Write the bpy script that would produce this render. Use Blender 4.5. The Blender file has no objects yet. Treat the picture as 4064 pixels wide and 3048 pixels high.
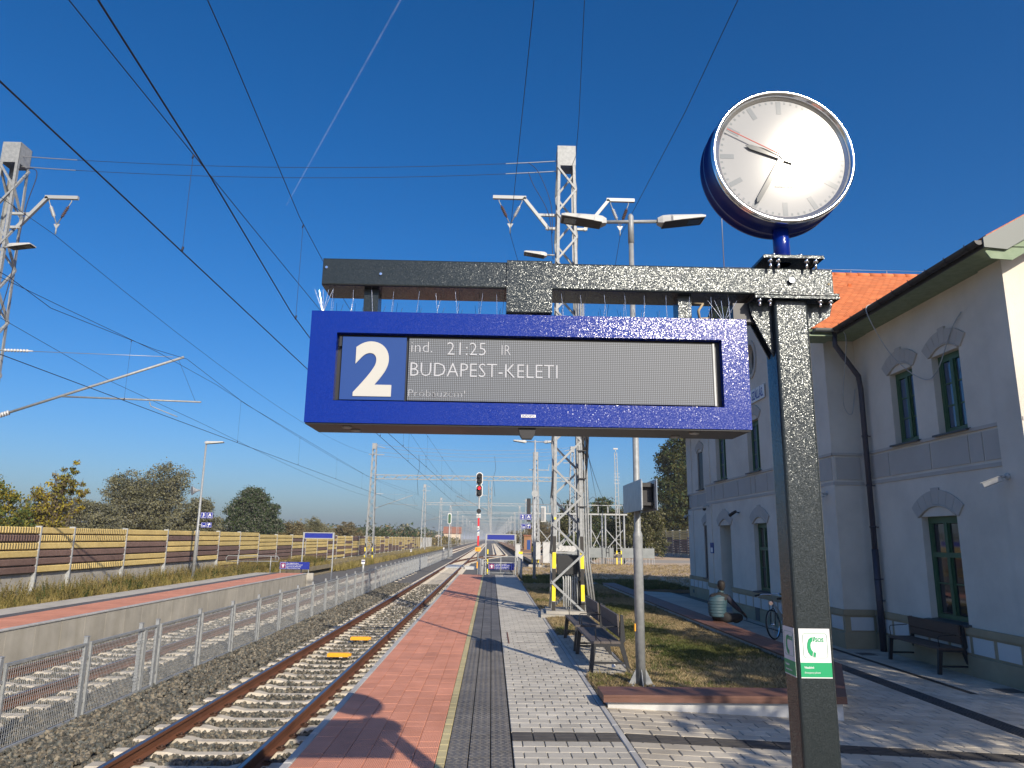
import bpy, math, random
import numpy as np
from mathutils import Vector, Matrix, Euler
R_ = math.radians
rnd = random.Random(7)
nrg = np.random.default_rng(5)
sc = bpy.context.scene
col = sc.collection
# ---------------------------------------------------------------- camera
cd = bpy.data.cameras.new('camera'); cam = bpy.data.objects.new('camera', cd); col.objects.link(cam)
cd.sensor_width = 36; cd.lens = 36*2887/4064; cd.clip_start = .05; cd.clip_end = 12000
f_ = Vector((-82, 614, 2887)).normalized(); u_ = Vector((183, -13550, 2887))
u_ = (u_ - f_*u_.dot(f_)).normalized(); x_ = f_.cross(u_)
Rw = Matrix((x_, f_, u_)).transposed()            # world -> cv camera
Ri = Rw.transposed()
right = Ri @ Vector((1, 0, 0)); down = Ri @ Vector((0, 1, 0)); fwd = Ri @ Vector((0, 0, 1))
m3 = Matrix((right, -down, -fwd)).transposed()
cam.matrix_world = Matrix.Translation((0, 0, 1.95)) @ m3.to_4x4()
sc.camera = cam
# ---------------------------------------------------------------- light
SUN_EL = 27.8; SUN = Vector((.423*math.cos(R_(SUN_EL)), -.906*math.cos(R_(SUN_EL)), math.sin(R_(SUN_EL)))).normalized()
w = bpy.data.worlds.new('World'); sc.world = w; w.use_nodes = True
nt = w.node_tree; sky = nt.nodes.new('ShaderNodeTexSky'); sky.sky_type = 'NISHITA'; sky.sun_disc = False
sky.sun_elevation = R_(SUN_EL); sky.sun_rotation = math.atan2(SUN.x, SUN.y)
sky.altitude = 0; sky.air_density = 1.0; sky.dust_density = 1.9; sky.ozone_density = 6.0
hs_ = nt.nodes.new('ShaderNodeHueSaturation'); hs_.inputs['Saturation'].default_value = 1.25; tn_ = nt.nodes.new('ShaderNodeVectorMath'); tn_.operation = 'MULTIPLY'; tn_.inputs[1].default_value = (1, 1, 1.1)
nt.links.new(sky.outputs[0], hs_.inputs['Color']); nt.links.new(hs_.outputs[0], tn_.inputs[0]); nt.links.new(tn_.outputs[0], nt.nodes['Background'].inputs[0]); nt.nodes['Background'].inputs[1].default_value = .106
sl = bpy.data.lights.new('sun', 'SUN'); sl.energy = 5.0; sl.angle = R_(.53); sl.color = (1, .885, .72)
so = bpy.data.objects.new('sun', sl); col.objects.link(so); so.rotation_euler = SUN.to_track_quat('Z', 'Y').to_euler(); so.location = (10, -20, 20)
sc.view_settings.view_transform = 'Standard'; sc.view_settings.look = 'None'; sc.view_settings.exposure = .18; sc.view_settings.gamma = 1
sc.cycles.max_bounces = 6; sc.cycles.transparent_max_bounces = 12
try: sc.cycles.use_denoising = True
except Exception: pass
# ---------------------------------------------------------------- materials
def M(name, c, rough=.6, metal=0, c2=None, scale=4, bump=0, bscale=60, rand=0, spec=.5, detail=4, sharp=False, coat=0, emit=0, stretch=None, bdist=.01, dirt=0):
    m = bpy.data.materials.new(name); m.use_nodes = True; t = m.node_tree; N = t.nodes; L = t.links
    p = N['Principled BSDF']; p.inputs['Roughness'].default_value = rough; p.inputs['Metallic'].default_value = metal
    p.inputs['Specular IOR Level'].default_value = spec; p.inputs['Coat Weight'].default_value = coat
    g = N.new('ShaderNodeNewGeometry'); pos = g.outputs['Position']
    if stretch:
        mp = N.new('ShaderNodeMapping'); mp.inputs['Scale'].default_value = stretch; L.new(pos, mp.inputs[0]); pos = mp.outputs[0]
    cur = None
    if c2:
        n = N.new('ShaderNodeTexNoise'); n.inputs['Scale'].default_value = scale; n.inputs['Detail'].default_value = detail; L.new(pos, n.inputs['Vector'])
        r = N.new('ShaderNodeValToRGB'); L.new(n.outputs[0], r.inputs[0])
        a, b = (.44, .56) if sharp else (.3, .7)
        r.color_ramp.elements[0].position = a; r.color_ramp.elements[1].position = b
        r.color_ramp.elements[0].color = (*c, 1); r.color_ramp.elements[1].color = (*c2, 1); cur = r.outputs[0]
    if rand:
        oi = N.new('ShaderNodeObjectInfo'); ad = N.new('ShaderNodeMath'); ad.operation = 'ADD'; L.new(oi.outputs['Random'], ad.inputs[0]); L.new(g.outputs['Random Per Island'], ad.inputs[1])
        fr = N.new('ShaderNodeMath'); fr.operation = 'FRACT'; L.new(ad.outputs[0], fr.inputs[0])
        mr = N.new('ShaderNodeMapRange'); mr.inputs['To Min'].default_value = 1-rand; mr.inputs['To Max'].default_value = 1+rand; L.new(fr.outputs[0], mr.inputs[0])
        hs = N.new('ShaderNodeHueSaturation'); L.new(mr.outputs[0], hs.inputs['Value'])
        if cur is not None: L.new(cur, hs.inputs['Color'])
        else: hs.inputs['Color'].default_value = (*c, 1)
        cur = hs.outputs[0]
    if dirt and cur is not None:
        n = N.new('ShaderNodeTexNoise'); n.inputs['Scale'].default_value = .9; n.inputs['Detail'].default_value = 7; n.inputs['Roughness'].default_value = .65; L.new(g.outputs['Position'], n.inputs['Vector'])
        mr = N.new('ShaderNodeMapRange'); mr.inputs['From Min'].default_value = .35; mr.inputs['From Max'].default_value = .62; mr.inputs['To Min'].default_value = 1-dirt; mr.inputs['To Max'].default_value = 1.04; L.new(n.outputs[0], mr.inputs[0])
        hs = N.new('ShaderNodeHueSaturation'); L.new(mr.outputs[0], hs.inputs['Value']); L.new(cur, hs.inputs['Color']); cur = hs.outputs[0]
    if cur is not None: L.new(cur, p.inputs['Base Color'])
    else: p.inputs['Base Color'].default_value = (*c, 1)
    if bump:
        n = N.new('ShaderNodeTexNoise'); n.inputs['Scale'].default_value = bscale; n.inputs['Detail'].default_value = 3; L.new(pos, n.inputs['Vector'])
        b = N.new('ShaderNodeBump'); b.inputs['Strength'].default_value = bump; b.inputs['Distance'].default_value = bdist
        L.new(n.outputs[0], b.inputs['Height']); L.new(b.outputs[0], p.inputs['Normal'])
    if emit:
        p.inputs['Emission Color'].default_value = (*c, 1); p.inputs['Emission Strength'].default_value = emit
    return m
def ribs(m, axis, freq, dist, strength=1, profile='SIN'):
    """adds fine parallel relief along a world axis"""
    t = m.node_tree; N = t.nodes; L = t.links; p = N['Principled BSDF']
    g = N.new('ShaderNodeNewGeometry'); wv = N.new('ShaderNodeTexWave'); wv.bands_direction = axis; wv.wave_profile = profile
    wv.inputs['Scale'].default_value = freq*.31416
    L.new(g.outputs['Position'], wv.inputs['Vector'])
    b = N.new('ShaderNodeBump'); b.inputs['Strength'].default_value = strength; b.inputs['Distance'].default_value = dist
    L.new(wv.outputs['Fac'], b.inputs['Height'])
    if p.inputs['Normal'].is_linked: L.new(p.inputs['Normal'].links[0].from_socket, b.inputs['Normal'])
    L.new(b.outputs[0], p.inputs['Normal']); return m
MAT = {}
def mm(k, *a, **kw): MAT[k] = M(k, *a, **kw); return MAT[k]
mm('galv', (.24, .255, .26), .52, .15, c2=(.34, .355, .36), scale=14, bump=.15, bscale=90)
mm('galv_dull', (.33, .35, .36), .55, .2, c2=(.46, .48, .49), scale=9)
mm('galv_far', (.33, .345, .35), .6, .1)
mm('steel_dark', (.03, .032, .035), .45, .3)
mm('black', (.012, .012, .014), .5)
mm('wire', (.022, .022, .04), .6, .1)
mm('wire_light', (.35, .36, .38), .4, .6)
mm('insul_brown', (.09, .05, .035), .3)
mm('insul_grey', (.45, .47, .48), .4)
mm('yellow', (.85, .68, .02), .45)
mm('tape_black', (.02, .018, .016), .5)
mm('balise', (.85, .40, .02), .45, c2=(.8, .36, .02), scale=30)
mm('concrete', (.36, .34, .30), .85, c2=(.44, .42, .37), scale=2.2, bump=.25, bscale=45, dirt=0.2)
mm('concrete_stain', (.40, .37, .30), .85, c2=(.49, .46, .39), scale=1.2, bump=.25, bscale=40, stretch=(1, 2.2, .25), rand=.07, dirt=0.2)
mm('sleeper', (.45, .40, .31), .85, c2=(.55, .50, .41), scale=6, bump=.35, bscale=70, rand=.10)
mm('rail_rust', (.115, .042, .018), .75, c2=(.17, .065, .028), scale=5, bump=.2, bscale=50, stretch=(1, .3, 1))
mm('rail_top', (.13, .13, .15), .28, .85)
mm('clip', (.06, .028, .016), .7)
mm('soil', (.15, .13, .10), .95, c2=(.21, .185, .145), scale=3, bump=.5, bscale=25)
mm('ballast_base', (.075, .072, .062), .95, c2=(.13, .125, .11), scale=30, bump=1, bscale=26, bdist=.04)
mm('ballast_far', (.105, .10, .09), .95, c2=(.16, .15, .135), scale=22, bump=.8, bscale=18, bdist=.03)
mm('stone', (.068, .072, .064), .85, c2=(.15, .13, .095), scale=16, rand=.6, detail=1, sharp=True)
mm('red_slab', (.62, .255, .15), .75, c2=(.69, .30, .19), scale=3.5, rand=.09, bump=.15, bscale=120, dirt=0.16)
ribs(MAT['red_slab'], 'X', 62, .004, .6)
mm('yellow_slab', (.46, .39, .19), .75, c2=(.53, .46, .25), scale=5, rand=.08, dirt=0.2)
mm('tactile', (.105, .10, .096), .7, c2=(.14, .135, .13), scale=6, rand=.12, dirt=0.25)
mm('tactile_line', (.040, .037, .035), .6, c2=(.06, .056, .053), scale=8, rand=.15)
mm('paver', (.43, .40, .335), .8, c2=(.51, .48, .41), scale=3, rand=.09, bump=.2, bscale=150, dirt=0.18)
mm('paver_warm', (.40, .355, .28), .8, c2=(.50, .455, .37), scale=2.5, rand=.13, bump=.2, bscale=150, dirt=0.18)
mm('joint', (.13, .115, .09), .95)
mm('kerb', (.40, .40, .38), .8, c2=(.47, .46, .44), scale=4, dirt=0.2)
mm('timber_brown', (.13, .058, .038), .6, c2=(.18, .085, .058), scale=5, stretch=(.6, .6, 6), bump=.2, bscale=40, dirt=0.2)
mm('white_conc', (.62, .62, .60), .8, c2=(.54, .54, .53), scale=6, bump=.2, bscale=60, dirt=0.2)
mm('plaster', (.66, .615, .53), .9, c2=(.71, .665, .58), scale=.8, bump=.35, bscale=70, dirt=0.1)
mm('plaster_stone', (.46, .435, .39), .9, c2=(.50, .475, .43), scale=3, bump=.2, bscale=80)
mm('sand', (.38, .305, .185), .85, c2=(.42, .335, .215), scale=2, bump=.15, bscale=80, dirt=0.15)
mm('panel_light', (.62, .60, .56), .85, c2=(.66, .64, .60), scale=3)
mm('green_frame', (.030, .095, .042), .5, c2=(.042, .12, .055), scale=8)
mm('sill_dark', (.05, .055, .06), .5)
mm('curtain', (.55, .62, .72), .8)
mm('tile', (.52, .145, .045), .75, c2=(.60, .19, .065), scale=3, rand=.14, bump=.1, bscale=90)
mm('gutter', (.045, .045, .048), .5, .3)
mm('pipe', (.055, .055, .075), .45, .3)
mm('zinc', (.17, .185, .175), .6, .2)
mm('sheet_grey', (.17, .19, .19), .6, .1, c2=(.24, .26, .26), scale=2)
mm('soffit', (.20, .27, .17), .8, c2=(.26, .33, .22), scale=9)
mm('blue_sign', (.008, .035, .36), .42, c2=(.009, .038, .38), scale=3, bump=0)
mm('blue_flat', (.010, .025, .27), .45)
mm('navy', (.012, .025, .17), .4)
mm('white_sign', (.78, .78, .76), .5)
mm('white_frame', (.37, .385, .38), .4, .1)
mm('white_box', (.47, .475, .46), .5)
mm('red_sign', (.62, .02, .03), .5)
mm('purple', (.09, .03, .17), .5)
mm('green_sign', (.01, .33, .13), .45)
mm('sticker_white', (.72, .73, .74), .5)
mm('chrome', (.85, .86, .88), .12, 1)
mm('dial', (.31, .32, .325), .75, 0, coat=.5, spec=.08)
mm('dial_mark', (.20, .22, .23), .75, coat=.6, spec=.08)
mm('hand', (.12, .13, .13), .75, coat=.5, spec=.08)
mm('hand_red', (.5, .16, .14), .75, spec=.08)
for k_m in ('dial', 'dial_mark', 'hand'): MAT[k_m].node_tree.nodes['Principled BSDF'].inputs['Coat Roughness'].default_value = .072
mm('two_blue', (.022, .065, .24), .6, spec=.2)
mm('two_white', (.50, .50, .47), .7, spec=.1)
mm('led', (.46, .48, .52), .7, spec=.1)
mm('yellow_board', (.60, .45, .16), .85, c2=(.70, .54, .22), scale=9, bump=.5, bscale=30, rand=.08, dirt=0.15)
mm('brown_board', (.15, .092, .075), .85, c2=(.21, .135, .11), scale=9, bump=.5, bscale=30, rand=.12, dirt=0.15)
MAT['yellow_rib'] = MAT['yellow_board'].copy(); MAT['brown_rib'] = MAT['brown_board'].copy()
for k in ('yellow_rib', 'brown_rib'): ribs(MAT[k], 'Y', 7.4, .022, 1)
mm('dark_yellow_board', (.20, .17, .08), .9, rand=.1)
mm('wood_slat', (.075, .062, .058), .65, c2=(.11, .095, .088), scale=4, stretch=(18, 1.2, 18), bump=.2, bscale=30)
mm('wood_slat_brown', (.085, .052, .036), .65, c2=(.115, .072, .05), scale=4, stretch=(18, 1.2, 18))
mm('iron', (.028, .03, .034), .5, .3)
mm('plate_grey', (.16, .20, .27), .35, .3, c2=(.24, .28, .34), scale=9, bump=.3, bscale=12)
mm('skin', (.33, .18, .12), .6)
mm('hair', (.012, .009, .008), .7)
mm('vest', (.022, .055, .078), .6, c2=(.035, .08, .10), scale=12)
mm('navy_cloth', (.012, .014, .03), .8)
mm('black_cloth', (.01, .01, .012), .8)
mm('rubber', (.012, .012, .012), .7)
mm('lens_red', (.9, .01, .02), .3, emit=4)
mm('house_wall', (.62, .52, .40), .9, c2=(.55, .45, .34), scale=.3)
mm('house_roof', (.24, .10, .06), .9, c2=(.30, .13, .08), scale=1)
mm('gravel_heap', (.36, .33, .28), .95, c2=(.42, .39, .33), scale=.5, bump=.6, bscale=3, bdist=.3)
mm('bark', (.07, .055, .045), .9, c2=(.11, .09, .07), scale=8)
mm('dial_ring', (.5, .5, .5), .2, .8)
def leafmat(k, c, c2, rand=.35, tr=.25):
    m = M(k, c, .7, 0, c2=c2, scale=.55, rand=rand, spec=.25, detail=2); MAT[k] = m
    t = m.node_tree; p = t.nodes['Principled BSDF']; out = [n for n in t.nodes if n.type == 'OUTPUT_MATERIAL'][0]
    tb = t.nodes.new('ShaderNodeBsdfTranslucent'); mx = t.nodes.new('ShaderNodeMixShader'); mx.inputs[0].default_value = tr
    src = p.inputs['Base Color'].links[0].from_socket; t.links.new(src, tb.inputs['Color'])
    t.links.new(p.outputs[0], mx.inputs[1]); t.links.new(tb.outputs[0], mx.inputs[2]); t.links.new(mx.outputs[0], out.inputs[0])
leafmat('leaf_yellow', (.11, .13, .03), (.42, .32, .03))
leafmat('leaf_olive', (.13, .13, .065), (.25, .235, .135))
leafmat('leaf_dark', (.035, .065, .022), (.075, .105, .04))
leafmat('leaf_brown', (.12, .10, .045), (.22, .16, .08))
leafmat('leaf_mix', (.028, .042, .014), (.10, .092, .022))  # dark and yellowish tones carry the big tree's shade and highlights
leafmat('leaf_grey', (.13, .135, .10), (.19, .19, .15))
leafmat('grass', (.075, .10, .025), (.17, .16, .055), rand=.4)
leafmat('grass_dry', (.42, .33, .18), (.28, .215, .11), rand=.35)
leafmat('weed', (.20, .175, .045), (.36, .28, .11), rand=.4)
leafmat('weed_green', (.06, .10, .03), (.10, .13, .04), rand=.3)
mm('lawn', (.14, .10, .06), .95, c2=(.29, .225, .14), scale=1.4, bump=.6, bscale=40, bdist=.02)
mm('dry_field', (.42, .30, .19), .95, c2=(.54, .42, .29), scale=.5, bump=.8, bscale=9, bdist=.06)
mm('earth_orange', (.27, .135, .06), .95, c2=(.32, .19, .10), scale=.4)
mm('plain', (.17, .15, .085), .95, c2=(.25, .215, .13), scale=.02)
mm('verge', (.17, .14, .075), .95, c2=(.28, .23, .14), scale=1.2, bump=.6, bscale=20)
mm('track_dirt', (.30, .265, .215), .95, c2=(.36, .32, .26), scale=1.5)
# glass that mirrors the sky, dark room behind
def glass(k, tint, rough=.04):
    m = bpy.data.materials.new(k); m.use_nodes = True; p = m.node_tree.nodes['Principled BSDF']
    p.inputs['Base Color'].default_value = (*tint, 1); p.inputs['Roughness'].default_value = rough; p.inputs['Specular IOR Level'].default_value = .8; MAT[k] = m
glass('glass_dark', (.018, .022, .028)); glass('glass_blue', (.06, .10, .17)); glass('lens_black', (.01, .01, .01), .12)
# sparkling powder coat: coarse grains, each grain tilted its own way
def sparkle(k, c, metal, rough, amt, scale):
    m = bpy.data.materials.new(k); m.use_nodes = True; t = m.node_tree; N = t.nodes; L = t.links; p = N['Principled BSDF']
    p.inputs['Base Color'].default_value = (*c, 1); p.inputs['Metallic'].default_value = metal; p.inputs['Roughness'].default_value = rough
    g = N.new('ShaderNodeNewGeometry'); v = N.new('ShaderNodeTexVoronoi'); v.inputs['Scale'].default_value = scale; L.new(g.outputs['Position'], v.inputs['Vector'])
    s = N.new('ShaderNodeVectorMath'); s.operation = 'SUBTRACT'; s.inputs[1].default_value = (.5, .5, .5); L.new(v.outputs['Color'], s.inputs[0])
    q = N.new('ShaderNodeVectorMath'); q.operation = 'SCALE'; q.inputs['Scale'].default_value = amt; L.new(s.outputs[0], q.inputs[0])
    a = N.new('ShaderNodeVectorMath'); a.operation = 'ADD'; L.new(q.outputs[0], a.inputs[0]); L.new(g.outputs['Normal'], a.inputs[1])
    n = N.new('ShaderNodeVectorMath'); n.operation = 'NORMALIZE'; L.new(a.outputs[0], n.inputs[0]); L.new(n.outputs[0], p.inputs['Normal'])
    MAT[k] = m; return m
sparkle('grey_coat', (.027, .036, .040), .30, .20, .34, 620)
sparkle('blue_coat', (.0003, .020, .24), .0, .18, .26, 620)
MAT['blue_coat'].node_tree.nodes['Principled BSDF'].inputs['Specular IOR Level'].default_value = .5
MAT['clock_blue'] = sparkle('clock_blue', (.008, .02, .17), .1, .3, .1, 300)
# LED matrix
def ledmat():
    m = bpy.data.materials.new('led_panel'); m.use_nodes = True; t = m.node_tree; N = t.nodes; L = t.links; p = N['Principled BSDF']; p.inputs['Roughness'].default_value = .55
    g = N.new('ShaderNodeNewGeometry'); sx = N.new('ShaderNodeSeparateXYZ'); L.new(g.outputs['Position'], sx.inputs[0])
    def cell(o):
        a = N.new('ShaderNodeMath'); a.operation = 'MULTIPLY'; a.inputs[1].default_value = 125; L.new(o, a.inputs[0])
        b = N.new('ShaderNodeMath'); b.operation = 'PINGPONG'; b.inputs[1].default_value = .5; L.new(a.outputs[0], b.inputs[0]); return b.outputs[0]
    c = N.new('ShaderNodeMath'); c.operation = 'MULTIPLY'; L.new(cell(sx.outputs[0]), c.inputs[0]); L.new(cell(sx.outputs[2]), c.inputs[1])
    r = N.new('ShaderNodeValToRGB'); r.color_ramp.elements[0].position = .02; r.color_ramp.elements[1].position = .12
    r.color_ramp.elements[0].color = (.06, .065, .07, 1); r.color_ramp.elements[1].color = (.195, .225, .27, 1); L.new(c.outputs[0], r.inputs[0]); L.new(r.outputs[0], p.inputs['Base Color']); MAT['led_panel'] = m
ledmat()
# ---------------------------------------------------------------- mesh helpers
class B:
    def __init__(s): s.v = []; s.f = []; s.sm = []
    def add(s, vs, fs, smooth=False):
        o = len(s.v); s.v += [tuple(v) for v in vs]; s.f += [tuple(i+o for i in f) for f in fs]; s.sm += [smooth]*len(fs); return s
    def box(s, c, d, rot=None):
        x, y, z = d[0]/2, d[1]/2, d[2]/2; c = Vector(c)
        vs = [Vector((a*x, b*y, e*z)) for a in (-1, 1) for b in (-1, 1) for e in (-1, 1)]
        if rot is not None: r = Euler(rot).to_matrix(); vs = [r @ v for v in vs]
        return s.add([v+c for v in vs], [(0, 1, 3, 2), (4, 6, 7, 5), (0, 4, 5, 1), (2, 3, 7, 6), (0, 2, 6, 4), (1, 5, 7, 3)])
    def bb(s, x0, x1, y0, y1, z0, z1): return s.box(((x0+x1)/2, (y0+y1)/2, (z0+z1)/2), (x1-x0, y1-y0, z1-z0))
    def cham(s, x0, x1, y0, y1, z0, z1, c):
        lo = [(x0, y0, z0), (x1, y0, z0), (x1, y1, z0), (x0, y1, z0)]; mi = [(a, b, z1-c) for a, b, _ in lo]
        hi = [(x0+c, y0+c, z1), (x1-c, y0+c, z1), (x1-c, y1-c, z1), (x0+c, y1-c, z1)]
        fs = [(8, 9, 10, 11)]
        for i in range(4): j = (i+1) % 4; fs += [(i, j, 4+j, 4+i), (4+i, 4+j, 8+j, 8+i)]
        return s.add(lo+mi+hi, fs)
    def bar(s, p0, p1, w, h=None, up=(0, 0, 1)):
        h = h or w; p0 = Vector(p0); p1 = Vector(p1); d = (p1-p0).normalized(); u = Vector(up)
        if abs(d.dot(u)) > .98: u = Vector((1, 0, 0))
        a = d.cross(u).normalized(); b = a.cross(d)
        vs = [p+a*(i*w/2)+b*(j*h/2) for p in (p0, p1) for i, j in ((-1, -1), (1, -1), (1, 1), (-1, 1))]
        return s.add(vs, [(3, 2, 1, 0), (4, 5, 6, 7)]+[(i, (i+1) % 4, 4+(i+1) % 4, 4+i) for i in range(4)])
    def tube(s, pts, r, n=8, cap=True):
        pts = [Vector(p) for p in pts]; rs = r if isinstance(r, (list, tuple)) else [r]*len(pts); vs = []
        d0 = (pts[1]-pts[0]).normalized(); u = Vector((0, 0, 1)) if abs(d0.z) < .9 else Vector((1, 0, 0)); a = d0.cross(u).normalized()
        for i, p in enumerate(pts):
            d = ((pts[min(i+1, len(pts)-1)]-pts[max(i-1, 0)])).normalized(); a = (a-d*a.dot(d)).normalized(); b = d.cross(a)
            vs += [p+(a*math.cos(t)+b*math.sin(t))*rs[i] for t in [2*math.pi*k/n for k in range(n)]]
        fs = [(i*n+k, i*n+(k+1) % n, (i+1)*n+(k+1) % n, (i+1)*n+k) for i in range(len(pts)-1) for k in range(n)]
        s.add(vs, fs, True)
        if cap and n > 2:
            o = len(s.v)-len(vs); s.f += [tuple(o+k for k in reversed(range(n))), tuple(o+(len(pts)-1)*n+k for k in range(n))]; s.sm += [False]*2
        return s
    def cyl(s, p0, p1, r, n=16, r1=None): return s.tube([p0, p1], [r, r1 if r1 is not None else r], n)
    def lathe(s, c, axis, prof, n=32, cap=True):
        """prof: (radius, distance along axis)"""
        ax = Vector(axis).normalized(); u = Vector((0, 0, 1)) if abs(ax.z) < .9 else Vector((1, 0, 0)); a = ax.cross(u).normalized(); b = ax.cross(a); c = Vector(c)
        vs = [c+ax*t+(a*math.cos(q)+b*math.sin(q))*r for r, t in prof for q in [2*math.pi*k/n for k in range(n)]]
        fs = [(i*n+k, i*n+(k+1) % n, (i+1)*n+(k+1) % n, (i+1)*n+k) for i in range(len(prof)-1) for k in range(n)]
        s.add(vs, fs, True); o = len(s.v)-len(vs)
        if cap: s.f += [tuple(o+k for k in range(n)), tuple(o+(len(prof)-1)*n+k for k in range(n))]; s.sm += [False]*2
        return s
    def prism(s, poly, h, ax=2, o=0.):
        """poly: 2D points; extruded along axis ax from o to o+h"""
        def P(p, t): return (t, p[0], p[1]) if ax == 0 else ((p[0], t, p[1]) if ax == 1 else (p[0], p[1], t))
        n = len(poly); vs = [P(p, o) for p in poly]+[P(p, o+h) for p in poly]
        return s.add(vs, [tuple(reversed(range(n))), tuple(range(n, 2*n))]+[(i, (i+1) % n, n+(i+1) % n, n+i) for i in range(n)])
    def mesh(s, name, mat):
        me = bpy.data.meshes.new(name); me.from_pydata(s.v, [], s.f); me.update()
        if any(s.sm): me.polygons.foreach_set('use_smooth', s.sm)
        for m in (mat if isinstance(mat, (list, tuple)) else [mat]):
            if m: me.materials.append(MAT[m] if isinstance(m, str) else m)
        fixn(me); return me
    def build(s, name, mat, parent=None, loc=None):
        if parent is not None and loc is None:
            o_ = Vector(parent.get('_w', (0, 0, 0))); s.v = [tuple(Vector(v)-o_) for v in s.v]
        me = s.mesh(name, mat); return link(name, me, parent, loc)
import bmesh
def fixn(me):
    b = bmesh.new(); b.from_mesh(me); bmesh.ops.recalc_face_normals(b, faces=b.faces); b.to_mesh(me); b.free()
def link(name, me, parent=None, loc=None, rot=None, scale=None):
    o = bpy.data.objects.new(name, me); col.objects.link(o); o.parent = parent
    if loc is not None: o.location = loc
    if rot is not None: o.rotation_euler = rot
    if scale is not None: o.scale = scale
    if parent is not None: o['_w'] = parent.get('_w', (0, 0, 0))
    return o
def thing(name, label, cat, loc=(0, 0, 0), group=None):
    o = bpy.data.objects.new(name, None); col.objects.link(o); o.location = loc; o['_w'] = tuple(loc); o['label'] = label; o['category'] = cat
    o.empty_display_size = .2
    if group: o['group'] = group
    return o
def tag(o, label, cat, group=None, kind=None):
    o['label'] = label; o['category'] = cat
    if group: o['group'] = group
    if kind: o['kind'] = kind
    return o
def struct(name, b, mat, **k):
    o = b.build(name, mat, **k); o['kind'] = 'structure'; return o
def kids(o): return [c for c in bpy.data.objects if c.parent == o]
def copy_tree(o, parent=None, ch=None):
    if ch is None:
        ch = {}
        for c in bpy.data.objects:
            if c.parent: ch.setdefault(c.parent.name, []).append(c)
    c = o.copy(); col.objects.link(c)
    if parent: c.parent = parent
    for k in ch.get(o.name, []): copy_tree(k, c, ch)
    return c
UB = B().box((0, 0, .5), (1, 1, 1)).mesh('bar', 'galv')
def ubar(name, p0, p1, w, parent, h=None, me=None):
    """one straight bar as an object sharing the unit bar mesh"""
    o_ = Vector(parent.get('_w', (0, 0, 0))); p0 = Vector(p0)-o_; p1 = Vector(p1)-o_; d = p1-p0
    o = bpy.data.objects.new(name, me or UB); col.objects.link(o); o.parent = parent; o['_w'] = tuple(o_)
    o.matrix_basis = Matrix.Translation(p0) @ d.to_track_quat('Z', 'Y').to_matrix().to_4x4() @ Matrix.Diagonal((w, h or w, d.length, 1)); return o
def fastmesh(name, V, F, mats, smooth=False):
    """V (n,3), F (m,k) arrays"""
    me = bpy.data.meshes.new(name); k = F.shape[1]; me.vertices.add(len(V)); me.vertices.foreach_set('co', V.astype(np.float32).ravel())
    me.loops.add(F.size); me.loops.foreach_set('vertex_index', F.astype(np.int32).ravel()); me.polygons.add(len(F))
    me.polygons.foreach_set('loop_start', np.arange(0, F.size, k, dtype=np.int32)); me.polygons.foreach_set('loop_total', np.full(len(F), k, dtype=np.int32))
    for m in mats: me.materials.append(MAT[m])
    me.update(calc_edges=True); me.validate(); return me
def scatter(name, pts, meshes, smin, smax, upright=True, parent=None):
    me = bpy.data.meshes.new(name); me.vertices.add(len(pts)); me.vertices.foreach_set('co', np.asarray(pts, dtype=np.float32).ravel()); me.update()
    o = bpy.data.objects.new(name, me); col.objects.link(o)
    if parent: o.parent = parent
    c = bpy.data.collections.new(name+'_src')
    for i, s in enumerate(meshes): q = bpy.data.objects.new(name+'_piece', s); c.objects.link(q)
    g = bpy.data.node_groups.new(name, 'GeometryNodeTree'); g.interface.new_socket('Geometry', in_out='INPUT', socket_type='NodeSocketGeometry'); g.interface.new_socket('Geometry', in_out='OUTPUT', socket_type='NodeSocketGeometry')
    N = g.nodes; L = g.links; gi = N.new('NodeGroupInput'); go = N.new('NodeGroupOutput'); ip = N.new('GeometryNodeInstanceOnPoints'); ci = N.new('GeometryNodeCollectionInfo')
    ci.inputs['Collection'].default_value = c; ci.inputs['Separate Children'].default_value = True; ci.inputs['Reset Children'].default_value = True
    ip.inputs['Pick Instance'].default_value = True
    rv = N.new('FunctionNodeRandomValue'); rv.data_type = 'FLOAT_VECTOR'; t = 6.283
    rv.inputs[0].default_value = (0, 0, 0) if not upright else (-.15, -.15, 0); rv.inputs[1].default_value = (t, t, t) if not upright else (.15, .15, t)
    rs = N.new('FunctionNodeRandomValue'); rs.data_type = 'FLOAT'; rs.inputs[2].default_value = smin; rs.inputs[3].default_value = smax; rs.inputs[8].default_value = 3
    L.new(gi.outputs[0], ip.inputs['Points']); L.new(ci.outputs[0], ip.inputs['Instance']); L.new(rv.outputs[0], ip.inputs['Rotation']); L.new(rs.outputs[1], ip.inputs['Scale']); L.new(ip.outputs[0], go.inputs[0])
    md = o.modifiers.new('scatter', 'NODES'); md.node_group = g; return o
FONT = None
def text(s, size, mat, parent, loc, rot=(R_(90), 0, 0), depth=.0015, bold=0, name='lettering', align='LEFT', sx=1, shear=0, res=2):
    cu = bpy.data.curves.new('t', 'FONT'); cu.body = s; cu.size = size; cu.extrude = depth; cu.offset = bold; cu.align_x = align; cu.resolution_u = res; cu.shear = shear
    o = bpy.data.objects.new('t', cu); col.objects.link(o); bpy.context.view_layer.update()
    me = bpy.data.meshes.new_from_object(o.evaluated_get(bpy.context.evaluated_depsgraph_get())); bpy.data.objects.remove(o)
    me.materials.clear(); me.materials.append(MAT[mat])
    q = link(name, me, parent, Vector(loc)-Vector(parent.get('_w', (0, 0, 0))), rot, (sx, 1, 1)); return q
def catline(a, b, sag, n=14):
    a = Vector(a); b = Vector(b); return [a.lerp(b, t)-Vector((0, 0, 4*sag*t*(1-t))) for t in [i/n for i in range(n+1)]]

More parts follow.
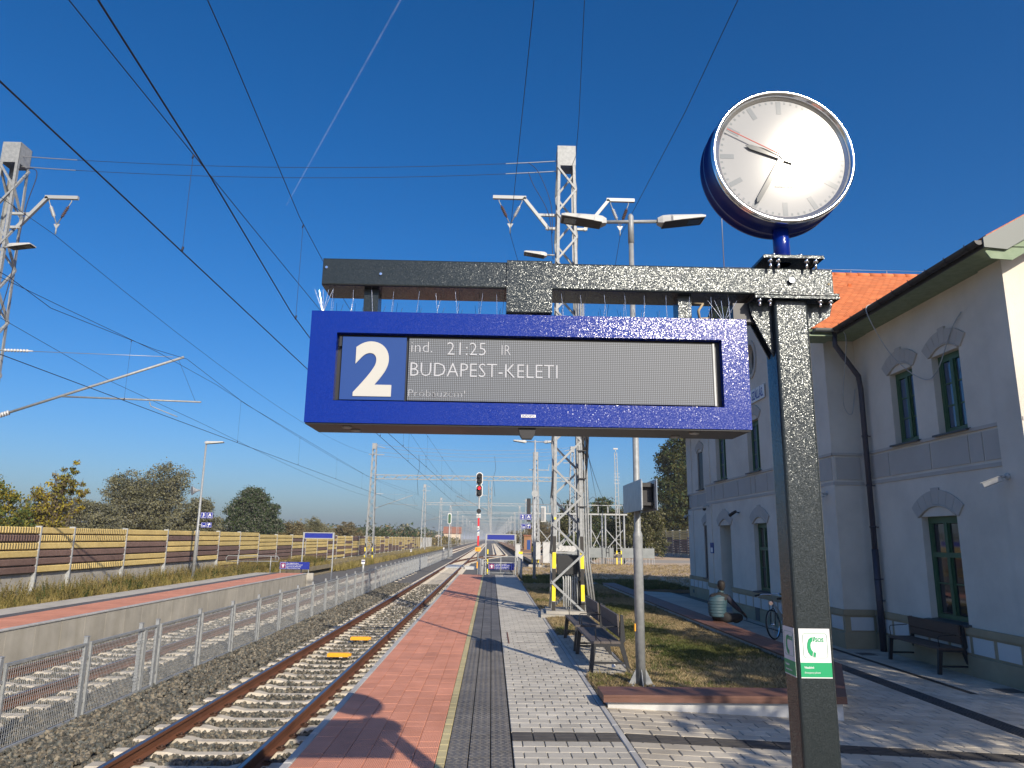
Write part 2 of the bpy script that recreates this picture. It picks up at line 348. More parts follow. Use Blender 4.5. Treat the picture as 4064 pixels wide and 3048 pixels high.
def smooth(pts, n=8):
    """Catmull-Rom curve through the points"""
    P = [Vector(p) for p in pts]; P = [P[0]*2-P[1]]+P+[P[-1]*2-P[-2]]; o = []
    for i in range(1, len(P)-2):
        for k in range(n):
            t = k/n; a, b, c, d = P[i-1:i+3]; o.append(.5*((2*b)+(c-a)*t+(2*a-5*b+4*c-d)*t*t+(3*b-a-3*c+d)*t**3))
    return o+[P[-2]]
# ================================================================ GROUND
def sheet(name, x0, x1, y0, y1, z, mat, z1=None, parent=None, depth=.3):
    z1 = z if z1 is None else z1      # z at x0, z1 at x1
    b = B().add([(x0, y0, z-depth), (x1, y0, z1-depth), (x1, y1, z1-depth), (x0, y1, z-depth), (x0, y0, z), (x1, y0, z1), (x1, y1, z1), (x0, y1, z)],
                [(0, 3, 2, 1), (4, 5, 6, 7), (0, 1, 5, 4), (1, 2, 6, 5), (2, 3, 7, 6), (3, 0, 4, 7)])
    return struct(name, b, mat, parent=parent)
def gz(x): return 0 if x < 1.36 else -min((x-1.36)*.044, .27)
sheet('ground', -4000, 4000, -300, 7000, -1.05, 'plain', depth=2)
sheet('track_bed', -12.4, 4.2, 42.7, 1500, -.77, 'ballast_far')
sheet('track_bed', -9.93, -1.80, -14, 42.7, -.785, 'ballast_base')
sheet('verge', -30, -12.70, -14, 300, -.16, 'verge')
sheet('verge', -18, -12.4, 300, 1500, -.78, 'verge')
sheet('yard', 4.2, 120, 36.2, 420, -.17, 'dry_field')
sheet('yard_edge', 1.46, 4.2, 36.2, 58, -.166, 'dry_field')
sheet('embankment', 4.2, 12, 120, 500, -.10, 'earth_orange')
sheet('dirt_road', 12.2, 40, 73, 84, -.158, 'track_dirt', depth=.1)
# ---------------------------------------------------------------- platform between the tracks and the station
plat = struct('platform', B().bb(-1.72, 1.34, -3, 41.6, -.95, -.055), 'joint')
edge = B(); y = -2.
while y < 41.5:
    e = min(y+1.0, 41.55); B_ = B().cham(-1.80, -1.713, y+.004, e-.004, -.95, 0, .012)
    if y > 4: B_.build('kerb_stone', 'kerb', parent=plat)
    else: edge.v and None; edge.add(B_.v, B_.f)
    y = e
edge.build('kerb_stone', 'kerb', parent=plat)
def slabs(parent, name, mat, x0, x1, nx, y0, y1, ly, gap=.005, stag=0., z=0., limit=296, ch=.004, zf=None, inside=None, skew=0.):
    """slabs laid in courses: the largest in view are objects sharing one mesh, the rest one joined mesh"""
    wx = (x1-x0)/nx; spots = []
    for i in range(-1 if stag else 0, nx+(1 if stag else 0)):
        j = 0; y = y0
        while y < y1-1e-6:
            xo = x0+i*wx+(((j % 2)*stag) if stag else 0); a = max(xo, x0); b = min(xo+wx, x1)
            if b-a > .03: spots.append((a, b, y, min(y+ly, y1)))
            y += ly; j += 1
    if inside: spots = [s for s in spots if inside((s[0]+s[1])/2, (s[2]+s[3])/2)]
    full = [s for s in spots if abs(s[1]-s[0]-wx) < 1e-4 and s[3]-s[2] > ly-1e-4]
    full.sort(key=lambda s: (s[0]**2+s[2]**2) if s[2] > 5.6 else 1e6); near = full[:limit]; ns = set(near)
    me = B().cham(-wx/2+gap/2, wx/2-gap/2, -ly/2+gap/2, ly/2-gap/2, -.05, 0, ch).mesh(name, mat)
    fz = zf or (lambda x: z)
    for s in near:
        xc = (s[0]+s[1])/2; o = link(name, me, parent, (xc, (s[2]+s[3])/2, fz(xc)+rnd.uniform(-.0012, .0012)))
        if zf: o.rotation_euler = (0, math.atan(.044), 0) if 1.36 < xc < 7.4 else (0, 0, 0)
    b = B()
    for s in spots:
        if s in ns: continue
        o = len(b.v); b.cham(s[0]+gap/2, s[1]-gap/2, s[2]+gap/2, s[3]-gap/2, -.05, 0, ch)
        if zf: b.v[o:] = [(v[0], v[1], v[2]+zf(v[0])) for v in b.v[o:]]
        elif z: b.v[o:] = [(v[0], v[1], v[2]+z) for v in b.v[o:]]
    if b.v: r = b.build(name, mat, parent=parent); r['kind'] = 'stuff'
for k in range(6):
    pass
# red columns, each with its own joint rhythm
redw = (-.463+1.713)/6
spots = []
for c in range(6):
    y = -2.0-rnd.random()*.4
    while y < 41.5:
        l = rnd.choice((.4, .4, .4, .2)) ; spots.append((c, max(y, -2), min(y+l, 41.55), l)); y += l
big = {}
for l in (.4, .2): big[l] = B().cham(-redw/2+.0025, redw/2-.0025, -l/2+.0025, l/2-.0025, -.05, 0, .003).mesh('red_slab', 'red_slab')
near = sorted([s for s in spots if s[1] > 5.8 and abs(s[2]-s[1]-s[3]) < 1e-6], key=lambda s: s[1])[:296]; ns = set(near); b = B()
for s in near: link('red_slab', big[s[3]], plat, (-1.713+redw*(s[0]+.5), (s[1]+s[2])/2, rnd.uniform(-.001, .001)))
for s in spots:
    if s not in ns and s[2]-s[1] > .01: b.cham(-1.713+redw*s[0]+.0025, -1.713+redw*(s[0]+1)-.0025, s[1]+.0025, s[2]-.0025, -.05, 0, .003)
r = b.build('red_slab', 'red_slab', parent=plat); r['kind'] = 'stuff'
slabs(plat, 'yellow_slab', 'yellow_slab', -.463, -.375, 1, -2, 41.5, .2)
slabs(plat, 'guide_slab', 'tactile', -.375, .232, 3, -2, 41.5, .2, gap=.009, ch=.005)
slabs(plat, 'paver', 'paver', .24, 1.335, 5, 8.105, 41.5, .187, gap=.008, stag=.1, ch=.005, limit=240)
slabs(plat, 'paver', 'paver', .24, 1.335, 5, -2, 7.755, .1876, gap=.008, stag=.1, ch=.005, limit=50)
for i in range(5):           # dark ribbed guide strip across the pavers
    x0 = .245+i*.218; q = B(); q.bb(x0, x0+.212, 7.76, 8.10, -.05, -.008)
    for k in range(6): q.cham(x0+.004, x0+.208, 7.775+k*.055, 7.805+k*.055, -.008, .006, .004)
    q.build('ribbed_slab', 'tactile_line', parent=plat)
# studs on the near guide slabs, one joined mesh
q = B()
for y in np.arange(6.2, 15, .05):
    for x in np.arange(-.35, .22, .0675):
        o = .017*(int(y*20) % 2); q.cham(x+o-.018, x+o+.018, y-.007, y+.007, 0, .005, .003)
r = q.build('guide_studs', 'tactile', parent=plat); r['kind'] = 'stuff'
B().bb(.36, .385, 14.6, 16.3, .001, .006).build('steel_channel', 'rail_rust', parent=plat)
cover = B().bb(.52, 1.25, 14.7, 14.72, .001, .006).bb(.52, 1.25, 16.3, 16.32, .001, .006).bb(1.23, 1.25, 14.7, 16.3, .001, .006); cover.build('cover_frame', 'tactile', parent=plat)
# kerb strip that closes the platform on the station side
ks = None
for i in range(36):
    y = 5.4+i*1.0
    B().cham(1.338, 1.405, y, y+.992, -.4, .006, .008).build('edging_stone', 'kerb', parent=plat)
B().bb(1.338, 1.405, -3, 5.39, -.4, .005).build('edging_stone', 'kerb', parent=plat)
# ---------------------------------------------------------------- station pavement, falling gently towards the building
pav = struct('pavement', B().add([(1.40, -6, -.6), (7.5, -6, -.9), (26, -6, -.9), (26, 34.2, -.9), (7.5, 34.2, -.9), (1.40, 34.2, -.6),
                                  (1.40, -6, -.045), (7.5, -6, gz(7.5)-.045), (26, -6, gz(9)-.045), (26, 34.2, gz(9)-.045), (7.5, 34.2, gz(7.5)-.045), (1.40, 34.2, -.045)],
      [(5, 4, 1, 0), (4, 3, 2, 1), (6, 7, 10, 11), (7, 8, 9, 10), (0, 1, 7, 6), (1, 2, 8, 7), (2, 3, 9, 8), (3, 4, 10, 9), (4, 5, 11, 10), (5, 0, 6, 11)]), 'joint')
DR = (7.33, 7.47); TA = (6.17, 6.50)
def inpav(x, y):
    if y > 9.45 and x < 4.15 or y > 12 and x < 5.2: return False
    return not (x > 8.8 and y > 11.4 or x > 8.1 and y > 16.7)
zones = [(1.41, TA[0], 16), (TA[1], DR[0], 3), (DR[1], 9.0, 5)]
for (a_, b_, n_x), lim in zip(zones, (150, 55, 60)):
    slabs(pav, 'paver', 'paver_warm', a_, b_, n_x, 8.105, 22, .187, gap=.010, stag=.13, ch=.006, zf=gz, inside=inpav, limit=lim)
slabs(pav, 'paver', 'paver_warm', 1.41, TA[0], 16, 4.2, 7.755, .1871, gap=.010, stag=.13, ch=.006, zf=gz, limit=34)
slabs(pav, 'paver', 'paver_warm', TA[0], 9.0, 9, 4.2, 7.755, .1871, gap=.010, stag=.13, ch=.006, zf=gz, limit=0)
slabs(pav, 'paver', 'paver_warm', DR[0], DR[1], 1, 8.105, 11.6, .187, gap=.010, zf=gz, limit=0)
# far part of the pavement, too far off for its joints to show
sheet('pavement_far', 5.40, 8.0, 22.0, 33.2, gz(5.4)-.003, 'paver_warm', gz(7.6)-.003, depth=.04)
for i in range(25):
    x0 = 1.42+i*.305
    q = B(); q.box((x0+.15, 7.93, gz(x0+.15)-.03), (.296, .34, .045), (0, math.atan(.044) if x0 < 7.2 else 0, 0))
    for k in range(6): q.box((x0+.15, 7.79+k*.055, gz(x0+.15)-.004), (.286, .028, .012), (0, math.atan(.044) if x0 < 7.2 else 0, 0))
    q.build('ribbed_slab', 'tactile_line', parent=pav)
for i in range(34):
    y0 = 8.15+i*.32; q = B(); z = gz(6.33)
    if y0 > 19: break
    q.bb(TA[0]+.01, TA[1]-.01, y0, y0+.312, z-.05, z-.008)
    for k in range(6): q.cham(TA[0]+.025+k*.05, TA[0]+.053+k*.05, y0+.004, y0+.308, z-.008, z+.005, .004)
    q.build('ribbed_slab', 'tactile_line', parent=pav)
sheet('guide_strip', TA[0]+.01, TA[1]-.01, 19.0, 33, gz(6.3)+.001, 'tactile_line', depth=.03)
q = B(); y = 11.6
while y < 33: q.bb(DR[0], DR[1], y, y+.98, gz(7.4)-.06, gz(7.4)-.012); y += 1
dr = q.build('drain', 'black', parent=pav)
q = B()
for y in np.arange(11.62, 20, .05): q.bb(DR[0]+.005, DR[1]-.005, y, y+.02, gz(7.4)-.012, gz(7.4)-.002)
r = q.build('drain_grate', 'iron', parent=pav); r['kind'] = 'stuff'
for (x, y) in ((8.15, 11.9), (7.75, 15.6), (7.6, 29.2), (7.5, 27.5)): B().cham(x-.17, x+.17, y-.17, y+.17, gz(7.6)-.02, gz(7.6)+.004, .004).build('manhole_cover', 'sill_dark', parent=pav)
# bench pad
pad = struct('bench_pad', B().bb(1.41, 2.2, 11.3, 15.95, -.3, -.04), 'joint')
slabs(pad, 'paver', 'paver', 1.412, 2.132, 4, 11.33, 15.9, .187, gap=.008, stag=.09, ch=.005)
B().cham(2.14, 2.20, 11.3, 15.95, -.2, .006, .008).build('edging_stone', 'kerb', parent=pad)
B().cham(1.41, 2.14, 11.27, 11.325, -.2, .006, .008).build('edging_stone', 'kerb', parent=pad)
# ---------------------------------------------------------------- lawn and its timber topped wall
lawn_poly = [(1.41, 9.3), (4.15, 9.3), (4.95, 11.7), (4.95, 36.2), (1.41, 36.2), (1.41, 15.97), (2.205, 15.97), (2.205, 11.26), (1.41, 11.26)]
struct('lawn', B().prism(lawn_poly, .42, 2, -.41), 'lawn')
sheet('lawn_behind', 5.4, 12, 33.3, 36.2, -.19, 'lawn', depth=.1)
sheet('concrete_path', 1.45, 4.7, 33.4, 35.2, .03, 'kerb', depth=.1)
pl = thing('planter_wall', 'low white wall with brown timber seat around the lawn', 'planter', (1.37, 9.2, 0))
out = [(1.37, 9.2), (4.3, 9.2), (5.38, 11.6), (5.38, 32.5)]; inn = [(1.37, 9.72), (4.0, 9.72), (4.82, 11.7), (4.82, 32.5)]
o2 = [(1.43, 9.26), (4.27, 9.26), (5.32, 11.6), (5.32, 32.5)]; i2 = [(1.43, 9.6), (4.05, 9.6), (4.88, 11.7), (4.88, 32.5)]
for k in range(3):
    B().prism([o2[k], o2[k+1], i2[k+1], i2[k]], .535, 2, -.42).build('concrete_wall', 'white_conc', parent=pl)
# seat boards along the three sides
def boards(k, n, seglen, w0):
    a0, a1, b0, b1 = Vector(out[k]), Vector(out[k+1]), Vector(inn[k]), Vector(inn[k+1]); L = (a1-a0).length; ns = max(1, int(L/seglen))
    for s in range(ns):
        for j in range(n):
            t0, t1, u0, u1 = s/ns, (s+1)/ns, j/n+.006, (j+1)/n-.006
            P = lambda t, u: a0.lerp(a1, t).lerp(b0.lerp(b1, t), u)
            B().prism([tuple(P(t0, u0)), tuple(P(t1, u0)), tuple(P(t1, u1)), tuple(P(t0, u1))], .03, 2, .12).build('seat_board', 'timber_brown', parent=pl)
    d = (a1-a0).normalized(); n_ = Vector((d.y, -d.x)); 
    for s in range(ns):
        p, q_ = a0.lerp(a1, s/ns), a0.lerp(a1, (s+1)/ns)
        B().prism([tuple(p), tuple(q_), tuple(q_-n_*.025), tuple(p-n_*.025)], .052, 2, .067).build('front_board', 'timber_brown', parent=pl)
boards(0, 2, 1.5, .3); boards(1, 2, 1.4, .3); boards(2, 4, 2.2, .3)
B().prism([(1.37, 9.225), (1.395, 9.225), (1.395, 9.72), (1.37, 9.72)], .052, 2, .067).build('end_board', 'timber_brown', parent=pl)
# ================================================================ RAILWAY
def railprof(b, x, y0, y1, zt, dx=0):
    """flat bottomed rail, top at zt"""
    h = [(-.036, 0), (.036, 0), (.036, -.036), (.010, -.048), (.009, -.135), (.07, -.152), (.07, -.16), (-.07, -.16), (-.07, -.152), (-.009, -.135), (-.010, -.048), (-.036, -.036)]
    n = len(h); vs = [(x+p[0], y0, zt+p[1]) for p in h]+[(x+dx+p[0], y1, zt+p[1]) for p in h]
    return b.add(vs, [tuple(range(n)), tuple(reversed(range(n, 2*n)))]+[(i, (i+1) % n, n+(i+1) % n, n+i) for i in range(n)])
ZR = -.553
def sleeper_mesh():
    xs = [-1.3, -1.24, -.55, -.38, .38, .55, 1.24, 1.3]; zt = [-.06, 0, 0, -.035, -.035, 0, 0, -.06]; hw = [.11, .12, .12, .10, .10, .12, .12, .11]
    v = []; 
    for x, z, h in zip(xs, zt, hw): v += [(x, -h-.03, z-.20), (x, -h, z-.025), (x, -h+.03, z), (x, h-.03, z), (x, h, z-.025), (x, h+.03, z-.20)]
    f = [tuple(range(6)), tuple(reversed(range(42, 48)))]
    for i in range(7):
        for k in range(5): a = i*6+k; f.append((a, a+1, a+7, a+6))
    return B().add(v, f).mesh('sleeper', 'sleeper')
SL = sleeper_mesh()
cb = B()
for rx in (-.7535, .7535):
    for s in (-1, 1):
        x = rx+s*.098; cb.box((x, 0, .012), (.07, .09, .02)).cyl((x+s*.005, 0, .02), (x+s*.005, 0, .06), .016, 6).tube([(x-s*.05, -.03, .035), (x+s*.03, -.05, .03), (x+s*.055, 0, .028), (x+s*.03, .05, .03), (x-s*.05, .03, .035)], .009, 5)
CLIP = cb.mesh('rail_clips', 'clip')
def track(xc, y0, y1, near_end, label_rails=True):
    t = B().bb(xc-1.2, xc+1.2, y0, y1, -1.0, -.80).build('railway_track', 'ballast_base'); t['kind'] = 'structure'
    for s in (-.7535, .7535):
        b = B(); railprof(b, xc+s, y0, y1, ZR); r = b.build('rail', 'rail_rust', parent=t)
        B().bb(xc+s-.026, xc+s+.026, y0, y1, ZR, ZR+.0015).build('rail_head', 'rail_top', parent=r)
    y = y0+.3; n = 0; b = B()
    while y < min(y1, 420):
        if y > near_end[0] and n < 290:
            link('sleeper', SL, t, (xc, y, -.722), (0, 0, rnd.uniform(-.004, .004))); n += 1
            if y < near_end[1]: link('rail_clips', CLIP, t, (xc, y, -.722))
        else: b.bb(xc-1.3, xc+1.3, y-.12, y+.12, -.85, -.722)
        y += .6
    if b.v: r = b.build('sleeper', 'sleeper', parent=t); r['kind'] = 'stuff'
    return t
T2 = track(-3.477, -10, 1400, (4, 60)); T3 = track(-8.20, -10, 1400, (9, 45))
T1 = track(1.60, 123.3, 1400, (123, 123))
# turnout from the middle track to the right hand one
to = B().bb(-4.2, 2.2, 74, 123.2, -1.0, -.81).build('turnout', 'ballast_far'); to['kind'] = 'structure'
for s in (-.7535, .7535):
    pts = [(-3.477+s, 76), (-3.36+s, 82), (-2.9+s, 89), (-2.2+s, 97), (1.05+s, 118), (1.5+s, 121.5), (1.6+s, 124)]
    for a, c in zip(pts, pts[1:]): b = B(); railprof(b, a[0], a[1], c[1], ZR+.002, c[0]-a[0]); r = b.build('rail', 'rail_rust', parent=to)
b = B()
for k in range(60): y = 84+k*.62; x = np.interp(y, [76, 82, 89, 97, 118, 124], [-3.48, -3.36, -2.9, -2.2, 1.05, 1.6]); b.bb(x-1.3, x+1.3, y-.12, y+.12, -.85, -.724)
r = b.build('sleeper', 'sleeper', parent=to); r['kind'] = 'stuff'
b = B()
for k in range(9): b.bb(-4.3, -2.6, 69.2+k*.7, 69.75+k*.7, -.75, -.64)
b.build('cover_plate', 'galv_dull', parent=to); B().bb(-2.3, -1.2, 67, 68.2, -.8, -.5).build('point_machine', 'white_box', parent=to)
# ballast stones (real stones where they can be told apart)
def stone_mesh(seed):
    q = np.random.default_rng(seed); b = bmesh.new(); bmesh.ops.create_icosphere(b, subdivisions=1, radius=.5)
    s = q.uniform(.5, 1.15, 3)
    for v in b.verts: v.co = Vector((v.co.x*s[0], v.co.y*s[1], v.co.z*s[2]*.8))*q.uniform(.6, 1.25)
    bmesh.ops.convex_hull(b, input=b.verts); me = bpy.data.meshes.new('stone'); b.to_mesh(me); b.free(); me.materials.append(MAT['stone']); return me
STONES = [stone_mesh(i) for i in range(9)]
def bed_pts(x0, x1, y0, y1, dens, z=-.775, zj=.02, skip=None):
    n = int((x1-x0)*(y1-y0)*dens); P = np.column_stack([nrg.uniform(x0, x1, n), nrg.uniform(y0, y1, n), np.full(n, z)+nrg.uniform(-zj, zj, n)]); return P[~skip(P)] if skip is not None else P
def onsl(P):
    ph = (P[:, 1]+10-.3) % .6; near = (ph < .115) | (ph > .485); m = np.zeros(len(P), bool)
    for xc in (-3.477, -8.2):
        u = np.abs(P[:, 0]-xc); m |= near & (u < 1.28) & (nrg.random(len(P)) > .03); m |= np.abs(u-.7535) < .085
    return m
parts = []
for (x0, x1, y0, y1, d) in ((-6.4, -1.85, 5.2, 13, 560), (-6.8, -1.85, 13, 24, 330), (-9.9, -6.4, 9, 24, 300), (-9.9, -1.85, 24, 45, 110)):
    P = bed_pts(x0, x1, y0, y1, d, skip=onsl); parts.append(P)
P = np.vstack(parts)
P[:, 2] += np.where((P[:, 0] < -4.85) & (P[:, 0] > -6.7), .045, 0)+np.where((np.abs(P[:, 0]+3.477) < .6) | (np.abs(P[:, 0]+8.2) < .6), .0, .01)
st = scatter('ballast', P[P[:, 1] < 24], STONES, .05, .10, upright=False); tag(st, 'grey green crushed stone ballast between and beside the tracks', 'ballast', kind='stuff')
st = scatter('ballast_beyond', P[P[:, 1] >= 24], STONES, .09, .14, upright=False); tag(st, 'grey stone ballast farther down the line towards the platform end', 'ballast', kind='stuff')
for y, lab in ((17.35, 'orange track balise bolted to a sleeper, the nearer one'), (20.1, 'orange track balise bolted to a sleeper, the farther one')):
    t = thing('track_balise', lab, 'balise', (-3.37, y, -.71), 'orange balises between the rails')
    B().cham(-3.62, -3.15, y-.09, y+.09, -.68, -.60, .02).cham(-3.16, -3.10, y-.06, y+.06, -.665, -.61, .01).build('housing', 'balise', parent=t)
    [B().bb(x, x+.06, y-.12, y+.12, -.74, -.682).build('bracket', 'black', parent=t) for x in (-3.55, -3.27)]
# ---------------------------------------------------------------- wire mesh fence between the tracks
fe = thing('track_fence', 'low galvanised wire mesh fence running between the two tracks', 'fence', (-6.04, 8, -.75))
PW = 1.80
def mesh_panel(wd, dx):
    b = B(); h = 1.02
    for i in range(int(wd/dx)): x = (i+.5)*dx; b.add([(0, x-.003, .05), (.004, x, .05), (0, x+.003, .05), (0, x-.003, h), (.004, x, h), (0, x+.003, h)], [(0, 1, 4, 3), (1, 2, 5, 4), (2, 0, 3, 5)])
    for i in range(20): z = .06+i*.05; b.add([(.003, 0, z-.0022), (.006, 0, z), (.003, 0, z+.0022), (.003, wd, z-.0022), (.006, wd, z), (.003, wd, z+.0022)], [(0, 1, 4, 3), (1, 2, 5, 4), (2, 0, 3, 5)])
    return b.mesh('wire_mesh', 'galv')
PM = mesh_panel(PW, .045); PG = mesh_panel(.46, .045)
FR = B()
for s in (0, PW): FR.bb(-.018, .018, s-.018, s+.018, 0, 1.06)
for z in (.02, 1.04): FR.bb(-.017, .017, 0, PW, z-.017, z+.017)
FR = FR.mesh('panel_frame', 'galv')
FG = B().bb(-.018, .018, -.018, .018, 0, 1.06).bb(-.018, .018, .442, .478, 0, 1.06).bb(-.017, .017, 0, .46, .003, .037).bb(-.017, .017, 0, .46, 1.023, 1.057).mesh('panel_frame', 'galv')
PO = B().bb(-.028, .028, -.028, .028, -.12, 1.18).bb(-.034, .034, -.034, .034, 1.18, 1.19).bb(-.03, .03, -.075, .075, .25, .29).bb(-.03, .03, -.075, .075, .86, .90).mesh('post', 'galv')
FT = B().lathe((0, 0, -.02), (0, 0, 1), [(.13, -.12), (.14, 0), (.12, .03), (.03, .03)], 9).mesh('footing', 'sleeper')
ys = [7.70, 9.68, 11.65]+[13.40]+[14.04+1.965*i for i in range(53)]
for i, y in enumerate(ys):
    link('post', PO, fe, (0, y-8, 0)); 
    if y < 60: link('footing', FT, fe, (.10, y-8, 0), (0, 0, rnd.random()*6))
    if i+1 < len(ys):
        g = ys[i+1]-y < 1
        link('panel_frame', FG if g else FR, fe, (0.03, y-8+.085, .04))
        if not g and y < 70 or g: link('wire_mesh', PG if g else PM, fe, (0.03, y-8+.085, .04))
b = B()
for y in ys[31:-1]:
    for k in range(14): b.bb(-6.012, -6.008, y+.12+k*.125, y+.126+k*.125, -.68, .32)
r = b.build('wire_mesh', 'galv', parent=fe); r['kind'] = 'stuff'
# ---------------------------------------------------------------- far platform (left)
p3 = struct('far_platform', B().bb(-12.66, -9.99, -6, 40.9, -.9, -.03), 'concrete')
for k in range(47):
    y = -6+k*1.0
    if y > 6: B().bb(-9.99, -9.95, y+.004, y+.996, -.9, -.032).build('wall_slab', 'concrete_stain', parent=p3)
    B().cham(-10.06, -9.93, y+.003, min(y+.997, 40.92), -.035, .0, .01).build('kerb_stone', 'kerb', parent=p3)
B().bb(-11.33, -10.06, -6, 40.9, -.03, -.002).build('red_paving', 'red_slab', parent=p3)
B().bb(-11.74, -11.335, -6, 40.9, -.03, -.003).build('dark_paving', 'tactile', parent=p3)
B().bb(-12.66, -11.745, -6, 40.9, -.03, -.002).build('grey_paving', 'paver', parent=p3)
B().bb(-10.1, -9.6, 40.93, 41.1, -.9, -.0).build('end_wall', 'concrete', parent=p3)
# ---------------------------------------------------------------- noise barrier (left), board by board
nb = thing('noise_barrier', 'long noise barrier of yellow and brown concrete boards behind the far platform', 'noise barrier', (-15, 20, -.2))
ysn = [4.9, 8.9, 12.9, 16.9, 20.95, 24.95, 26.93, 30.75, 34.6, 38.2, 41.1, 44.5, 48.1]+[48.1+4.02*i for i in range(1, 36)]
UBD = {}
def board(L, h, key):
    k = (round(L, 2), round(h, 3), key)
    if k not in UBD:
        b = B(); c = .024; z0, z1 = .024, h-.016
        v = [(0, .02, z0), (0, L-.02, z0), (0, L-.02, z1), (0, .02, z1), (.13-c, .02, z0), (.13-c, L-.02, z0), (.13-c, L-.02, z1), (.13-c, .02, z1), (.13, .02+c, z0+c), (.13, L-.02-c, z0+c), (.13, L-.02-c, z1-c), (.13, .02+c, z1-c)]
        f = [(0, 3, 2, 1), (8, 9, 10, 11)]
        for i in range(4): j = (i+1) % 4; f += [(i, j, 4+j, 4+i), (4+i, 4+j, 8+j, 8+i)]
        UBD[k] = b.add(v, f).mesh('board', key)
    return UBD[k]
PAT = {20.95: 'yByYbb', 24.95: 'YyYbbY', 26.93: 'yyYbby', 30.75: 'YYbbYY', 34.6: 'yBYYbb', 38.2: 'yYYbbY', 41.1: 'YYYbbbYb'}
cnt = 0
for i in range(len(ysn)-1):
    y0, y1 = ysn[i], ysn[i+1]; L = y1-y0
    low = y0 >= 41; n = 8 if y0 >= 48 else (8 if low else 6); zb = .02 if low else .64; zt = 2.14 if y0 < 48 else 2.03; zb = -.02 if y0 >= 48 else zb; h = (zt-zb)/n
    pat = PAT.get(y0)
    for r_ in range(n):
        if pat: ch = pat[r_] if r_ < len(pat) else 'y'
        else: ch = rnd.choice('yYyYyYBy') if r_ < n*.4 else rnd.choice('bbYbBby')
        key = {'y': 'yellow_rib', 'Y': 'yellow_board', 'b': 'brown_board', 'B': 'brown_rib'}[ch]
        if cnt < 296: link('board', board(L, h, key), nb, (0, y0-20, zt-(r_+1)*h+.2)); cnt += 1
    B().bb(-15.06, -15.02, y0+.02, y1-.02, zb-.003, zt-.02).build('backing', 'concrete', parent=nb); B().bb(-15.06, -14.99, y0+.02, y1-.02, -1.0, zb-.003).build('base_panel', 'concrete', parent=nb)
    B().bb(-15.06, -14.99+.135, y0-.03, y0+.03, -1., zt+.03).build('post', 'galv_dull', parent=nb)
# ================================================================ STATION BUILDING
k_ = 1.128
def kz(z): return 1.95+(z-1.95)*k_
GB = -.27; XM, XN, XF = 6.88*k_, 7.5*k_, 7.64*k_
YN0, YM0, YM1, YF1 = 9.97*k_, 14.53*k_, 23.46*k_, 28.46*k_
ZT, ZP, ZW, ZS0, ZS1 = kz(.70), kz(.28), kz(6.13), kz(3.16), kz(3.69)
RY = (YM0+YM1)/2; SL_ = .6
st_ = thing('station_building', 'two storey station building with pale walls, sandy plinth and orange tiled roof', 'building', (XM, YM0, GB))
# openings: (kind, y0, y1, z0, z1)
def wall_x(name, X, y0, y1, z0, z1, ops, th=.45, mat='plaster'):
    """wall in a plane X=const facing the tracks, with real openings"""
    b = B(); ops = sorted(ops, key=lambda o: o[0]); zs = sorted({z0, z1}|{o[2] for o in ops}|{o[3] for o in ops}); ysl = sorted({y0, y1}|{o[0] for o in ops}|{o[1] for o in ops})
    for i in range(len(ysl)-1):
        a, c = ysl[i], ysl[i+1]; col_ops = [o for o in ops if o[0] <= a+1e-6 and o[1] >= c-1e-6]; z = z0
        for o in sorted(col_ops, key=lambda o: o[2]):
            if o[2] > z: b.bb(X, X+th, a, c, z, o[2])
            z = o[3]
        if z1 > z: b.bb(X, X+th, a, c, z, z1)
    bm_ = b.build(name, mat, parent=st_); return bm_
nearops = [(11.19, 11.94, 3.76, 5.09), (12.53, 13.28, 3.76, 5.09), (11.72, 12.71, .73, 2.42)]
midops = [(18.52, 19.40, 3.77, 5.12), (21.27, 22.24, 3.77, 5.12), (15.78, 16.66, 3.77, 5.12), (18.35, 19.28, .73, 2.43), (15.75, 16.68, .73, 2.43), (21.17, 22.18, .02, 2.43)]
farops = [(25.82, 26.48, .70, 2.52), (26.30, 26.98, 3.82, 5.18)]
S = lambda ops: [(a*k_, b*k_, kz(c), kz(d)) for a, b, c, d in ops]
NO, MO, FO = S(nearops), S(midops), S(farops)
wall_x('wall', XN, YN0, YM0, GB-.3, ZW, NO); wall_x('wall', XM, YM0, YM1, GB-.3, ZW, MO, .55); wall_x('wall', XF, YM1, YF1, GB-.3, ZW, FO)
B().bb(XN, 17.5, YN0-.001, YN0+.4, GB-.3, ZW).prism([(XN, ZW), (17.5, ZW), (17.5, ZW+.1), (13.2, ZW+2.8), (XN, ZW+.02)], .4, 1, YN0).build('end_wall', 'plaster', parent=st_)
B().bb(XM, XN+.5, YM0, YM0+.4, GB-.3, ZW).bb(XF, 17, YF1-.4, YF1, GB-.3, ZW).bb(17, 17.5, YN0, YF1, GB-.3, ZW).build('side_wall', 'plaster', parent=st_)
B().bb(XM+.9, XM+.95, YM0+.5, YF1-.5, GB-.3, ZW).bb(XN+.9, XN+.95, YN0+.5, YM0, GB-.3, ZW).build('inner_wall', 'black', parent=st_)
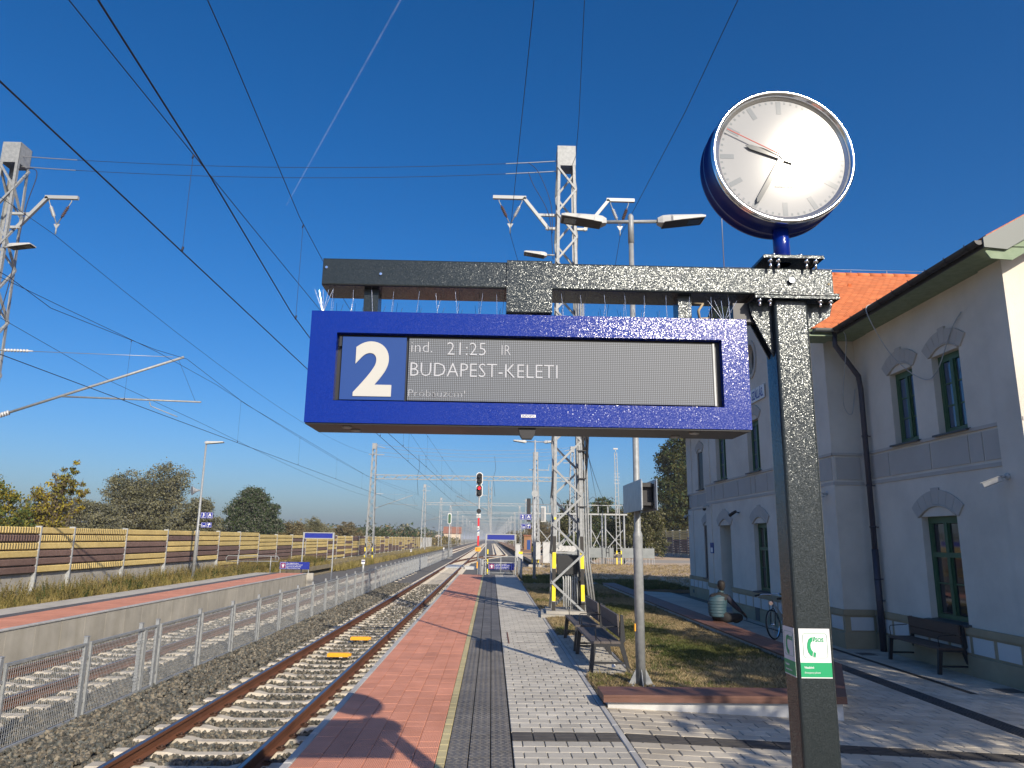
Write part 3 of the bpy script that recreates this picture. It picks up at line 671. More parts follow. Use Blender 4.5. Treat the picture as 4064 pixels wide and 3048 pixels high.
# gable over the middle block, with its oval window
gz0 = ZW; ga = kz(9.24)-.12; b = B(); Yo = 18.80*k_; Zo = kz(6.75); ro, rz = .30*k_, .41*k_
pts = [(YM0-.02, gz0), (YM1+.02, gz0), (RY, ga-.1)]
n = 32; outer = []; 
def ray_tri(a):
    d = Vector((math.cos(a), math.sin(a))); best = 1e9
    for i in range(3):
        p, q = Vector(pts[i]), Vector(pts[(i+1) % 3]); e = q-p; den = d.x*e.y-d.y*e.x
        if abs(den) < 1e-9: continue
        w_ = p-Vector((Yo, Zo)); t = (w_.x*e.y-w_.y*e.x)/den; u = (w_.x*d.y-w_.y*d.x)/den
        if t > 0 and -1e-6 <= u <= 1+1e-6: best = min(best, t)
    return (Yo+d.x*best, Zo+d.y*best)
angs = sorted([2*math.pi*i/n for i in range(n)]+[math.atan2(p[1]-Zo, p[0]-Yo) % (2*math.pi) for p in pts])
o_ = [ray_tri(a) for a in angs]; i_ = [(Yo+ro*math.cos(a), Zo+rz*math.sin(a)) for a in angs]; m_ = len(angs)
vs = [(XM, *p) for p in o_]+[(XM, *p) for p in i_]+[(XM+.3, *p) for p in i_]+[(XM+.3, *p) for p in o_]
b.add(vs, [(i, (i+1) % m_, m_+(i+1) % m_, m_+i) for i in range(m_)]+[(m_+i, m_+(i+1) % m_, 2*m_+(i+1) % m_, 2*m_+i) for i in range(m_)]+[(2*m_+i, 2*m_+(i+1) % m_, 3*m_+(i+1) % m_, 3*m_+i) for i in range(m_)])
b.build('gable', 'plaster', parent=st_)
b = B(); A = [2*math.pi*i/36 for i in range(36)]
for i in range(36):
    a0, a1 = A[i], A[(i+1) % 36]
    P = lambda a, s, x: (x, Yo+(ro+s)*math.cos(a), Zo+(rz+s)*math.sin(a))
    b.add([P(a0, .0, XM-.035), P(a1, .0, XM-.035), P(a1, .13, XM-.035), P(a0, .13, XM-.035), P(a0, 0, XM+.06), P(a1, 0, XM+.06), P(a1, .13, XM+.004), P(a0, .13, XM+.004)], [(0, 3, 2, 1), (0, 1, 5, 4), (2, 3, 7, 6)])
ow = b.build('oval_window', 'plaster_stone', parent=st_)
B().bb(XM+.15, XM+.17, Yo-ro-.02, Yo+ro+.02, Zo-rz-.02, Zo+rz+.02).build('pane', 'glass_dark', parent=ow)
# plinth, cornices, string course with recessed panels
def band(X, y0, y1, ops, dx=0):
    def cut(z0, z1, a, b_):
        segs = [(y0, y1)]
        for o in ops:
            if o[2] < z1-.02 and o[3] > z0+.02: segs = [q for s in segs for q in ((s[0], min(s[1], o[0])), (max(s[0], o[1]), s[1])) if q[1]-q[0] > .01]
        return segs
    for a, c in cut(GB, ZP, 0, 0): B().cham(X-.075, X+.001, a, c, GB-.3, ZP, .0).build('plinth', 'sand', parent=st_)
    for a, c in cut(ZP, ZT, 0, 0):
        B().bb(X-.030, X+.001, a, c, ZP, ZT-.12).build('plinth_field', 'sand', parent=st_)
        B().bb(X-.062, X+.001, a-.004, c+.004, ZT-.12, ZT).build('plinth_moulding', 'sand', parent=st_)
        L = c-a; n = max(1, round(L/.62)); 
        for i in range(n):
            g = L/n; B().cham(0, .3, 0, .3, 0, .3, .01) ; q = B(); q.box((X-.036, a+g*(i+.5), (ZP+.03+ZT-.15)/2), (.016, g-.10, ZT-ZP-.20)); q.build('plinth_panel', 'panel_light', parent=st_)
    B().bb(X-.035, X+.001, y0-.03, y1+.0, ZS1, ZS1+.06).build('string_moulding', 'plaster_stone', parent=st_)
    B().bb(X-.022, X+.001, y0-.02, y1+.0, ZS0-.07, ZS0).build('string_moulding', 'plaster_stone', parent=st_)
    y = y0+.08; j = 0
    while y < y1-.25:
        l = min((.95, .38, 1.15, 1.5)[j % 4], y1-.06-y); B().bb(X-.018, X+.001, y, y+l-.05, ZS0+.055, ZS1-.045).build('frieze_panel', 'plaster_stone', parent=st_); y += l; j += 1
band(XN, YN0, YM0-.08, NO); band(XM, YM0, YM1, MO); band(XF, YM1+.08, YF1, FO)
for (y0, y1, X) in ((YM0, XN, 0),):
    B().bb(XM-.075, XN-.08, YM0-.075, YM0+.001, GB-.3, ZP).build('plinth', 'sand', parent=st_)
    B().bb(XM-.03, XN-.035, YM0-.03, YM0+.001, ZP, ZT-.12).build('plinth_field', 'sand', parent=st_)
    B().bb(XM-.062, XN-.065, YM0-.062, YM0+.001, ZT-.12, ZT).build('plinth_moulding', 'sand', parent=st_)
    B().bb(XM+.1, XN-.1, YM0-.042, YM0-.03, ZP+.04, ZT-.16).build('plinth_panel', 'panel_light', parent=st_)
    B().bb(XM-.035, XN-.04, YM0-.035, YM0+.001, ZS1, ZS1+.06).bb(XM-.022, XN-.03, YM0-.022, YM0+.001, ZS0-.07, ZS0).build('string_moulding', 'plaster_stone', parent=st_)
    B().bb(XM+.06, XN-.08, YM0-.018, YM0+.001, ZS0+.055, ZS1-.045).build('frieze_panel', 'plaster_stone', parent=st_)
B().bb(XN, 17.5, YN0-.07, YN0, GB-.3, ZP).build('plinth', 'sand', parent=st_); B().bb(XN-.05, 17.5, YN0-.055, YN0, ZT-.12, ZT).build('plinth_moulding', 'sand', parent=st_)
B().bb(XN-.045, XN+.001, YN0-.02, YN0+.56, ZT+.002, ZW-.01).build('corner_strip', 'plaster', parent=st_)
for (X, a, c) in ((XM, YM0-.02, YM0+.5), (XM, YM1-.62, YM1-.02), (XF, YF1-.75, YF1-.02)):
    B().bb(X-.028, X+.001, a, c, ZT+.002, ZS0-.072).bb(X-.028, X+.001, a, c, ZS1+.062, ZW-.01).build('corner_strip', 'plaster', parent=st_)
# windows
def window(X, y0, y1, z0, z1, rows, arch=True, door=False, lite='glass_blue', gf=False):
    d = .13; w = y1-y0; f = B(); fw = .085
    zf0 = z0+(.0 if door else .02)
    f.bb(X+d, X+d+.09, y0, y0+fw, zf0, z1).bb(X+d, X+d+.09, y1-fw, y1, zf0, z1).bb(X+d, X+d+.09, y0+fw, y1-fw, z1-fw*1.5, z1).bb(X+d, X+d+.09, y0+fw, y1-fw, zf0, zf0+fw)
    ym = (y0+y1)/2; f.bb(X+d-.02, X+d+.09, ym-.045, ym+.045, zf0+fw, z1-fw*1.5)
    fr = f.build('window' if not door else 'door', 'green_frame', parent=st_)
    if gf: B().bb(X+d-.03, X+d+.088, y0+fw, y1-fw, z0+(z1-z0)*.60, z0+(z1-z0)*.60+.09).build('transom', 'green_frame', parent=fr)
    zz = [zf0+fw+(z1-fw*1.5-zf0-fw)*i/rows for i in range(rows+1)]
    for s, (a, c) in enumerate(((y0+fw, ym-.045), (ym+.045, y1-fw))):
        B().bb(X+d+.01, X+d+.06, a, a+.035, zz[0], zz[-1]).bb(X+d+.01, X+d+.06, c-.035, c, zz[0], zz[-1]).build('casement', 'green_frame', parent=fr)
        for i in range(1, rows): B().bb(X+d+.012, X+d+.058, a+.035, c-.035, zz[i]-.013, zz[i]+.013).build('glazing_bar', 'green_frame', parent=fr)
        for i in range(rows): B().bb(X+d+.03, X+d+.036, a+.035, c-.035, zz[i]+.013, zz[i+1]-.013).build('pane', lite, parent=fr)
    if not gf and not door:
        q = B()
        for s, e in ((y0+.12, y0+.36), (y1-.36, y1-.12)):
            for i in range(6): yy = s+(e-s)*i/6; q.bb(X+d+.12+.012*(i % 2), X+d+.125+.012*(i % 2), yy, yy+(e-s)/6, z0+.1, z1-.1)
        q.build('curtain', 'curtain', parent=fr)
    if not door: B().prism([(X-.10, z0-.045), (X+d, z0-.02), (X+d, z0+.018), (X-.10, z0-.01)], w+.16, 1, y0-.08).build('window_sill', 'sill_dark', parent=st_)
    if arch: archs(X, y0, y1, z1)
def archs(X, y0, y1, z1):
    ym = (y0+y1)/2; w = y1-y0; rise = .16*w/.95; R = (w*w/4+rise*rise)/(2*rise); zc = z1+rise-R; half = math.asin(w/2/R); t = .30; fl = 1.12
    # hollow above the frame: a shallow tympanum shadow line
    n = 7
    for i in range(n):
        a0 = -half*fl+2*half*fl*i/n+.004; a1 = -half*fl+2*half*fl*(i+1)/n-.004
        key = .05 if i == n//2 else 0
        def P(a, r, x): return (x, ym+r*math.sin(a), zc+r*math.cos(a))
        r0, r1 = R+.035, R+t+key; am = (a0+a1)/2
        vs = [P(a0, r0, X-.03), P(am, r0, X-.03), P(a1, r0, X-.03), P(a1, r1, X-.03), P(am, r1, X-.03), P(a0, r1, X-.03)]
        vs += [(X+.002, v[1], v[2]) for v in vs]
        B().add(vs, [(0, 1, 2, 3, 4, 5), (11, 10, 9, 8, 7, 6)]+[(i_, (i_+1) % 6, 6+(i_+1) % 6, 6+i_) for i_ in range(6)]).build('arch_stone', 'plaster_stone', parent=st_)
    # curved shadow-casting hood line
    b = B(); m = 10; q = []
    for i in range(m+1):
        a = -half*1.02+2*half*1.02*i/m; q.append((X-.02, ym+(R+.015)*math.sin(a), zc+(R+.015)*math.cos(a)))
    b.tube(q, .022, 5).build('arch_bead', 'plaster_stone', parent=st_)
for o in NO[:2]: window(XN, *o, 3)
window(XN, *NO[2], 3, gf=True, lite='glass_dark')
for o in MO[:3]: window(XM, *o, 3)
for o in MO[3:5]: window(XM, *o, 3, gf=True, lite='glass_dark')
archs(XM, MO[5][0], MO[5][1], MO[5][3]); y0, y1, z0, z1 = MO[5]
B().bb(XM+.42, XM+.48, y0, y1, GB, z1).build('door', 'green_frame', parent=st_)
B().bb(XM-.25, XM+.4, y0-.1, y1+.1, GB-.1, GB+.09).build('door_step', 'concrete', parent=st_)
window(XF, *FO[0], 3, gf=True, lite='glass_dark'); window(XF, *FO[1], 3)
B().bb(XM-.082, XM-.07, 19.0*k_, 19.3*k_, GB+.03, GB+.38).build('vent_cover', 'sill_dark', parent=st_)
B().bb(XF-.082, XF-.07, 27.8*k_, 28.0*k_, GB+.12, GB+.25).build('vent_cover', 'sill_dark', parent=st_)
# roofs ------------------------------------------------------------
EX, EZ = 6.9*k_, kz(6.19); oh = .55
def slab_roof(name, poly, th, mat, parent):
    """poly: 4 points of the top surface"""
    p = [Vector(q) for q in poly]; n_ = (p[1]-p[0]).cross(p[2]-p[1]).normalized(); n_ = n_ if n_.z > 0 else -n_
    return B().add(p+[q-n_*th for q in p], [(0, 1, 2, 3), (7, 6, 5, 4)]+[(i, (i+1) % 4, 4+(i+1) % 4, 4+i) for i in range(4)]).build(name, mat, parent=parent)
xr = 13.1
GX0 = EX; zn = EZ+.03
rn = slab_roof('roof', [(GX0, YN0-oh, zn), (xr, YN0-oh, zn+(xr-GX0)*.56), (xr, YF1+oh, zn+(xr-GX0)*.56), (GX0, YF1+oh, zn)], .10, 'tile', st_)
slab_roof('roof', [(18.3, YN0-oh, zn), (xr, YN0-oh, zn+(xr-GX0)*.56), (xr, YF1+oh, zn+(xr-GX0)*.56), (18.3, YF1+oh, zn)], .10, 'tile', st_)
q = B()
for i in range(60):   # row of tile edges at the verge and along the eaves
    x = GX0+.1+i*.10; 
    if x < xr: q.box((x, YN0-oh+.1, zn+(x-GX0)*.56+.015), (.11, .2, .022), (0, -math.atan(.56), 0))
q.build('verge_tiles', 'tile', parent=rn)
B().prism([(EX-.02, zn-.16), (EX-.02, zn-.0), (xr, zn+.0+(xr-EX)*.56), (xr, zn-.27+(xr-EX)*.56), (EX+.35, zn-.27+.08)], .03, 1, YN0-oh-.03).build('barge_board', 'zinc', parent=st_)
B().prism([(EX+.1, zn-.33), (EX+.02, zn-.21), (xr, zn-.21+(xr-EX)*.56), (xr, zn-.42+(xr-EX)*.56), (EX+.45, zn-.42+.07)], .03, 1, YN0-oh+.02).build('soffit_board', 'soffit', parent=st_)
B().bb(EX+.02, XN-.002, YN0-oh, YM0-.002, ZW-.03, ZW).build('soffit', 'soffit', parent=st_)
B().bb(EX, EX+.03, YN0-oh, YM0-.3, ZW-.05, EZ-.05).build('fascia', 'gutter', parent=st_)
# middle block: ridge across, gable towards the tracks
mz = EZ+.02; mr = kz(9.27); ex = 6.33*k_; me0 = YM0-.62; me1 = YM1+.62
def mid_z(y): return mz+(mr-mz)*(1-abs(y-RY)/(RY-me0))
for s, e in ((me0, 0), (me1, 1)):
    slab_roof('roof', [(ex, s, mz-.04), (17, s, mz-.04), (17, RY, mr-.04), (ex, RY, mr-.04)], .09, 'soffit', st_)
tiles = []
ang = math.atan2(mr-mz, RY-me0); Ls = math.hypot(mr-mz, RY-me0); rows = int(Ls/.155); wt = .185
TM = B().prism([(-wt/2+.004, .0), (wt/2-.004, 0), (wt/2-.004, -.19), (wt*.3, -.225), (0, -.235), (-wt*.3, -.225), (-wt/2+.004, -.19)], .018, 2, 0).mesh('roof_tile', 'tile')
rt = B().bb(ex, ex+.001, RY-.001, RY, mr-.06, mr-.059).build('tile_field', 'tile', parent=st_)
tl = []
for r_ in range(rows+1):
    for c in range(int((16.2-ex)/wt)):
        tl.append((ex+.1+(c+(.5 if r_ % 2 else 0))*wt, r_*.155+.2))
tl.sort(key=lambda t: 0 if (6.9 < t[0] < 11.6) else 1)
vis = [t for t in tl if t[0] < 11.3 and t[0] > 7.0][-1180:]
vis.sort(key=lambda t: t[0]*.3+t[1]); near = vis[:292]; ns = set(near)
for (x, u) in near:
    o = link('roof_tile', TM, rt, Vector((x, me0+u*math.cos(ang), mz+u*math.sin(ang)+.006))-Vector(st_['_w']), (ang+.05, 0, rnd.uniform(-.01, .01)))
b = B(); ca, sa = math.cos(ang+.05), math.sin(ang+.05)
tv = [tuple(v.co) for v in TM.vertices]; tf = [tuple(p.vertices) for p in TM.polygons]
for (x, u) in tl:
    if (x, u) in ns: continue
    cy, cz = me0+u*math.cos(ang), mz+u*math.sin(ang)+.006
    b.add([(x+v[0], cy+v[1]*ca-v[2]*sa, cz+v[1]*sa+v[2]*ca) for v in tv], tf)
r = b.build('roof_tile', 'tile', parent=rt); r['kind'] = 'stuff'
q = B()
for i in range(26): q.cyl((ex+.05+i*.38, RY, mr+.01), (ex+.46+i*.38, RY, mr+.01), .095, 10, .085)
q.build('ridge_tiles', 'tile', parent=st_); q = B().tube([(ex, RY, mr+.2), (16, RY, mr+.2)], .006, 4)
for i in range(9): q.cyl((ex+.6+i*1.15, RY, mr+.05), (ex+.6+i*1.15, RY, mr+.2), .012, 5)
q.tube([(ex+.02, RY, mr), (ex+.02, RY, 14.2)], .014, 5); q.build('lightning_wire', 'wire_light', parent=st_)
for (x, u) in ((8.3, 4.9), (9.3, 4.95), (10.3, 4.8), (8.0, 1.0), (7.5, .8)):
    B().box((x, me0+u*math.cos(ang), mz+u*math.sin(ang)+.06), (.10, .04, .10), (ang, 0, 0)).build('snow_guard', 'tile', parent=st_)
# verge and eaves of the middle block
for s, e in ((-1, me0), (1, me1)):
    B().bar((ex-.02, e, mz-.12), (ex-.02, RY, mr-.12), .04, .2, (1, 0, 0)).build('barge_board', 'gutter', parent=st_)
B().bb(ex, XM, me0, YM0, mz-.19, mz-.15).bb(XM-.6, 16, me0+.02, YM0-.001, ZW-.04, ZW).build('soffit', 'soffit', parent=st_)
g = B(); hp = [(math.cos(a)*.075, -math.sin(a)*.075) for a in [math.pi*i/8 for i in range(9)]]
def gutter(x0, x1, y0, y1, z):
    b = B(); ax = abs(x1-x0) > abs(y1-y0); n = 9
    f0 = [(x0, y0+p[0], z+p[1]) if ax else (x0+p[0], y0, z+p[1]) for p in hp]; f1 = [(x1, y1+p[0], z+p[1]) if ax else (x1+p[0], y1, z+p[1]) for p in hp]
    return b.add(f0+f1, [(i, i+1, n+i+1, n+i) for i in range(n-1)], True).add(f0+[(f0[4][0], f0[4][1], z)], [(0, 1, 2, 3, 4, 5, 6, 7, 8)]).add(f1, [(0, 1, 2, 3, 4, 5, 6, 7, 8)])
gutter(EX-.075, EX-.075, YN0-oh, YM0-.35, EZ-.01).build('gutter', 'gutter', parent=st_)
gutter(ex+.1, XN-.3, me0-.07, me0-.07, mz-.04).build('gutter', 'zinc', parent=st_)
for y in np.arange(YN0-.3, YM0-.5, .55): B().tube([(EX-.16, y, EZ+.01), (EX-.15, y, EZ-.06), (EX-.075, y, EZ-.1), (EX, y, EZ-.06)], .009, 5).build('gutter_bracket', 'gutter', parent=st_)
dp = B().tube([(EX-.05, YM0-.6, EZ-.08), (EX-.05, YM0-.6, EZ-.38), (XN-.16, YM0-.42, EZ-1.05), (XN-.12, YM0-.40, EZ-1.35), (XN-.12, YM0-.40, GB)], .058, 12).tube([(XN-.12, YM0-.40, kz(1.85)), (XN-.12, YM0-.40, GB)], .068, 12).build('downpipe', 'pipe', parent=st_)
for z in (4.3, 3.2, 2.3, 1.2, .75): B().bb(XN-.12, XN, YM0-.42, YM0-.38, z, z+.02).lathe((XN-.12, YM0-.40, z-.005), (0, 0, 1), [(.072, 0), (.072, .035)], 12).build('pipe_clamp', 'pipe', parent=dp)
B().tube(smooth([(EX+.03, YM0-2.2, EZ+.1), (EX-.2, YM0-2.35, EZ-.15), (EX+.2, YM0-2.35, EZ-1.0), (XN-.1, YM0-2.6, EZ-1.55), (XN-.06, YM0-3.1, EZ-1.6), (XN-.05, YM0-3.7, EZ-.9), (XN-.03, YM0-4.0, EZ-.65)]), .010, 6).build('hanging_cable', 'galv_dull', parent=st_)
B().tube(smooth([(XM+.1, me0-.1, mz-.05), (XM+.12, me0-.2, mz-.4), (XM+.25, YM0-.2, mz-1.6), (XM+.45, YM0-.15, mz-1.9), (XM+.6, YM0-.1, mz-1.3)]), .008, 6).build('hanging_cable', 'galv_dull', parent=st_)
# name plate of the station on the wall
t = thing('station_name_plate', 'white enamel plate with blue lettering under the oval window of the station', 'sign', (XM-.04, 18.2*k_, kz(5.72)))
B().bb(XM-.05, XM-.03, 17.88*k_, 20.1*k_, kz(5.55), kz(5.90)).build('plate', 'white_sign', parent=t)
text('SZÁLLÁS.', .36, 'blue_flat', t, (XM-.053, 17.96*k_, kz(5.61)), (R_(90), 0, R_(-90)), align='RIGHT', sx=.62, bold=.004)
# ---------------------------------------------------------------- cameras and small fittings on the building
def cctv(x, y, z, lab, flip=1):
    t = thing('security_camera', lab, 'camera', (x, y, z), 'security cameras on the station wall')
    B().lathe((x, y, z), (-1, 0, 0), [(.055, 0), (.055, .03), (.035, .05)], 12).tube([(x-.04, y, z), (x-.14, y, z-.01), (x-.19, y, z-.05)], .02, 8).build('bracket', 'white_box', parent=t)
    d = Vector((-.62, .6*flip, -.32)).normalized(); c = Vector((x-.18, y, z-.06)); a = B().bar(c-d*.06, c+d*.22, .085, .075).bar(c-d*.06+Vector((0, 0, .045)), c+d*.26+Vector((0, 0, .045)), .10, .012); bd = a.build('housing', 'white_box', parent=t)
    B().cyl(c+d*.22, c+d*.225, .03, 10).build('lens', 'lens_black', parent=bd)
cctv(XN-.045, 10.37*k_, kz(2.93), 'white bullet camera high on the near corner of the station above the wall bench')
cctv(XM, 14.85*k_, kz(2.95), 'white bullet camera beside the grey post, on the corner of the middle block')
def dome(x, y, z, lab):
    t = thing('security_camera', lab, 'camera', (x, y, z), 'security cameras on the station wall')
    B().tube([(x, y, z+.08), (x-.12, y, z+.1), (x-.2, y, z+.06)], .03, 8).build('bracket', 'white_box', parent=t); B().lathe((x-.2, y, z), (0, 0, 1), [(.02, -.09), (.06, -.06), (.07, 0)], 12).build('dome', 'lens_black', parent=t); B().lathe((x-.2, y, z), (0, 0, 1), [(.075, 0), (.07, .06), (.03, .09)], 12).build('housing', 'white_box', parent=t)
dome(XM, 23.1*k_, kz(2.98), 'white dome camera over the far end of the middle block near the small blue plate'); dome(XF, 28.3*k_, kz(2.85), 'white dome camera at the far corner of the station by the trees')
t = thing('wall_plate', 'small square blue and pale notice plate on the wall beside the doorway', 'sign', (XF-.02, 25.2*k_, 2)); B().bb(XM-.03, XM-.002, 22.85*k_, 23.15*k_, kz(1.6), kz(1.92)).build('plate', 'two_blue', parent=t); B().bb(XM-.033, XM-.031, 22.89*k_, 23.11*k_, kz(1.63), kz(1.77)).build('picture', 'sticker_white', parent=t)
t = thing('wall_lamp', 'small dark spotlight on the wall between doorway and window', 'lamp', (XM, 20.35*k_, kz(2.75))); B().bar((XM, 20.35*k_, kz(2.75)), (XM-.15, 20.35*k_, kz(2.75)+.02), .03).build('arm', 'iron', parent=t); B().cyl((XM-.13, 20.3*k_, kz(2.78)), (XM-.25, 20.5*k_, kz(2.68)), .045, 8, .06).build('head', 'iron', parent=t)
# ================================================================ DISPLAY SIGN, POST, CLOCK
fr = thing('sign_post', 'dark grey steel post with long horizontal beam carrying the display and the clock', 'post', (1.29, 3.07, 0))
def rsq(b, x0, x1, y0, y1, z0, z1, r=.012, ax=2):
    def corner(a0, a1, b0, b1):
        p = []
        for (cx, cy, s) in ((a1-r, b1-r, 0), (a0+r, b1-r, 90), (a0+r, b0+r, 180), (a1-r, b0+r, 270)):
            p += [(cx+r*math.cos(R_(s+t)), cy+r*math.sin(R_(s+t))) for t in (0, 30, 60, 90)]
        return p
    if ax == 2: return b.prism(corner(x0, x1, y0, y1), z1-z0, 2, z0)
    return b.prism(corner(y0, y1, z0, z1), x1-x0, 0, x0)
rsq(B(), 1.214, 1.364, 3.0, 3.13, -.05, 2.985).build('post', 'grey_coat', parent=fr)
bz0, bz1 = 3.012, 3.135
rsq(B(), -.752, 1.482, 3.0, 3.19, bz0, bz1, .008, 0).build('beam', 'grey_coat', parent=fr)
rsq(B(), .046, .243, 2.991, 3.199, bz0-.11, bz1+.006, .005, 0).build('beam_sleeve', 'grey_coat', parent=fr)
for x0, x1 in ((-.577, -.514), (.806, .864)): B().bb(x0, x1, 3.05, 3.14, 2.88, bz0).build('hanger', 'grey_coat', parent=fr)
B().cham(1.12, 1.49, 2.965, 3.20, 2.985, 3.0, .004).build('flange', 'grey_coat', parent=fr); B().cham(1.12, 1.49, 2.965, 3.20, 3.0005, 3.0115, .003).build('flange', 'grey_coat', parent=fr)
for s, xa in ((-1, 1.214), (1, 1.364)):
    for y in (3.035, 3.09): B().prism([(xa, 2.985), (xa+s*(.125 if s > 0 else .10), 2.985), (xa+s*(.11 if s > 0 else .09), 2.93), (xa, 2.74 if s < 0 else 2.86)], .009, 1, y).build('gusset', 'grey_coat', parent=fr)
B().bb(1.05, 1.214, 3.05, 3.11, 2.90, 2.985).build('corner_plate', 'steel_dark', parent=fr)
for x in (1.145, 1.19, 1.41, 1.455):
    B().cyl((x, 2.982, 2.972), (x, 2.982, 2.986), .0105, 6).cyl((x, 2.982, 2.952), (x, 2.982, 2.974), .006, 8).build('bolt', 'chrome', parent=fr)
B().cyl((1.295, 2.985, 3.075), (1.295, 3.0, 3.075), .013, 10).build('bolt', 'chrome', parent=fr); B().cyl((1.462, 2.996, 3.064), (1.462, 3.0, 3.064), .005, 8).build('bolt', 'sand', parent=fr)
for x, z in ((-.735, 3.09), (-.5, 3.065)): B().cyl((x, 2.994, z), (x, 3.0, z), .006, 8).build('bolt', 'chrome', parent=fr)
B().tube([(.845, 3.1, 2.995), (.91, 3.03, 2.97), (.88, 3.0, 2.93), (.89, 3.02, 2.90), (.93, 3.03, 2.905)], .006, 8).build('cable', 'sand', parent=fr)
# emergency phone stickers
def sticker(front):
    t = fr
    if front:
        X = lambda u: 1.222+u*.13; T = lambda x, z, y=2.9985: (x, y, z)
        B().cham(0, .127, -.0015, 0, 0, .185, 0)
        o = Vector((1.226, 2.9985, 1.431)); ex_, ey = Vector((1, 0, 0)), Vector((0, 0, 1)); nn = Vector((0, -1, 0)); rot = (R_(90), 0, 0)
    else: o = Vector((1.2125, 3.122, 1.431)); ex_, ey = Vector((0, -1, 0)), Vector((0, 0, 1)); nn = Vector((-1, 0, 0)); rot = (R_(90), 0, R_(-90))
    W = .124 if front else .112
    def rect(u0, u1, v0, v1, dn, mat, name, par):
        p = [o+ex_*(u0*W)+ey*v0, o+ex_*(u1*W)+ey*v0, o+ex_*(u1*W)+ey*v1, o+ex_*(u0*W)+ey*v1]
        q = [a+nn*dn for a in p]; q2 = [a+nn*(dn-.0008) for a in p]
        return B().add(q+q2, [(0, 1, 2, 3), (7, 6, 5, 4)]+[(i, (i+1) % 4, 4+(i+1) % 4, 4+i) for i in range(4)]).build(name, mat, parent=par)
    s_ = rect(0, 1, 0, .186, .001, 'sticker_white', 'emergency_sticker', t); rect(0, 1, .004, .058, .0016, 'green_sign', 'green_field', s_)
    def poly(pts, mat, name, dn=.0022):
        q = [o+ex_*(p[0]*W)+ey*p[1]+nn*dn for p in pts]; q2 = [a-nn*.0006 for a in q]; n = len(q)
        B().add(q+q2, [tuple(range(n)), tuple(reversed(range(n, 2*n)))]+[(i, (i+1) % n, n+(i+1) % n, n+i) for i in range(n)]).build(name, mat, parent=s_)
    # outline frame
    fp = []
    for (cx, cy, s) in ((.82, .158, 0), (.20, .158, 90), (.20, .086, 180), (.82, .086, 270)):
        fp += [(cx+.08*math.cos(R_(s+a)), cy+.010*math.sin(R_(s+a))) for a in (0, 30, 60, 90)]
    q = [o+ex_*(p[0]*W)+ey*p[1]+nn*.002 for p in fp]; B().tube(q+[q[0]], .0006, 4).build('outline', 'green_sign', parent=s_)
    # handset
    body = [(.37, .1525), (.30, .145), (.255, .130), (.245, .113), (.27, .097), (.33, .086), (.395, .081), (.43, .099), (.385, .105), (.36, .114), (.355, .124), (.375, .133), (.415, .137), (.45, .1535)]
    poly(body, 'green_sign', 'handset'); poly([(.475, .1545), (.525, .1555), (.49, .1385), (.44, .1375)], 'green_sign', 'earpiece'); poly([(.42, .0805), (.50, .0790), (.52, .0955), (.455, .098)], 'green_sign', 'mouthpiece')
    base = o+ex_*(.52*W)+ey*.136+nn*.0018
    text('SOS', .0215, 'green_sign', fr, base, rot, depth=.0003, bold=.0006, sx=.9)
    text('Vészhívó', .0115, 'sticker_white', fr, o+ex_*(.11*W)+ey*.036+nn*.0020, rot, depth=.0003, bold=.0003, sx=.95)
    text('Emergency phone', .0095, 'sticker_white', fr, o+ex_*(.11*W)+ey*.018+nn*.0020, rot, depth=.0003, sx=.92, shear=.2)
sticker(True); sticker(False)
# display board -------------------------------------------------
ds = thing('departure_display', 'long blue departure display hanging from the beam, large 2 and white train text', 'display', (.15, 3.13, 2.66))
X0, X1, Z0, Z1, Y0, Y1 = -.785, 1.088, 2.412, 2.895, 3.0, 3.255
wx0, wx1, wz0, wz1 = -.672, .975, 2.508, 2.798
b = B(); yb = Y0+.035
b.bb(X0, X1, Y0, yb, Z0, wz0).bb(X0, X1, Y0, yb, wz1, Z1).bb(X0, wx0, Y0, yb, wz0, wz1).bb(wx1, X1, Y0, yb, wz0, wz1)
fo = b.build('front_frame', 'blue_coat', parent=ds)
B().bb(X0+.001, X1-.001, yb, Y1, Z1-.012, Z1-.001).bb(X0+.001, X0+.012, yb, Y1, Z0+.014, Z1-.012).bb(X1-.012, X1-.001, yb, Y1, Z0+.014, Z1-.012).bb(X0+.012, X1-.012, Y1-.01, Y1, Z0+.014, Z1-.012).build('casing', 'blue_coat', parent=ds)
B().bb(X0+.004, X1-.004, Y0+.006, Y1, Z0-.006, Z0+.012).build('underside', 'steel_dark', parent=ds)
B().bb(wx0, wx1, yb, yb+.004, wz0, wz1).build('backing', 'steel_dark', parent=ds)
B().bb(-.366, .938, Y0+.020, yb, wz0+.008, wz1-.012).build('led_panel', 'led_panel', parent=ds)
B().bb(-.650, -.378, Y0+.019, yb, wz0+.006, wz1-.010).build('track_number_field', 'two_blue', parent=ds)
for y in (0,): B().bb(.940, .948, Y0+.018, yb, wz0+.006, wz1-.010).build('inner_strip', 'galv_dull', parent=ds)
B().bb(-.662, -.652, Y0+.012, yb, wz1-.055, wz1-.012).build('hinge', 'iron', parent=ds)
B().bb(wx0-.0, wx1, Y0+.0, Y0+.003, wz0-.002, wz0).bb(wx0, wx1, Y0, Y0+.003, wz1, wz1+.002).build('window_seal', 'steel_dark', parent=ds)
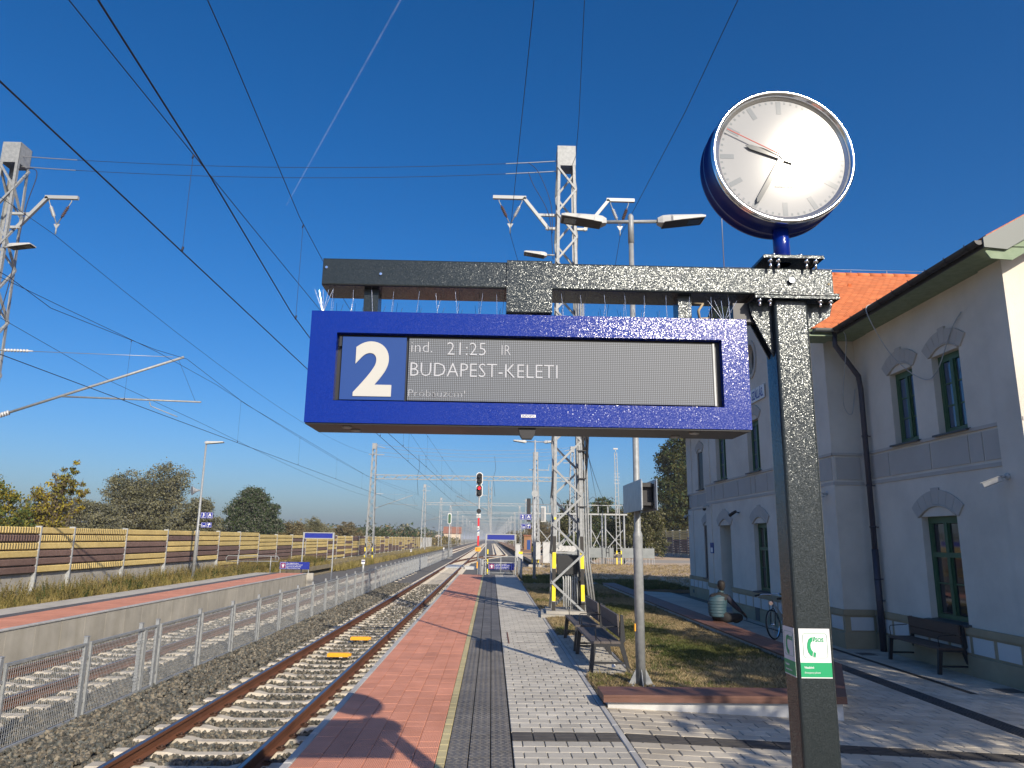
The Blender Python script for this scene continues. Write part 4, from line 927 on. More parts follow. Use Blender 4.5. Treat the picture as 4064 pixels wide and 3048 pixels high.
# the numeral 2: heavy grotesque shape
def two():
    W, H = .150, .232; cx, zb = -.5255, wz0+.030; st = .046
    outer = []; cxx, czz, ro_ = W/2, H-W*.50, W*.50
    # outer arc from left, over the top, to lower right
    O = [(0.004, H-.078)]+[(cxx+ro_*math.cos(a)*1.0, czz+(W*.50)*math.sin(a)) for a in [R_(d) for d in range(170, -31, -10)]]
    O += [(W*.80, H*.40), (W*.60, H*.285), (W*.42, st+.006), (W, st), (W, 0), (0, 0), (0.002, .03)]
    I = [(W*.14, H*.24), (W*.40, H*.385), (W*.60, H*.50)]+[(cxx+(ro_-st*.96)*math.cos(a), czz+(W*.50-st*.84)*math.sin(a)) for a in [R_(d) for d in range(-20, 171, 10)]]+[(.050, H-.078)]
    P = O+I; return [(cx-W/2+p[0], zb+p[1]) for p in P]
text('2', .315, 'two_white', ds, (-.514, Y0+.0165, wz0+.031), (R_(90), 0, 0), depth=.0012, bold=.0105, align='CENTER', sx=1.02, name='numeral', res=10)
for s, x, z, sz, sx in (('ind.', -.362, 2.724, .070, .98), ('21:25', -.208, 2.715, .083, .95), ('IR', .024, 2.718, .066, .8), ('BUDAPEST-KELETI', -.364, 2.620, .088, .90), ('Próbaüzem!', -.366, 2.531, .046, 1.12)):
    text(s, sz, 'led', ds, (x, Y0+.0185, z), depth=.0008, sx=sx, bold=-.0012)
B().bb(.115, .176, Y0-.0015, Y0, 2.447, 2.459).build('badge', 'sticker_white', parent=ds); text('INFOPIX', .0125, 'navy', ds, (.1455, Y0-.0022, 2.4487), depth=.0003, align='CENTER', sx=1.15)
for x, y in ((-.62, 3.07), (-.60, 3.16), (.86, 3.07), (.81, 3.19)):
    B().lathe((x, y, Z0-.006), (0, 0, -1), [(.022, 0), (.020, .006), (.009, .008)], 14).build('screw_cap', 'galv', parent=ds)
B().prism([(.105, Z0-.006), (.178, Z0-.006), (.172, Z0-.035), (.162, Z0-.05), (.122, Z0-.05), (.112, Z0-.035)], .045, 1, 3.02).build('light_sensor', 'black', parent=ds)
for x in (-.32, .2, .7): B().bb(x-.04, x+.04, 3.06, 3.2, Z1, Z1+.006).build('lifting_plate', 'iron', parent=ds)
# bird spikes: bundles of thin rods on the top edge
sp = B(); n = 0
for x in list(np.arange(-.72, 1.07, .092)):
    for (dx, dy, l, y) in ((0, -.0, .112, 3.03), (.008, .02, .118, 3.05), (-.006, .05, .10, 3.16), (.012, .03, .10, 3.2)):
        x_ = x+rnd.uniform(-.012, .012); h = l*rnd.uniform(.85, 1.1); sp.tube([(x_, y, Z1), (x_+dx+rnd.uniform(-.012, .012), y+dy, Z1+h)], .0009, 4, False)
for a in (-.35, -.2, -.05, .15, .3): sp.tube([(X0+.04, 3.03, Z1), (X0+.04+a*.12, 3.03, Z1+.105)], .0014, 4, False); sp.tube([(X1-.08, 3.05, Z1), (X1-.08+a*.2, 3.05, Z1+.1)], .0014, 4, False)
r = sp.build('bird_spikes', 'chrome', parent=ds); r['kind'] = 'stuff'
for o in (fr, ds): pass
# clock ---------------------------------------------------------
ck = thing('platform_clock', 'round two handed clock with chrome ring and blue drum on top of the post', 'clock', (1.302, 3.09, 3.19))
cx, cz, R0 = 1.3005, 3.678, .332
B().cyl((1.302, 3.09, 3.185), (1.302, 3.09, 3.39), .0365, 20).build('stem', 'blue_coat', parent=ck)
B().cham(1.226, 1.372, 3.02, 3.16, 3.187, 3.205, .002).build('base_plate', 'galv', parent=ck)
for x in (1.238, 1.36): B().lathe((x, 3.03, 3.205), (0, 0, 1), [(.010, 0), (.010, .008), (.005, .011)], 8).build('bolt', 'chrome', parent=ck)
B().prism([(1.19, 3.168), (1.165, 3.150), (1.165, 3.147), (1.435, 3.147), (1.435, 3.168), (1.42, 3.184), (1.20, 3.184)], .02, 2, 3.166) if 0 else None
B().cham(1.168, 1.436, 2.965, 3.205, 3.1695, 3.185, .003).build('clamp_plate', 'grey_coat', parent=ck)
for x in (1.20, 1.235, 1.36, 1.40): B().cyl((x, 2.975, 3.152), (x, 2.975, 3.1695), .0105, 6).cyl((x, 2.975, 3.125), (x, 2.975, 3.153), .006, 8).build('bolt', 'chrome', parent=ck)
C0 = (cx, 2.992, cz); AY = (0, 1, 0)
B().lathe(C0, AY, [(R0-.012, .012), (R0-.006, .05), (R0-.006, .105), (R0+.004, .108), (R0+.004, .122), (R0-.008, .125), (R0-.008, .165), (R0+.002, .168), (R0+.002, .182), (R0-.03, .205), (0.02, .21)], 72, cap=False).build('drum', 'clock_blue', parent=ck)
B().lathe(C0, AY, [(R0-.026, .014), (R0-.022, .002), (R0-.012, -.006), (R0-.002, .0), (R0, .012), (R0-.004, .024)], 72, cap=False).build('chrome_ring', 'chrome', parent=ck)
B().lathe(C0, AY, [(R0-.040, .022), (R0-.024, .012)], 72, cap=False).build('inner_ring', 'dial_ring', parent=ck)
B().lathe(C0, AY, [(R0-.02, .024), (R0-.02, .03)], 72).build('dial', 'dial', parent=ck)
def mark(a, r0, r1, w, name, mat='dial_mark', y=.0232, w1=None, tip=0.):
    a = R_(a); d = Vector((math.sin(a), 0, math.cos(a))); n_ = Vector((math.cos(a), 0, -math.sin(a))); c = Vector(C0); w1 = w if w1 is None else w1
    p = [c+d*r0-n_*w/2, c+d*r0+n_*w/2, c+d*(r1-tip)+n_*w1/2, c+d*(r1-tip)-n_*w1/2]
    if tip: p = p[:3]+[c+d*r1]+p[3:]
    q = [v+Vector((0, y, 0)) for v in p]; q2 = [v+Vector((0, y+.0022, 0)) for v in p]; n = len(q)
    return B().add(q+q2, [tuple(range(n)), tuple(reversed(range(n, 2*n)))]+[(i, (i+1) % n, n+(i+1) % n, n+i) for i in range(n)]).build(name, mat, parent=ck)
for i in range(60):
    if i % 5 == 0: mark(i*6, .222, .286, .023, 'hour_mark')
    else: mark(i*6, .275, .286, .009, 'minute_mark')
mark(287.5, -.055, .178, .034, 'hour_hand', 'hand', .013, .022, .025)
mark(210, -.065, .268, .027, 'minute_hand', 'hand', .008, .020, .022)
mark(297, -.06, .285, .004, 'second_hand', 'hand_red', .004)
B().lathe(C0, AY, [(.014, .002), (.014, .02)], 16).build('hub', 'chrome', parent=ck)
text('MOBATIME', .013, 'dial_mark', ck, (cx, 2.992+.0225, cz-.150), depth=.0005, align='CENTER', sx=1.3)
B().add([(1.18, 3.03, cz-R0*.96), (1.245, 3.03, cz-R0*1.0-.001), (1.245, 3.055, cz-R0*1.0-.001), (1.18, 3.055, cz-R0*.96)], [(0, 1, 2, 3)])
text('Made in', .0, 'galv', ck, (0, 0, 0)) if 0 else None
# ================================================================ LAMPS
def lamp_head(parent, c, d, L, wd, name='lamp_head', tilt=.04):
    """flat LED luminaire: c = socket end, d = unit direction it points"""
    c = Vector(c); d = Vector(d).normalized(); s = d.cross(Vector((0, 0, 1))).normalized(); u = s.cross(d); 
    def P(a, b, e): return c+d*(a*L)+s*(b*wd/2)+u*e
    rs = [(0, .35, .035, -.045), (.10, .62, .06, -.065), (.26, .80, .065, -.055), (.30, 1, .055, -.05), (.92, 1, .035+tilt, -.022+tilt), (1, .94, .018+tilt, -.012+tilt)]
    v = []
    for a, b, t, m in rs: v += [P(a, -b, m), P(a, -b, (t+m)/2+.01), P(a, -b*.8, t), P(a, b*.8, t), P(a, b, (t+m)/2+.01), P(a, b, m)]
    f = [tuple(range(6)), tuple(reversed(range(30, 36)))]
    for i in range(5):
        for k in range(6): f.append((i*6+k, i*6+(k+1) % 6, i*6+6+(k+1) % 6, i*6+6+k))
    h = B().add(v, f).build(name, 'white_box', parent=parent)
    q = [P(.55, -.62, -.034+tilt*.42), P(.93, -.62, -.028+tilt), P(.93, .62, -.028+tilt), P(.55, .62, -.034+tilt*.42)]; q2 = [p-u*.008 for p in q]
    B().add(q+q2, [(0, 1, 2, 3), (7, 6, 5, 4)]+[(i, (i+1) % 4, 4+(i+1) % 4, 4+i) for i in range(4)]).build('lens', 'glass_dark', parent=h)
    q = [P(.12, -.9, -.072), P(.98, -.98, -.024+tilt), P(.98, .98, -.024+tilt), P(.12, .9, -.072)]; q2 = [p-u*.004+u*.012 for p in q]
    B().add(q+q2, [(0, 1, 2, 3), (7, 6, 5, 4)]+[(i, (i+1) % 4, 4+(i+1) % 4, 4+i) for i in range(4)]).build('underside', 'gutter', parent=h)
    return h
def pole(t, x, y, z0, ztop, r0, r1, zst, mat='galv'):
    B().tube([(x, y, z0), (x, y, zst), (x, y, zst+.03), (x, y, zst+.09), (x, y, ztop)], [r0, r0, r0*1.02, r0*.72, r1], 20).build('pole', mat, parent=t)
    b = B().cham(x-.19, x+.19, y-.19, y+.19, z0, z0+.02, .004)
    for a in range(4):
        dx, dy = math.cos(a*math.pi/2), math.sin(a*math.pi/2); p = [(x+dx*r0, y+dy*r0), (x+dx*.18, y+dy*.18)]
        nx, ny = -dy*.005, dx*.005
        b.add([(p[0][0]+nx*s, p[0][1]+ny*s, z0+.02) for s in (-1, 1)]+[(p[1][0]+nx*s, p[1][1]+ny*s, z0+.02) for s in (-1, 1)]+[(p[0][0]+nx*s, p[0][1]+ny*s, z0+.24) for s in (-1, 1)], [(0, 2, 3, 1), (0, 1, 5, 4), (2, 4, 5, 3), (0, 4, 2), (1, 3, 5)])
    b.build('foot_plate', mat, parent=t)
    for dx in (-.14, .14):
        for dy in (-.14, .14): B().cyl((x+dx, y+dy, z0+.02), (x+dx, y+dy, z0+.06), .016, 6).build('anchor_bolt', 'galv', parent=t)
lx, ly = 2.055, 10.39
t = thing('street_lamp', 'tall galvanised lamp post with two flat heads standing in the planter by the benches', 'lamp post', (lx, ly, .01), 'galvanised lamp posts on the platforms')
pole(t, lx, ly, .012, 6.86, .066, .036, 2.0)
B().lathe((lx, ly, 6.40), (0, 0, 1), [(.045, 0), (.045, .44), (.02, .48)], 14).build('cap', 'galv', parent=t)
B().cyl((lx-.40, ly, 6.74), (lx+.43, ly, 6.77), .027, 10).build('cross_arm', 'galv', parent=t)
lamp_head(t, (lx-.38, ly, 6.75), (-1, 0, 0), .70, .30); lamp_head(t, (lx+.41, ly, 6.78), (1, 0, 0), .72, .30)
B().cham(lx-.075, lx-.06, ly-.03, ly+.03, .74, .84, .001).build('sticker', 'balise', parent=t)
t2 = thing('name_sign', 'two long grey name plates mounted back to back on the near lamp post', 'sign', (lx, ly, 2.5))
for x, s in ((1.925, -1), (2.125, 1)):
    pp = B().cham(x-.006, x+.006, 9.42, 10.72, 2.335, 2.735, .002).build('plate', 'plate_grey', parent=t2)
    B().bb(x+(.008 if s < 0 else -.020), x+(.020 if s < 0 else -.008), 9.45, 9.50, 2.36, 2.71).bb(x+(.008 if s < 0 else -.020), x+(.020 if s < 0 else -.008), 10.64, 10.69, 2.36, 2.71).build('rail', 'white_frame', parent=t2)
B().bb(1.94, 2.11, 9.53, 9.56, 2.40, 2.44).bb(1.94, 2.11, 9.53, 9.56, 2.64, 2.68).bb(1.94, 2.11, 10.5, 10.53, 2.40, 2.44).bb(1.94, 2.11, 10.5, 10.53, 2.64, 2.68).bb(1.95, 2.1, 9.6, 10.45, 2.36, 2.70).build('bracket', 'black', parent=t2)  # four brackets, then a black block standing in for the dark interior between the plates
def horn(t, x, y, z, d, s=1):
    d = Vector(d).normalized(); B().lathe((x, y, z), d, [(.03*s, 0), (.05*s, .10*s), (.10*s, .18*s), (.16*s, .26*s), (.165*s, .27*s)], 14).build('loudspeaker', 'galv_dull', parent=t); B().lathe(Vector((x, y, z))+d*.262*s, d, [(.155*s, 0), (.02, -.06)], 14).build('mouth', 'black', parent=t)
def numsign(lab, x, y, z, tr, grp='blue platform number signs on the lamp posts'):
    t = thing('platform_number_sign', lab, 'sign', (x, y, z), grp)
    def plate(x0, x1, z0, z1):
        B().cham(x0, x1, y-.0, y+.03, z0, z1, .001)
        p = B().bb(x0, x1, y, y+.03, z0, z1).build('plate', 'blue_flat', parent=t); q = B(); e = .015
        for a, b_, c, d_ in ((x0+e, x1-e, z0+e, z0+e+.008), (x0+e, x1-e, z1-e-.008, z1-e), (x0+e, x0+e+.008, z0+e, z1-e), (x1-e-.008, x1-e, z0+e, z1-e)): q.bb(a, b_, y-.003, y, c, d_)
        q.build('border', 'white_sign', parent=p); return p
    plate(x, x+.27, z, z+.27); plate(x+.29, x+.56, z, z+.27)
    text(tr, .20, 'white_sign', t, (x+.135, y-.004, z+.085), align='CENTER', bold=.006); text('A', .20, 'white_sign', t, (x+.425, y-.004, z+.085), align='CENTER', bold=.006)
    text('vágány', .045, 'white_sign', t, (x+.135, y-.004, z+.035), align='CENTER'); text('szektor', .045, 'white_sign', t, (x+.425, y-.004, z+.035), align='CENTER')
    plate(x+.06, x+.29, z-.42, z-.19); plate(x+.31, x+.54, z-.42, z-.19)
    B().bb(x+.10, x+.25, y-.005, y, z-.37, z-.355).bb(x+.10, x+.115, y-.005, y, z-.37, z-.27).bb(x+.15, x+.25, y-.005, y, z-.345, z-.325).build('waiting_pictogram', 'white_sign', parent=t)
    B().add([(x+.35, y-.004, z-.27), (x+.45, y-.004, z-.22), (x+.50, y-.004, z-.27), (x+.42, y-.004, z-.31)], [(0, 1, 2, 3)]).bb(x+.40, x+.42, y-.005, y-.001, z-.38, z-.30).bb(x+.36, x+.42, y-.005, y-.001, z-.385, z-.372).build('camera_pictogram', 'white_sign', parent=t)
    B().bb(x-.08 if tr == '3' else x+.56, x if tr == '3' else x+.64, y+.01, y+.025, z+.1, z+.13).bb(x-.08 if tr == '3' else x+.54, x+.06 if tr == '3' else x+.64, y+.01, y+.025, z-.31, z-.28).build('bracket', 'galv_dull', parent=t)
t = thing('street_lamp', 'galvanised lamp post with one head on the far left platform', 'lamp post', (-13.55, 34.6, -.1), 'galvanised lamp posts on the platforms')
pole(t, -13.55, 34.6, -.1, 6.2, .075, .04, 2.0); lamp_head(t, (-13.62, 34.6, 6.22), (1, .15, 0), .85, .3)
horn(t, -13.62, 34.58, 3.98, (-.8, -.6, -.1), 1.3)
numsign('blue signs reading 3 and A on the left lamp post', -13.46, 34.56, 2.70, '3')
t = thing('street_lamp', 'galvanised lamp post with two heads at the far end of this platform', 'lamp post', (2.09, 36, -.1), 'galvanised lamp posts on the platforms')
pole(t, 2.09, 36, -.05, 6.78, .075, .04, 2.1, 'galv_dull'); B().cyl((1.66, 36, 6.7), (2.52, 36, 6.7), .027, 8).build('cross_arm', 'galv', parent=t)
lamp_head(t, (1.66, 36, 6.7), (-1, 0, 0), .66, .3); lamp_head(t, (2.52, 36, 6.7), (1, 0, 0), .66, .3); horn(t, 2.05, 35.93, 4.15, (.1, -1, -.1), 1.0)
numsign('blue signs reading 2 and A beside the lattice mast at the platform end', 1.37, 35.9, 2.87, '2')
# ================================================================ BENCHES
def bench(x, y, z, lab, wood='wood_slat', rot=0, L=1.78, grp=None):
    """faces -X; local origin at the front foot nearest the camera"""
    t = thing('park_bench', lab, 'bench', (x, y, z), grp); t['_w'] = (0, 0, 0)
    for yy in (.0, L):
        b = B().prism([(-.03, 0), (.03, 0), (.085, .41), (.01, .41)], .05, 1, yy-.025); b.build('front_leg', 'iron', parent=t)
        B().prism([(.56, 0), (.61, 0), (.50, .42), (.53, .46), (.50, .83), (.46, .83), (.45, .46), (.43, .40)], .05, 1, yy-.025).build('rear_leg', 'iron', parent=t)
        B().bb(.01, .46, yy-.024, yy+.024, .375, .41).build('seat_bearer', 'iron', parent=t); B().bb(.01, .56, yy-.015, yy+.015, .12, .15).build('foot_rail', 'iron', parent=t)
        B().tube([(.10, yy+.1, .44), (.085, yy+.1, .60), (.11, yy+.1, .63), (.44, yy+.1, .655)], .008, 6).build('arm_rest', 'iron', parent=t)
    for i in range(3): B().cham(.005+i*.152, .148+i*.152, -.03, L+.03, .412, .448, .005).build('seat_slat', wood, parent=t)
    for (a0, z0, a1, z1) in ((.452, .50, .438, .635), (.437, .645, .424, .83)):
        d = Vector((a1-a0, 0, z1-z0)); c = Vector(((a0+a1)/2, L/2, (z0+z1)/2)); B().box(c, (.03, L-.02, d.length), (0, math.atan2(d.x, d.z), 0)).build('back_slat', wood, parent=t)
    t.rotation_euler.z = rot; return t
bench(1.535, 11.58, .003, 'dark slatted bench nearest the lamp post on the bench pad', grp='pair of benches on the platform')
bench(1.535, 13.70, .003, 'dark slatted bench beside the black cabinet, behind the nearer one', grp='pair of benches on the platform')
bench(7.88, 13.28, GB, 'brown slatted bench against the station wall under the tall window', 'wood_slat_brown', R_(-1), 1.66)
t = thing('control_cabinet', 'slim black metal cabinet standing behind the two benches', 'cabinet', (2.33, 20.1, 0))
B().cham(2.17, 2.50, 20.1, 20.4, -.05, .85, .01).bb(2.16, 2.51, 20.09, 20.41, .85, .87).build('body', 'iron', parent=t); B().bb(2.19, 2.49, 20.09, 20.1, .03, .83).build('door', 'steel_dark', parent=t); B().cyl((2.29, 20.075, .55), (2.29, 20.09, .55), .012, 8).build('handle', 'chrome', parent=t)
# ================================================================ LATTICE MASTS
def lmast(t, x, y, z0, z1, w0, w1, d0=None, d1=None, n=13, lw=.09, indiv=True, mat='galv', cap=True, stripes=None, name='leg'):
    d0 = d0 or w0; d1 = d1 or w1; H = z1-z0
    def C(i, z):
        u = (z-z0)/H; w = w0+(w1-w0)*u; d = d0+(d1-d0)*u; s = ((-1, -1), (1, -1), (1, 1), (-1, 1))[i]; return Vector((x+s[0]*w/2, y+s[1]*d/2, z))
    for i in range(4):
        s = ((-1, -1), (1, -1), (1, 1), (-1, 1))[i]
        b = B(); p, q = C(i, z0), C(i, z1); o = .010
        for (ax, ay) in ((lw, .010), (.010, lw)):
            vs = [v+Vector((-s[0]*a_, -s[1]*c_, 0)) for v in (p, q) for a_, c_ in ((0, 0), (ax, 0), (ax, ay), (0, ay))]
            b.add(vs, [(0, 1, 2, 3), (4, 5, 6, 7)]+[(k, (k+1) % 4, 4+(k+1) % 4, 4+k) for k in range(4)])
        lg = b.build(name, mat, parent=t)
        if stripes and i < 2:
            for za, zb, m in stripes:
                p, q = C(i, za), C(i, zb); bb_ = B(); e = .004
                vs = [v+Vector((s[0]*a_, s[1]*c_, 0)) for v in (p, q) for a_, c_ in ((e, e), (-lw-e, e), (-lw-e, -.014), (e, -.014))]
                bb_.add(vs, [(0, 1, 2, 3), (4, 5, 6, 7)]+[(k, (k+1) % 4, 4+(k+1) % 4, 4+k) for k in range(4)])
                vs = [v+Vector((s[0]*a_, s[1]*c_, 0)) for v in (p, q) for a_, c_ in ((e, e-.001), (e, -lw-e), (-.014, -lw-e), (-.014, e-.001))]
                bb_.add(vs, [(0, 1, 2, 3), (4, 5, 6, 7)]+[(k, (k+1) % 4, 4+(k+1) % 4, 4+k) for k in range(4)])
                bb_.build('warning_stripe', m, parent=lg)
    j = B(); zs = [z0+.15+(H-.8)*(1-(1-i/n)**1.0) for i in range(n+1)]
    for f in range(4):
        for i in range(n):
            a, b_ = (f, (f+1) % 4) if (i+f) % 2 else ((f+1) % 4, f); p, q = C(a, zs[i]), C(b_, zs[i+1]); 
            if indiv: ubar('brace', p, q, .055, t, .055)
            else: j.bar(p, q, .045)
    if not indiv: j.build('bracing', mat, parent=t)
    if cap:
        u = B(); hw, hd = w1/2+.012, d1/2+.012
        for a in ((x-hw, x+hw, y-hd, y-hd+.012), (x-hw, x+hw, y+hd-.012, y+hd), (x-hw, x-hw+.012, y-hd, y+hd), (x+hw-.012, x+hw, y-hd, y+hd)): u.bb(*a, z1-.62, z1+.02)
        u.build('head_plate', mat, parent=t)
    return C
def insul(p0, p1, r=.05, n=7, b=None):
    b = b or B(); p0, p1 = Vector(p0), Vector(p1); d = (p1-p0); L = d.length; d.normalize(); prof = [(.018, 0)]
    for i in range(n): t0 = L*(.12+.76*i/n); dt = .76*L/n; prof += [(.022, t0), (r, t0+dt*.35), (r, t0+dt*.5), (.022, t0+dt*.8)]
    prof += [(.018, L)]; return b.lathe(p0, d, prof, 8)
def feeder_arm(t, xm, y, z, s, xe):
    """bent arm with a V of insulators; s=-1 left, +1 right; returns clamp point"""
    zt = z+.95; a = B().bar((xm, y, z), (xm+s*.62, y, z), .07).bar((xm+s*.02, y, z-.55), (xm+s*.62, y, z-.5+.5), .07) if 0 else B()
    a.bar((xm, y, z+.42), (xm+s*.55, y, z+.42), .07).bar((xm, y, z), (xm+s*.30, y, z), .07).bar((xm+s*.20, y, z-.03), (xm+s*.95, y, zt), .09).bar((xm+s*.88, y, zt), (xe, y, zt), .09, .10)
    a.build('feeder_arm', 'white_frame', parent=t); L = abs(xe-xm)-.95; x1, x2 = xe-s*.18, xe-s*(L-.05); xc = (x1+x2)/2; zc = zt-.85
    for xx in (x1, x2):
        B().tube([(xx, y, zt-.04), (xx, y, zt-.12), (xc, y, zc)], .014, 6).build('rod', 'galv', parent=t)
        p = Vector((xx, y, zt-.12)); q = Vector((xc, y, zc)); insul(p.lerp(q, .18), p.lerp(q, .72), .055, 6).build('insulator', 'insul_brown' if xx == x1 else 'insul_grey', parent=t)
    B().prism([(xc-.09, zc+.03), (xc+.09, zc+.03), (xc+.02, zc-.10), (xc-.02, zc-.10)], .02, 1, y-.01).build('yoke', 'white_frame', parent=t)
    B().tube([(xc, y, zc-.1), (xc, y, zc-.28)], .02, 6).build('clamp', 'galv', parent=t)
    return (xc, y, zc-.28)
STR = [(.0, .37, 'tape_black'), (.39, .80, 'yellow'), (.81, 1.20, 'tape_black'), (1.21, 1.62, 'yellow'), (1.63, 2.04, 'tape_black')]
mr_ = thing('lattice_mast', 'tall galvanised lattice mast with black and yellow striped legs behind the benches', 'mast', (2.03, 20, 0), 'big lattice masts either side of the tracks')
lmast(mr_, 2.03, 20.0, -.05, 13.45, .86, .52, .80, .5, n=17, lw=.085, stripes=STR)
B().prism([(1.30, 19.3), (2.6, 19.1), (2.75, 20.9), (1.4, 20.95)], .28, 2, -.20).prism([(1.45, 19.5), (2.5, 19.35), (2.6, 20.7), (1.5, 20.75)], .07, 2, .08).build('foundation', 'concrete', parent=mr_)
cL = feeder_arm(mr_, 1.72, 19.85, 10.85, -1, -.14); cR = feeder_arm(mr_, 2.34, 19.85, 10.85, 1, 4.05)
B().cyl((1.42, 19.6, 9.93), (1.66, 19.6, 9.93), .025, 8).build('lamp_arm', 'galv', parent=mr_); lamp_head(mr_, (1.44, 19.6, 9.93), (-1, 0, 0), .66, .3)
for x, y in ((2.46, 19.66), (2.53, 19.7), (2.60, 19.75), (2.41, 20.3)): B().tube([(x-.13, y, 9.0), (x-.05, y, 4.0), (x, y, 1.4), (x+.16, y-.02, .1)], .028, 8).build('cable_pipe', 'galv', parent=mr_)
q = B()
for i in range(10): a = i*.63; q.tube([(2.40+.09*math.cos(a), 19.72+.06*math.sin(a), 5.6), (2.5+.1*math.cos(a), 19.66+.05*math.sin(a), 4.7+.2*math.sin(a)), (2.46+.1*math.cos(a*2), 19.7, 3.9), (2.42, 19.75, 3.0+.1*i)], .016, 5)
q.build('cable_bundle', 'black', parent=mr_)
for z in np.arange(2.8, 8.6, .75): B().bb(2.28, 2.52, 19.58, 19.63, z, z+.03).build('cable_clip', 'steel_dark', parent=mr_)
q = B()
for i in range(7): q.tube([(1.95+.06*i, 20.0, -.1), (1.95+.06*i, 20.05, .9+.07*(i % 3)), (1.9+.07*i, 20.1, 1.15)], .022, 6)
q.build('cable_pipe', 'galv_dull', parent=mr_); B().bb(1.78, 2.32, 19.95, 20.2, 1.05, 1.55).build('junction_box', 'steel_dark', parent=mr_)
B().cham(1.655, 1.705, 19.535, 19.545, 2.47, 2.53, .001).build('tag', 'yellow', parent=mr_)
ml = thing('lattice_mast', 'tall galvanised lattice mast cut off by the left edge of the view', 'mast', (-13.95, 20, -.2), 'big lattice masts either side of the tracks')
lmast(ml, -14.22, 20.0, -.9, 13.1, .95, .5, .85, .5, n=17, lw=.085)
cL2 = feeder_arm(ml, -13.97, 19.85, 10.5, 1, -12.15)
B().cyl((-13.95, 19.7, 9.83), (-13.8, 19.7, 9.83), .025, 8).build('lamp_arm', 'galv', parent=ml); lamp_head(ml, (-13.82, 19.7, 9.86), (1, 0, 0), .70, .3)
# tubular bracket arm over the far track
def cantilever(t, xm, y, z, xt, zt, xr, zr, s=1):
    B().tube([(xm, y, z), (xt, y, zt)], .035, 10).build('bracket_tube', 'galv', parent=t); p, q = Vector((xm, y, z)), Vector((xt, y, zt)); insul(p, p.lerp(q, .12), .075, 7).build('insulator', 'insul_grey', parent=t)
    c = p.lerp(q, .36); B().tube([c, (xr, y, zr)], .024, 8).build('registration_tube', 'galv', parent=t); B().tube([(xm, y, zt+.10), (xt-s*.3, y, zt)], .008, 6).build('stay', 'wire_light', parent=t)
    insul((xm, y, zt+.1), (xm+s*.9, y, zt+.09), .05, 8).build('insulator', 'insul_grey', parent=t)
    B().tube([(xt-s*.15, y, zt-.05), (xr-s*.15, y, zr)], .004, 4).build('dropper', 'wire', parent=t); B().tube([(xr-s*1.4, y, zr-.02), (xr-s*1.35, y, zr-.14), (xr-s*.6, y, zr-.42)], .014, 6).build('steady_arm', 'galv', parent=t)
cantilever(ml, -13.70, 19.9, 4.95, -8.65, 6.78, -8.05, 5.52)
B().tube(smooth([(-13.95, 19.8, 12.3), (-13.35, 19.7, 12.15), (-13.5, 19.7, 11.0), (-13.6, 19.7, 9.0), (-13.75, 19.7, 7.6)]), .012, 6).build('jumper', 'wire', parent=ml)
# ================================================================ PORTALS DOWN THE LINE
def portal(y, lab, near=False):
    t = thing('catenary_portal', lab, 'portal', (-2, y, -.8), 'lattice portals spanning the tracks'); X0_, X1_ = -13.1, 8.85; m = 'galv' if near else 'galv_far'
    for i, x in enumerate((X0_, X1_)):
        lmast(t, x, y, -.85 if i == 0 else -.2, 12.1, .95, .45, n=15, lw=.10, indiv=False, mat=m, stripes=[(a_-.75, b_-.75, c_) for a_, b_, c_ in STR] if (near and i == 0) else None)
    b = B()
    for yy in (y-.2, y+.2):
        for z in (8.22, 8.66): b.bar((X0_+.3, yy, z), (X1_-.3, yy, z), .07)
        n = 34
        for i in range(n):
            xa = X0_+.3+(X1_-X0_-.6)*i/n; xb = X0_+.3+(X1_-X0_-.6)*(i+1)/n; b.bar((xa, yy, 8.22 if i % 2 else 8.66), (xb, yy, 8.66 if i % 2 else 8.22), .045)
    b.build('truss_beam', m, parent=t)
    lmast(t, -.22, y, 4.3, 8.2, .42, .42, n=6, lw=.08, indiv=False, mat=m, cap=False, name='drop_post_leg')
    for (x, s) in ((X0_, 1), (-.22, -1)):
        xt = -8.7 if s > 0 else -3.9; cantilever(t, x+s*.3, y, 5.0, xt, 6.5, xt+s*.6, 5.4, s) if near else B().tube([(x, y, 5.0), (xt, y, 6.4)], .045, 5).tube([(x+(xt-x)*.35, y, 5.45), (xt+s*.5, y, 5.4)], .035, 5).build('bracket_tube', m, parent=t)
    B().bar((X0_-.6, y, 10.9), (X0_+1.1, y, 10.9), .08).bar((X0_+.2, y, 11.9), (X0_+1.2, y, 11.6), .06).bar((X1_-.9, y, 11.6), (X1_+.2, y, 11.9), .06).bar((X1_-1.0, y, 10.3), (X1_+.6, y, 10.3), .08).build('cross_arm', m, parent=t)
    B().bb(X0_-.7, X0_+.7, y-.7, y+.7, -1.0, -.62).bb(X1_-.7, X1_+.7, y-.7, y+.7, -.5, -.1).build('foundation', 'concrete', parent=t)
    return t
ord_ = ['nearest', 'second', 'third', 'fourth', 'fifth', 'sixth', 'seventh', 'eighth', 'ninth', 'tenth', 'eleventh', 'twelfth', 'thirteenth', 'fourteenth', 'fifteenth', 'sixteenth']
portal(80.7, 'nearest steel lattice portal spanning the tracks, left foot in front of the noise barrier', True)
PY = [143, 190, 235, 285, 335, 390, 445, 505, 565, 630, 700, 775, 860, 960, 1080]
p0 = portal(PY[0], 'second steel lattice portal down the line counting from the platform end'); 
ch = {}
for c in bpy.data.objects:
    if c.parent: ch.setdefault(c.parent.name, []).append(c)
for i, y in enumerate(PY[1:]):
    c = copy_tree(p0, None, ch); c.location.y = y; c['label'] = '%s steel lattice portal down the line counting from the platform end' % ord_[i+2]
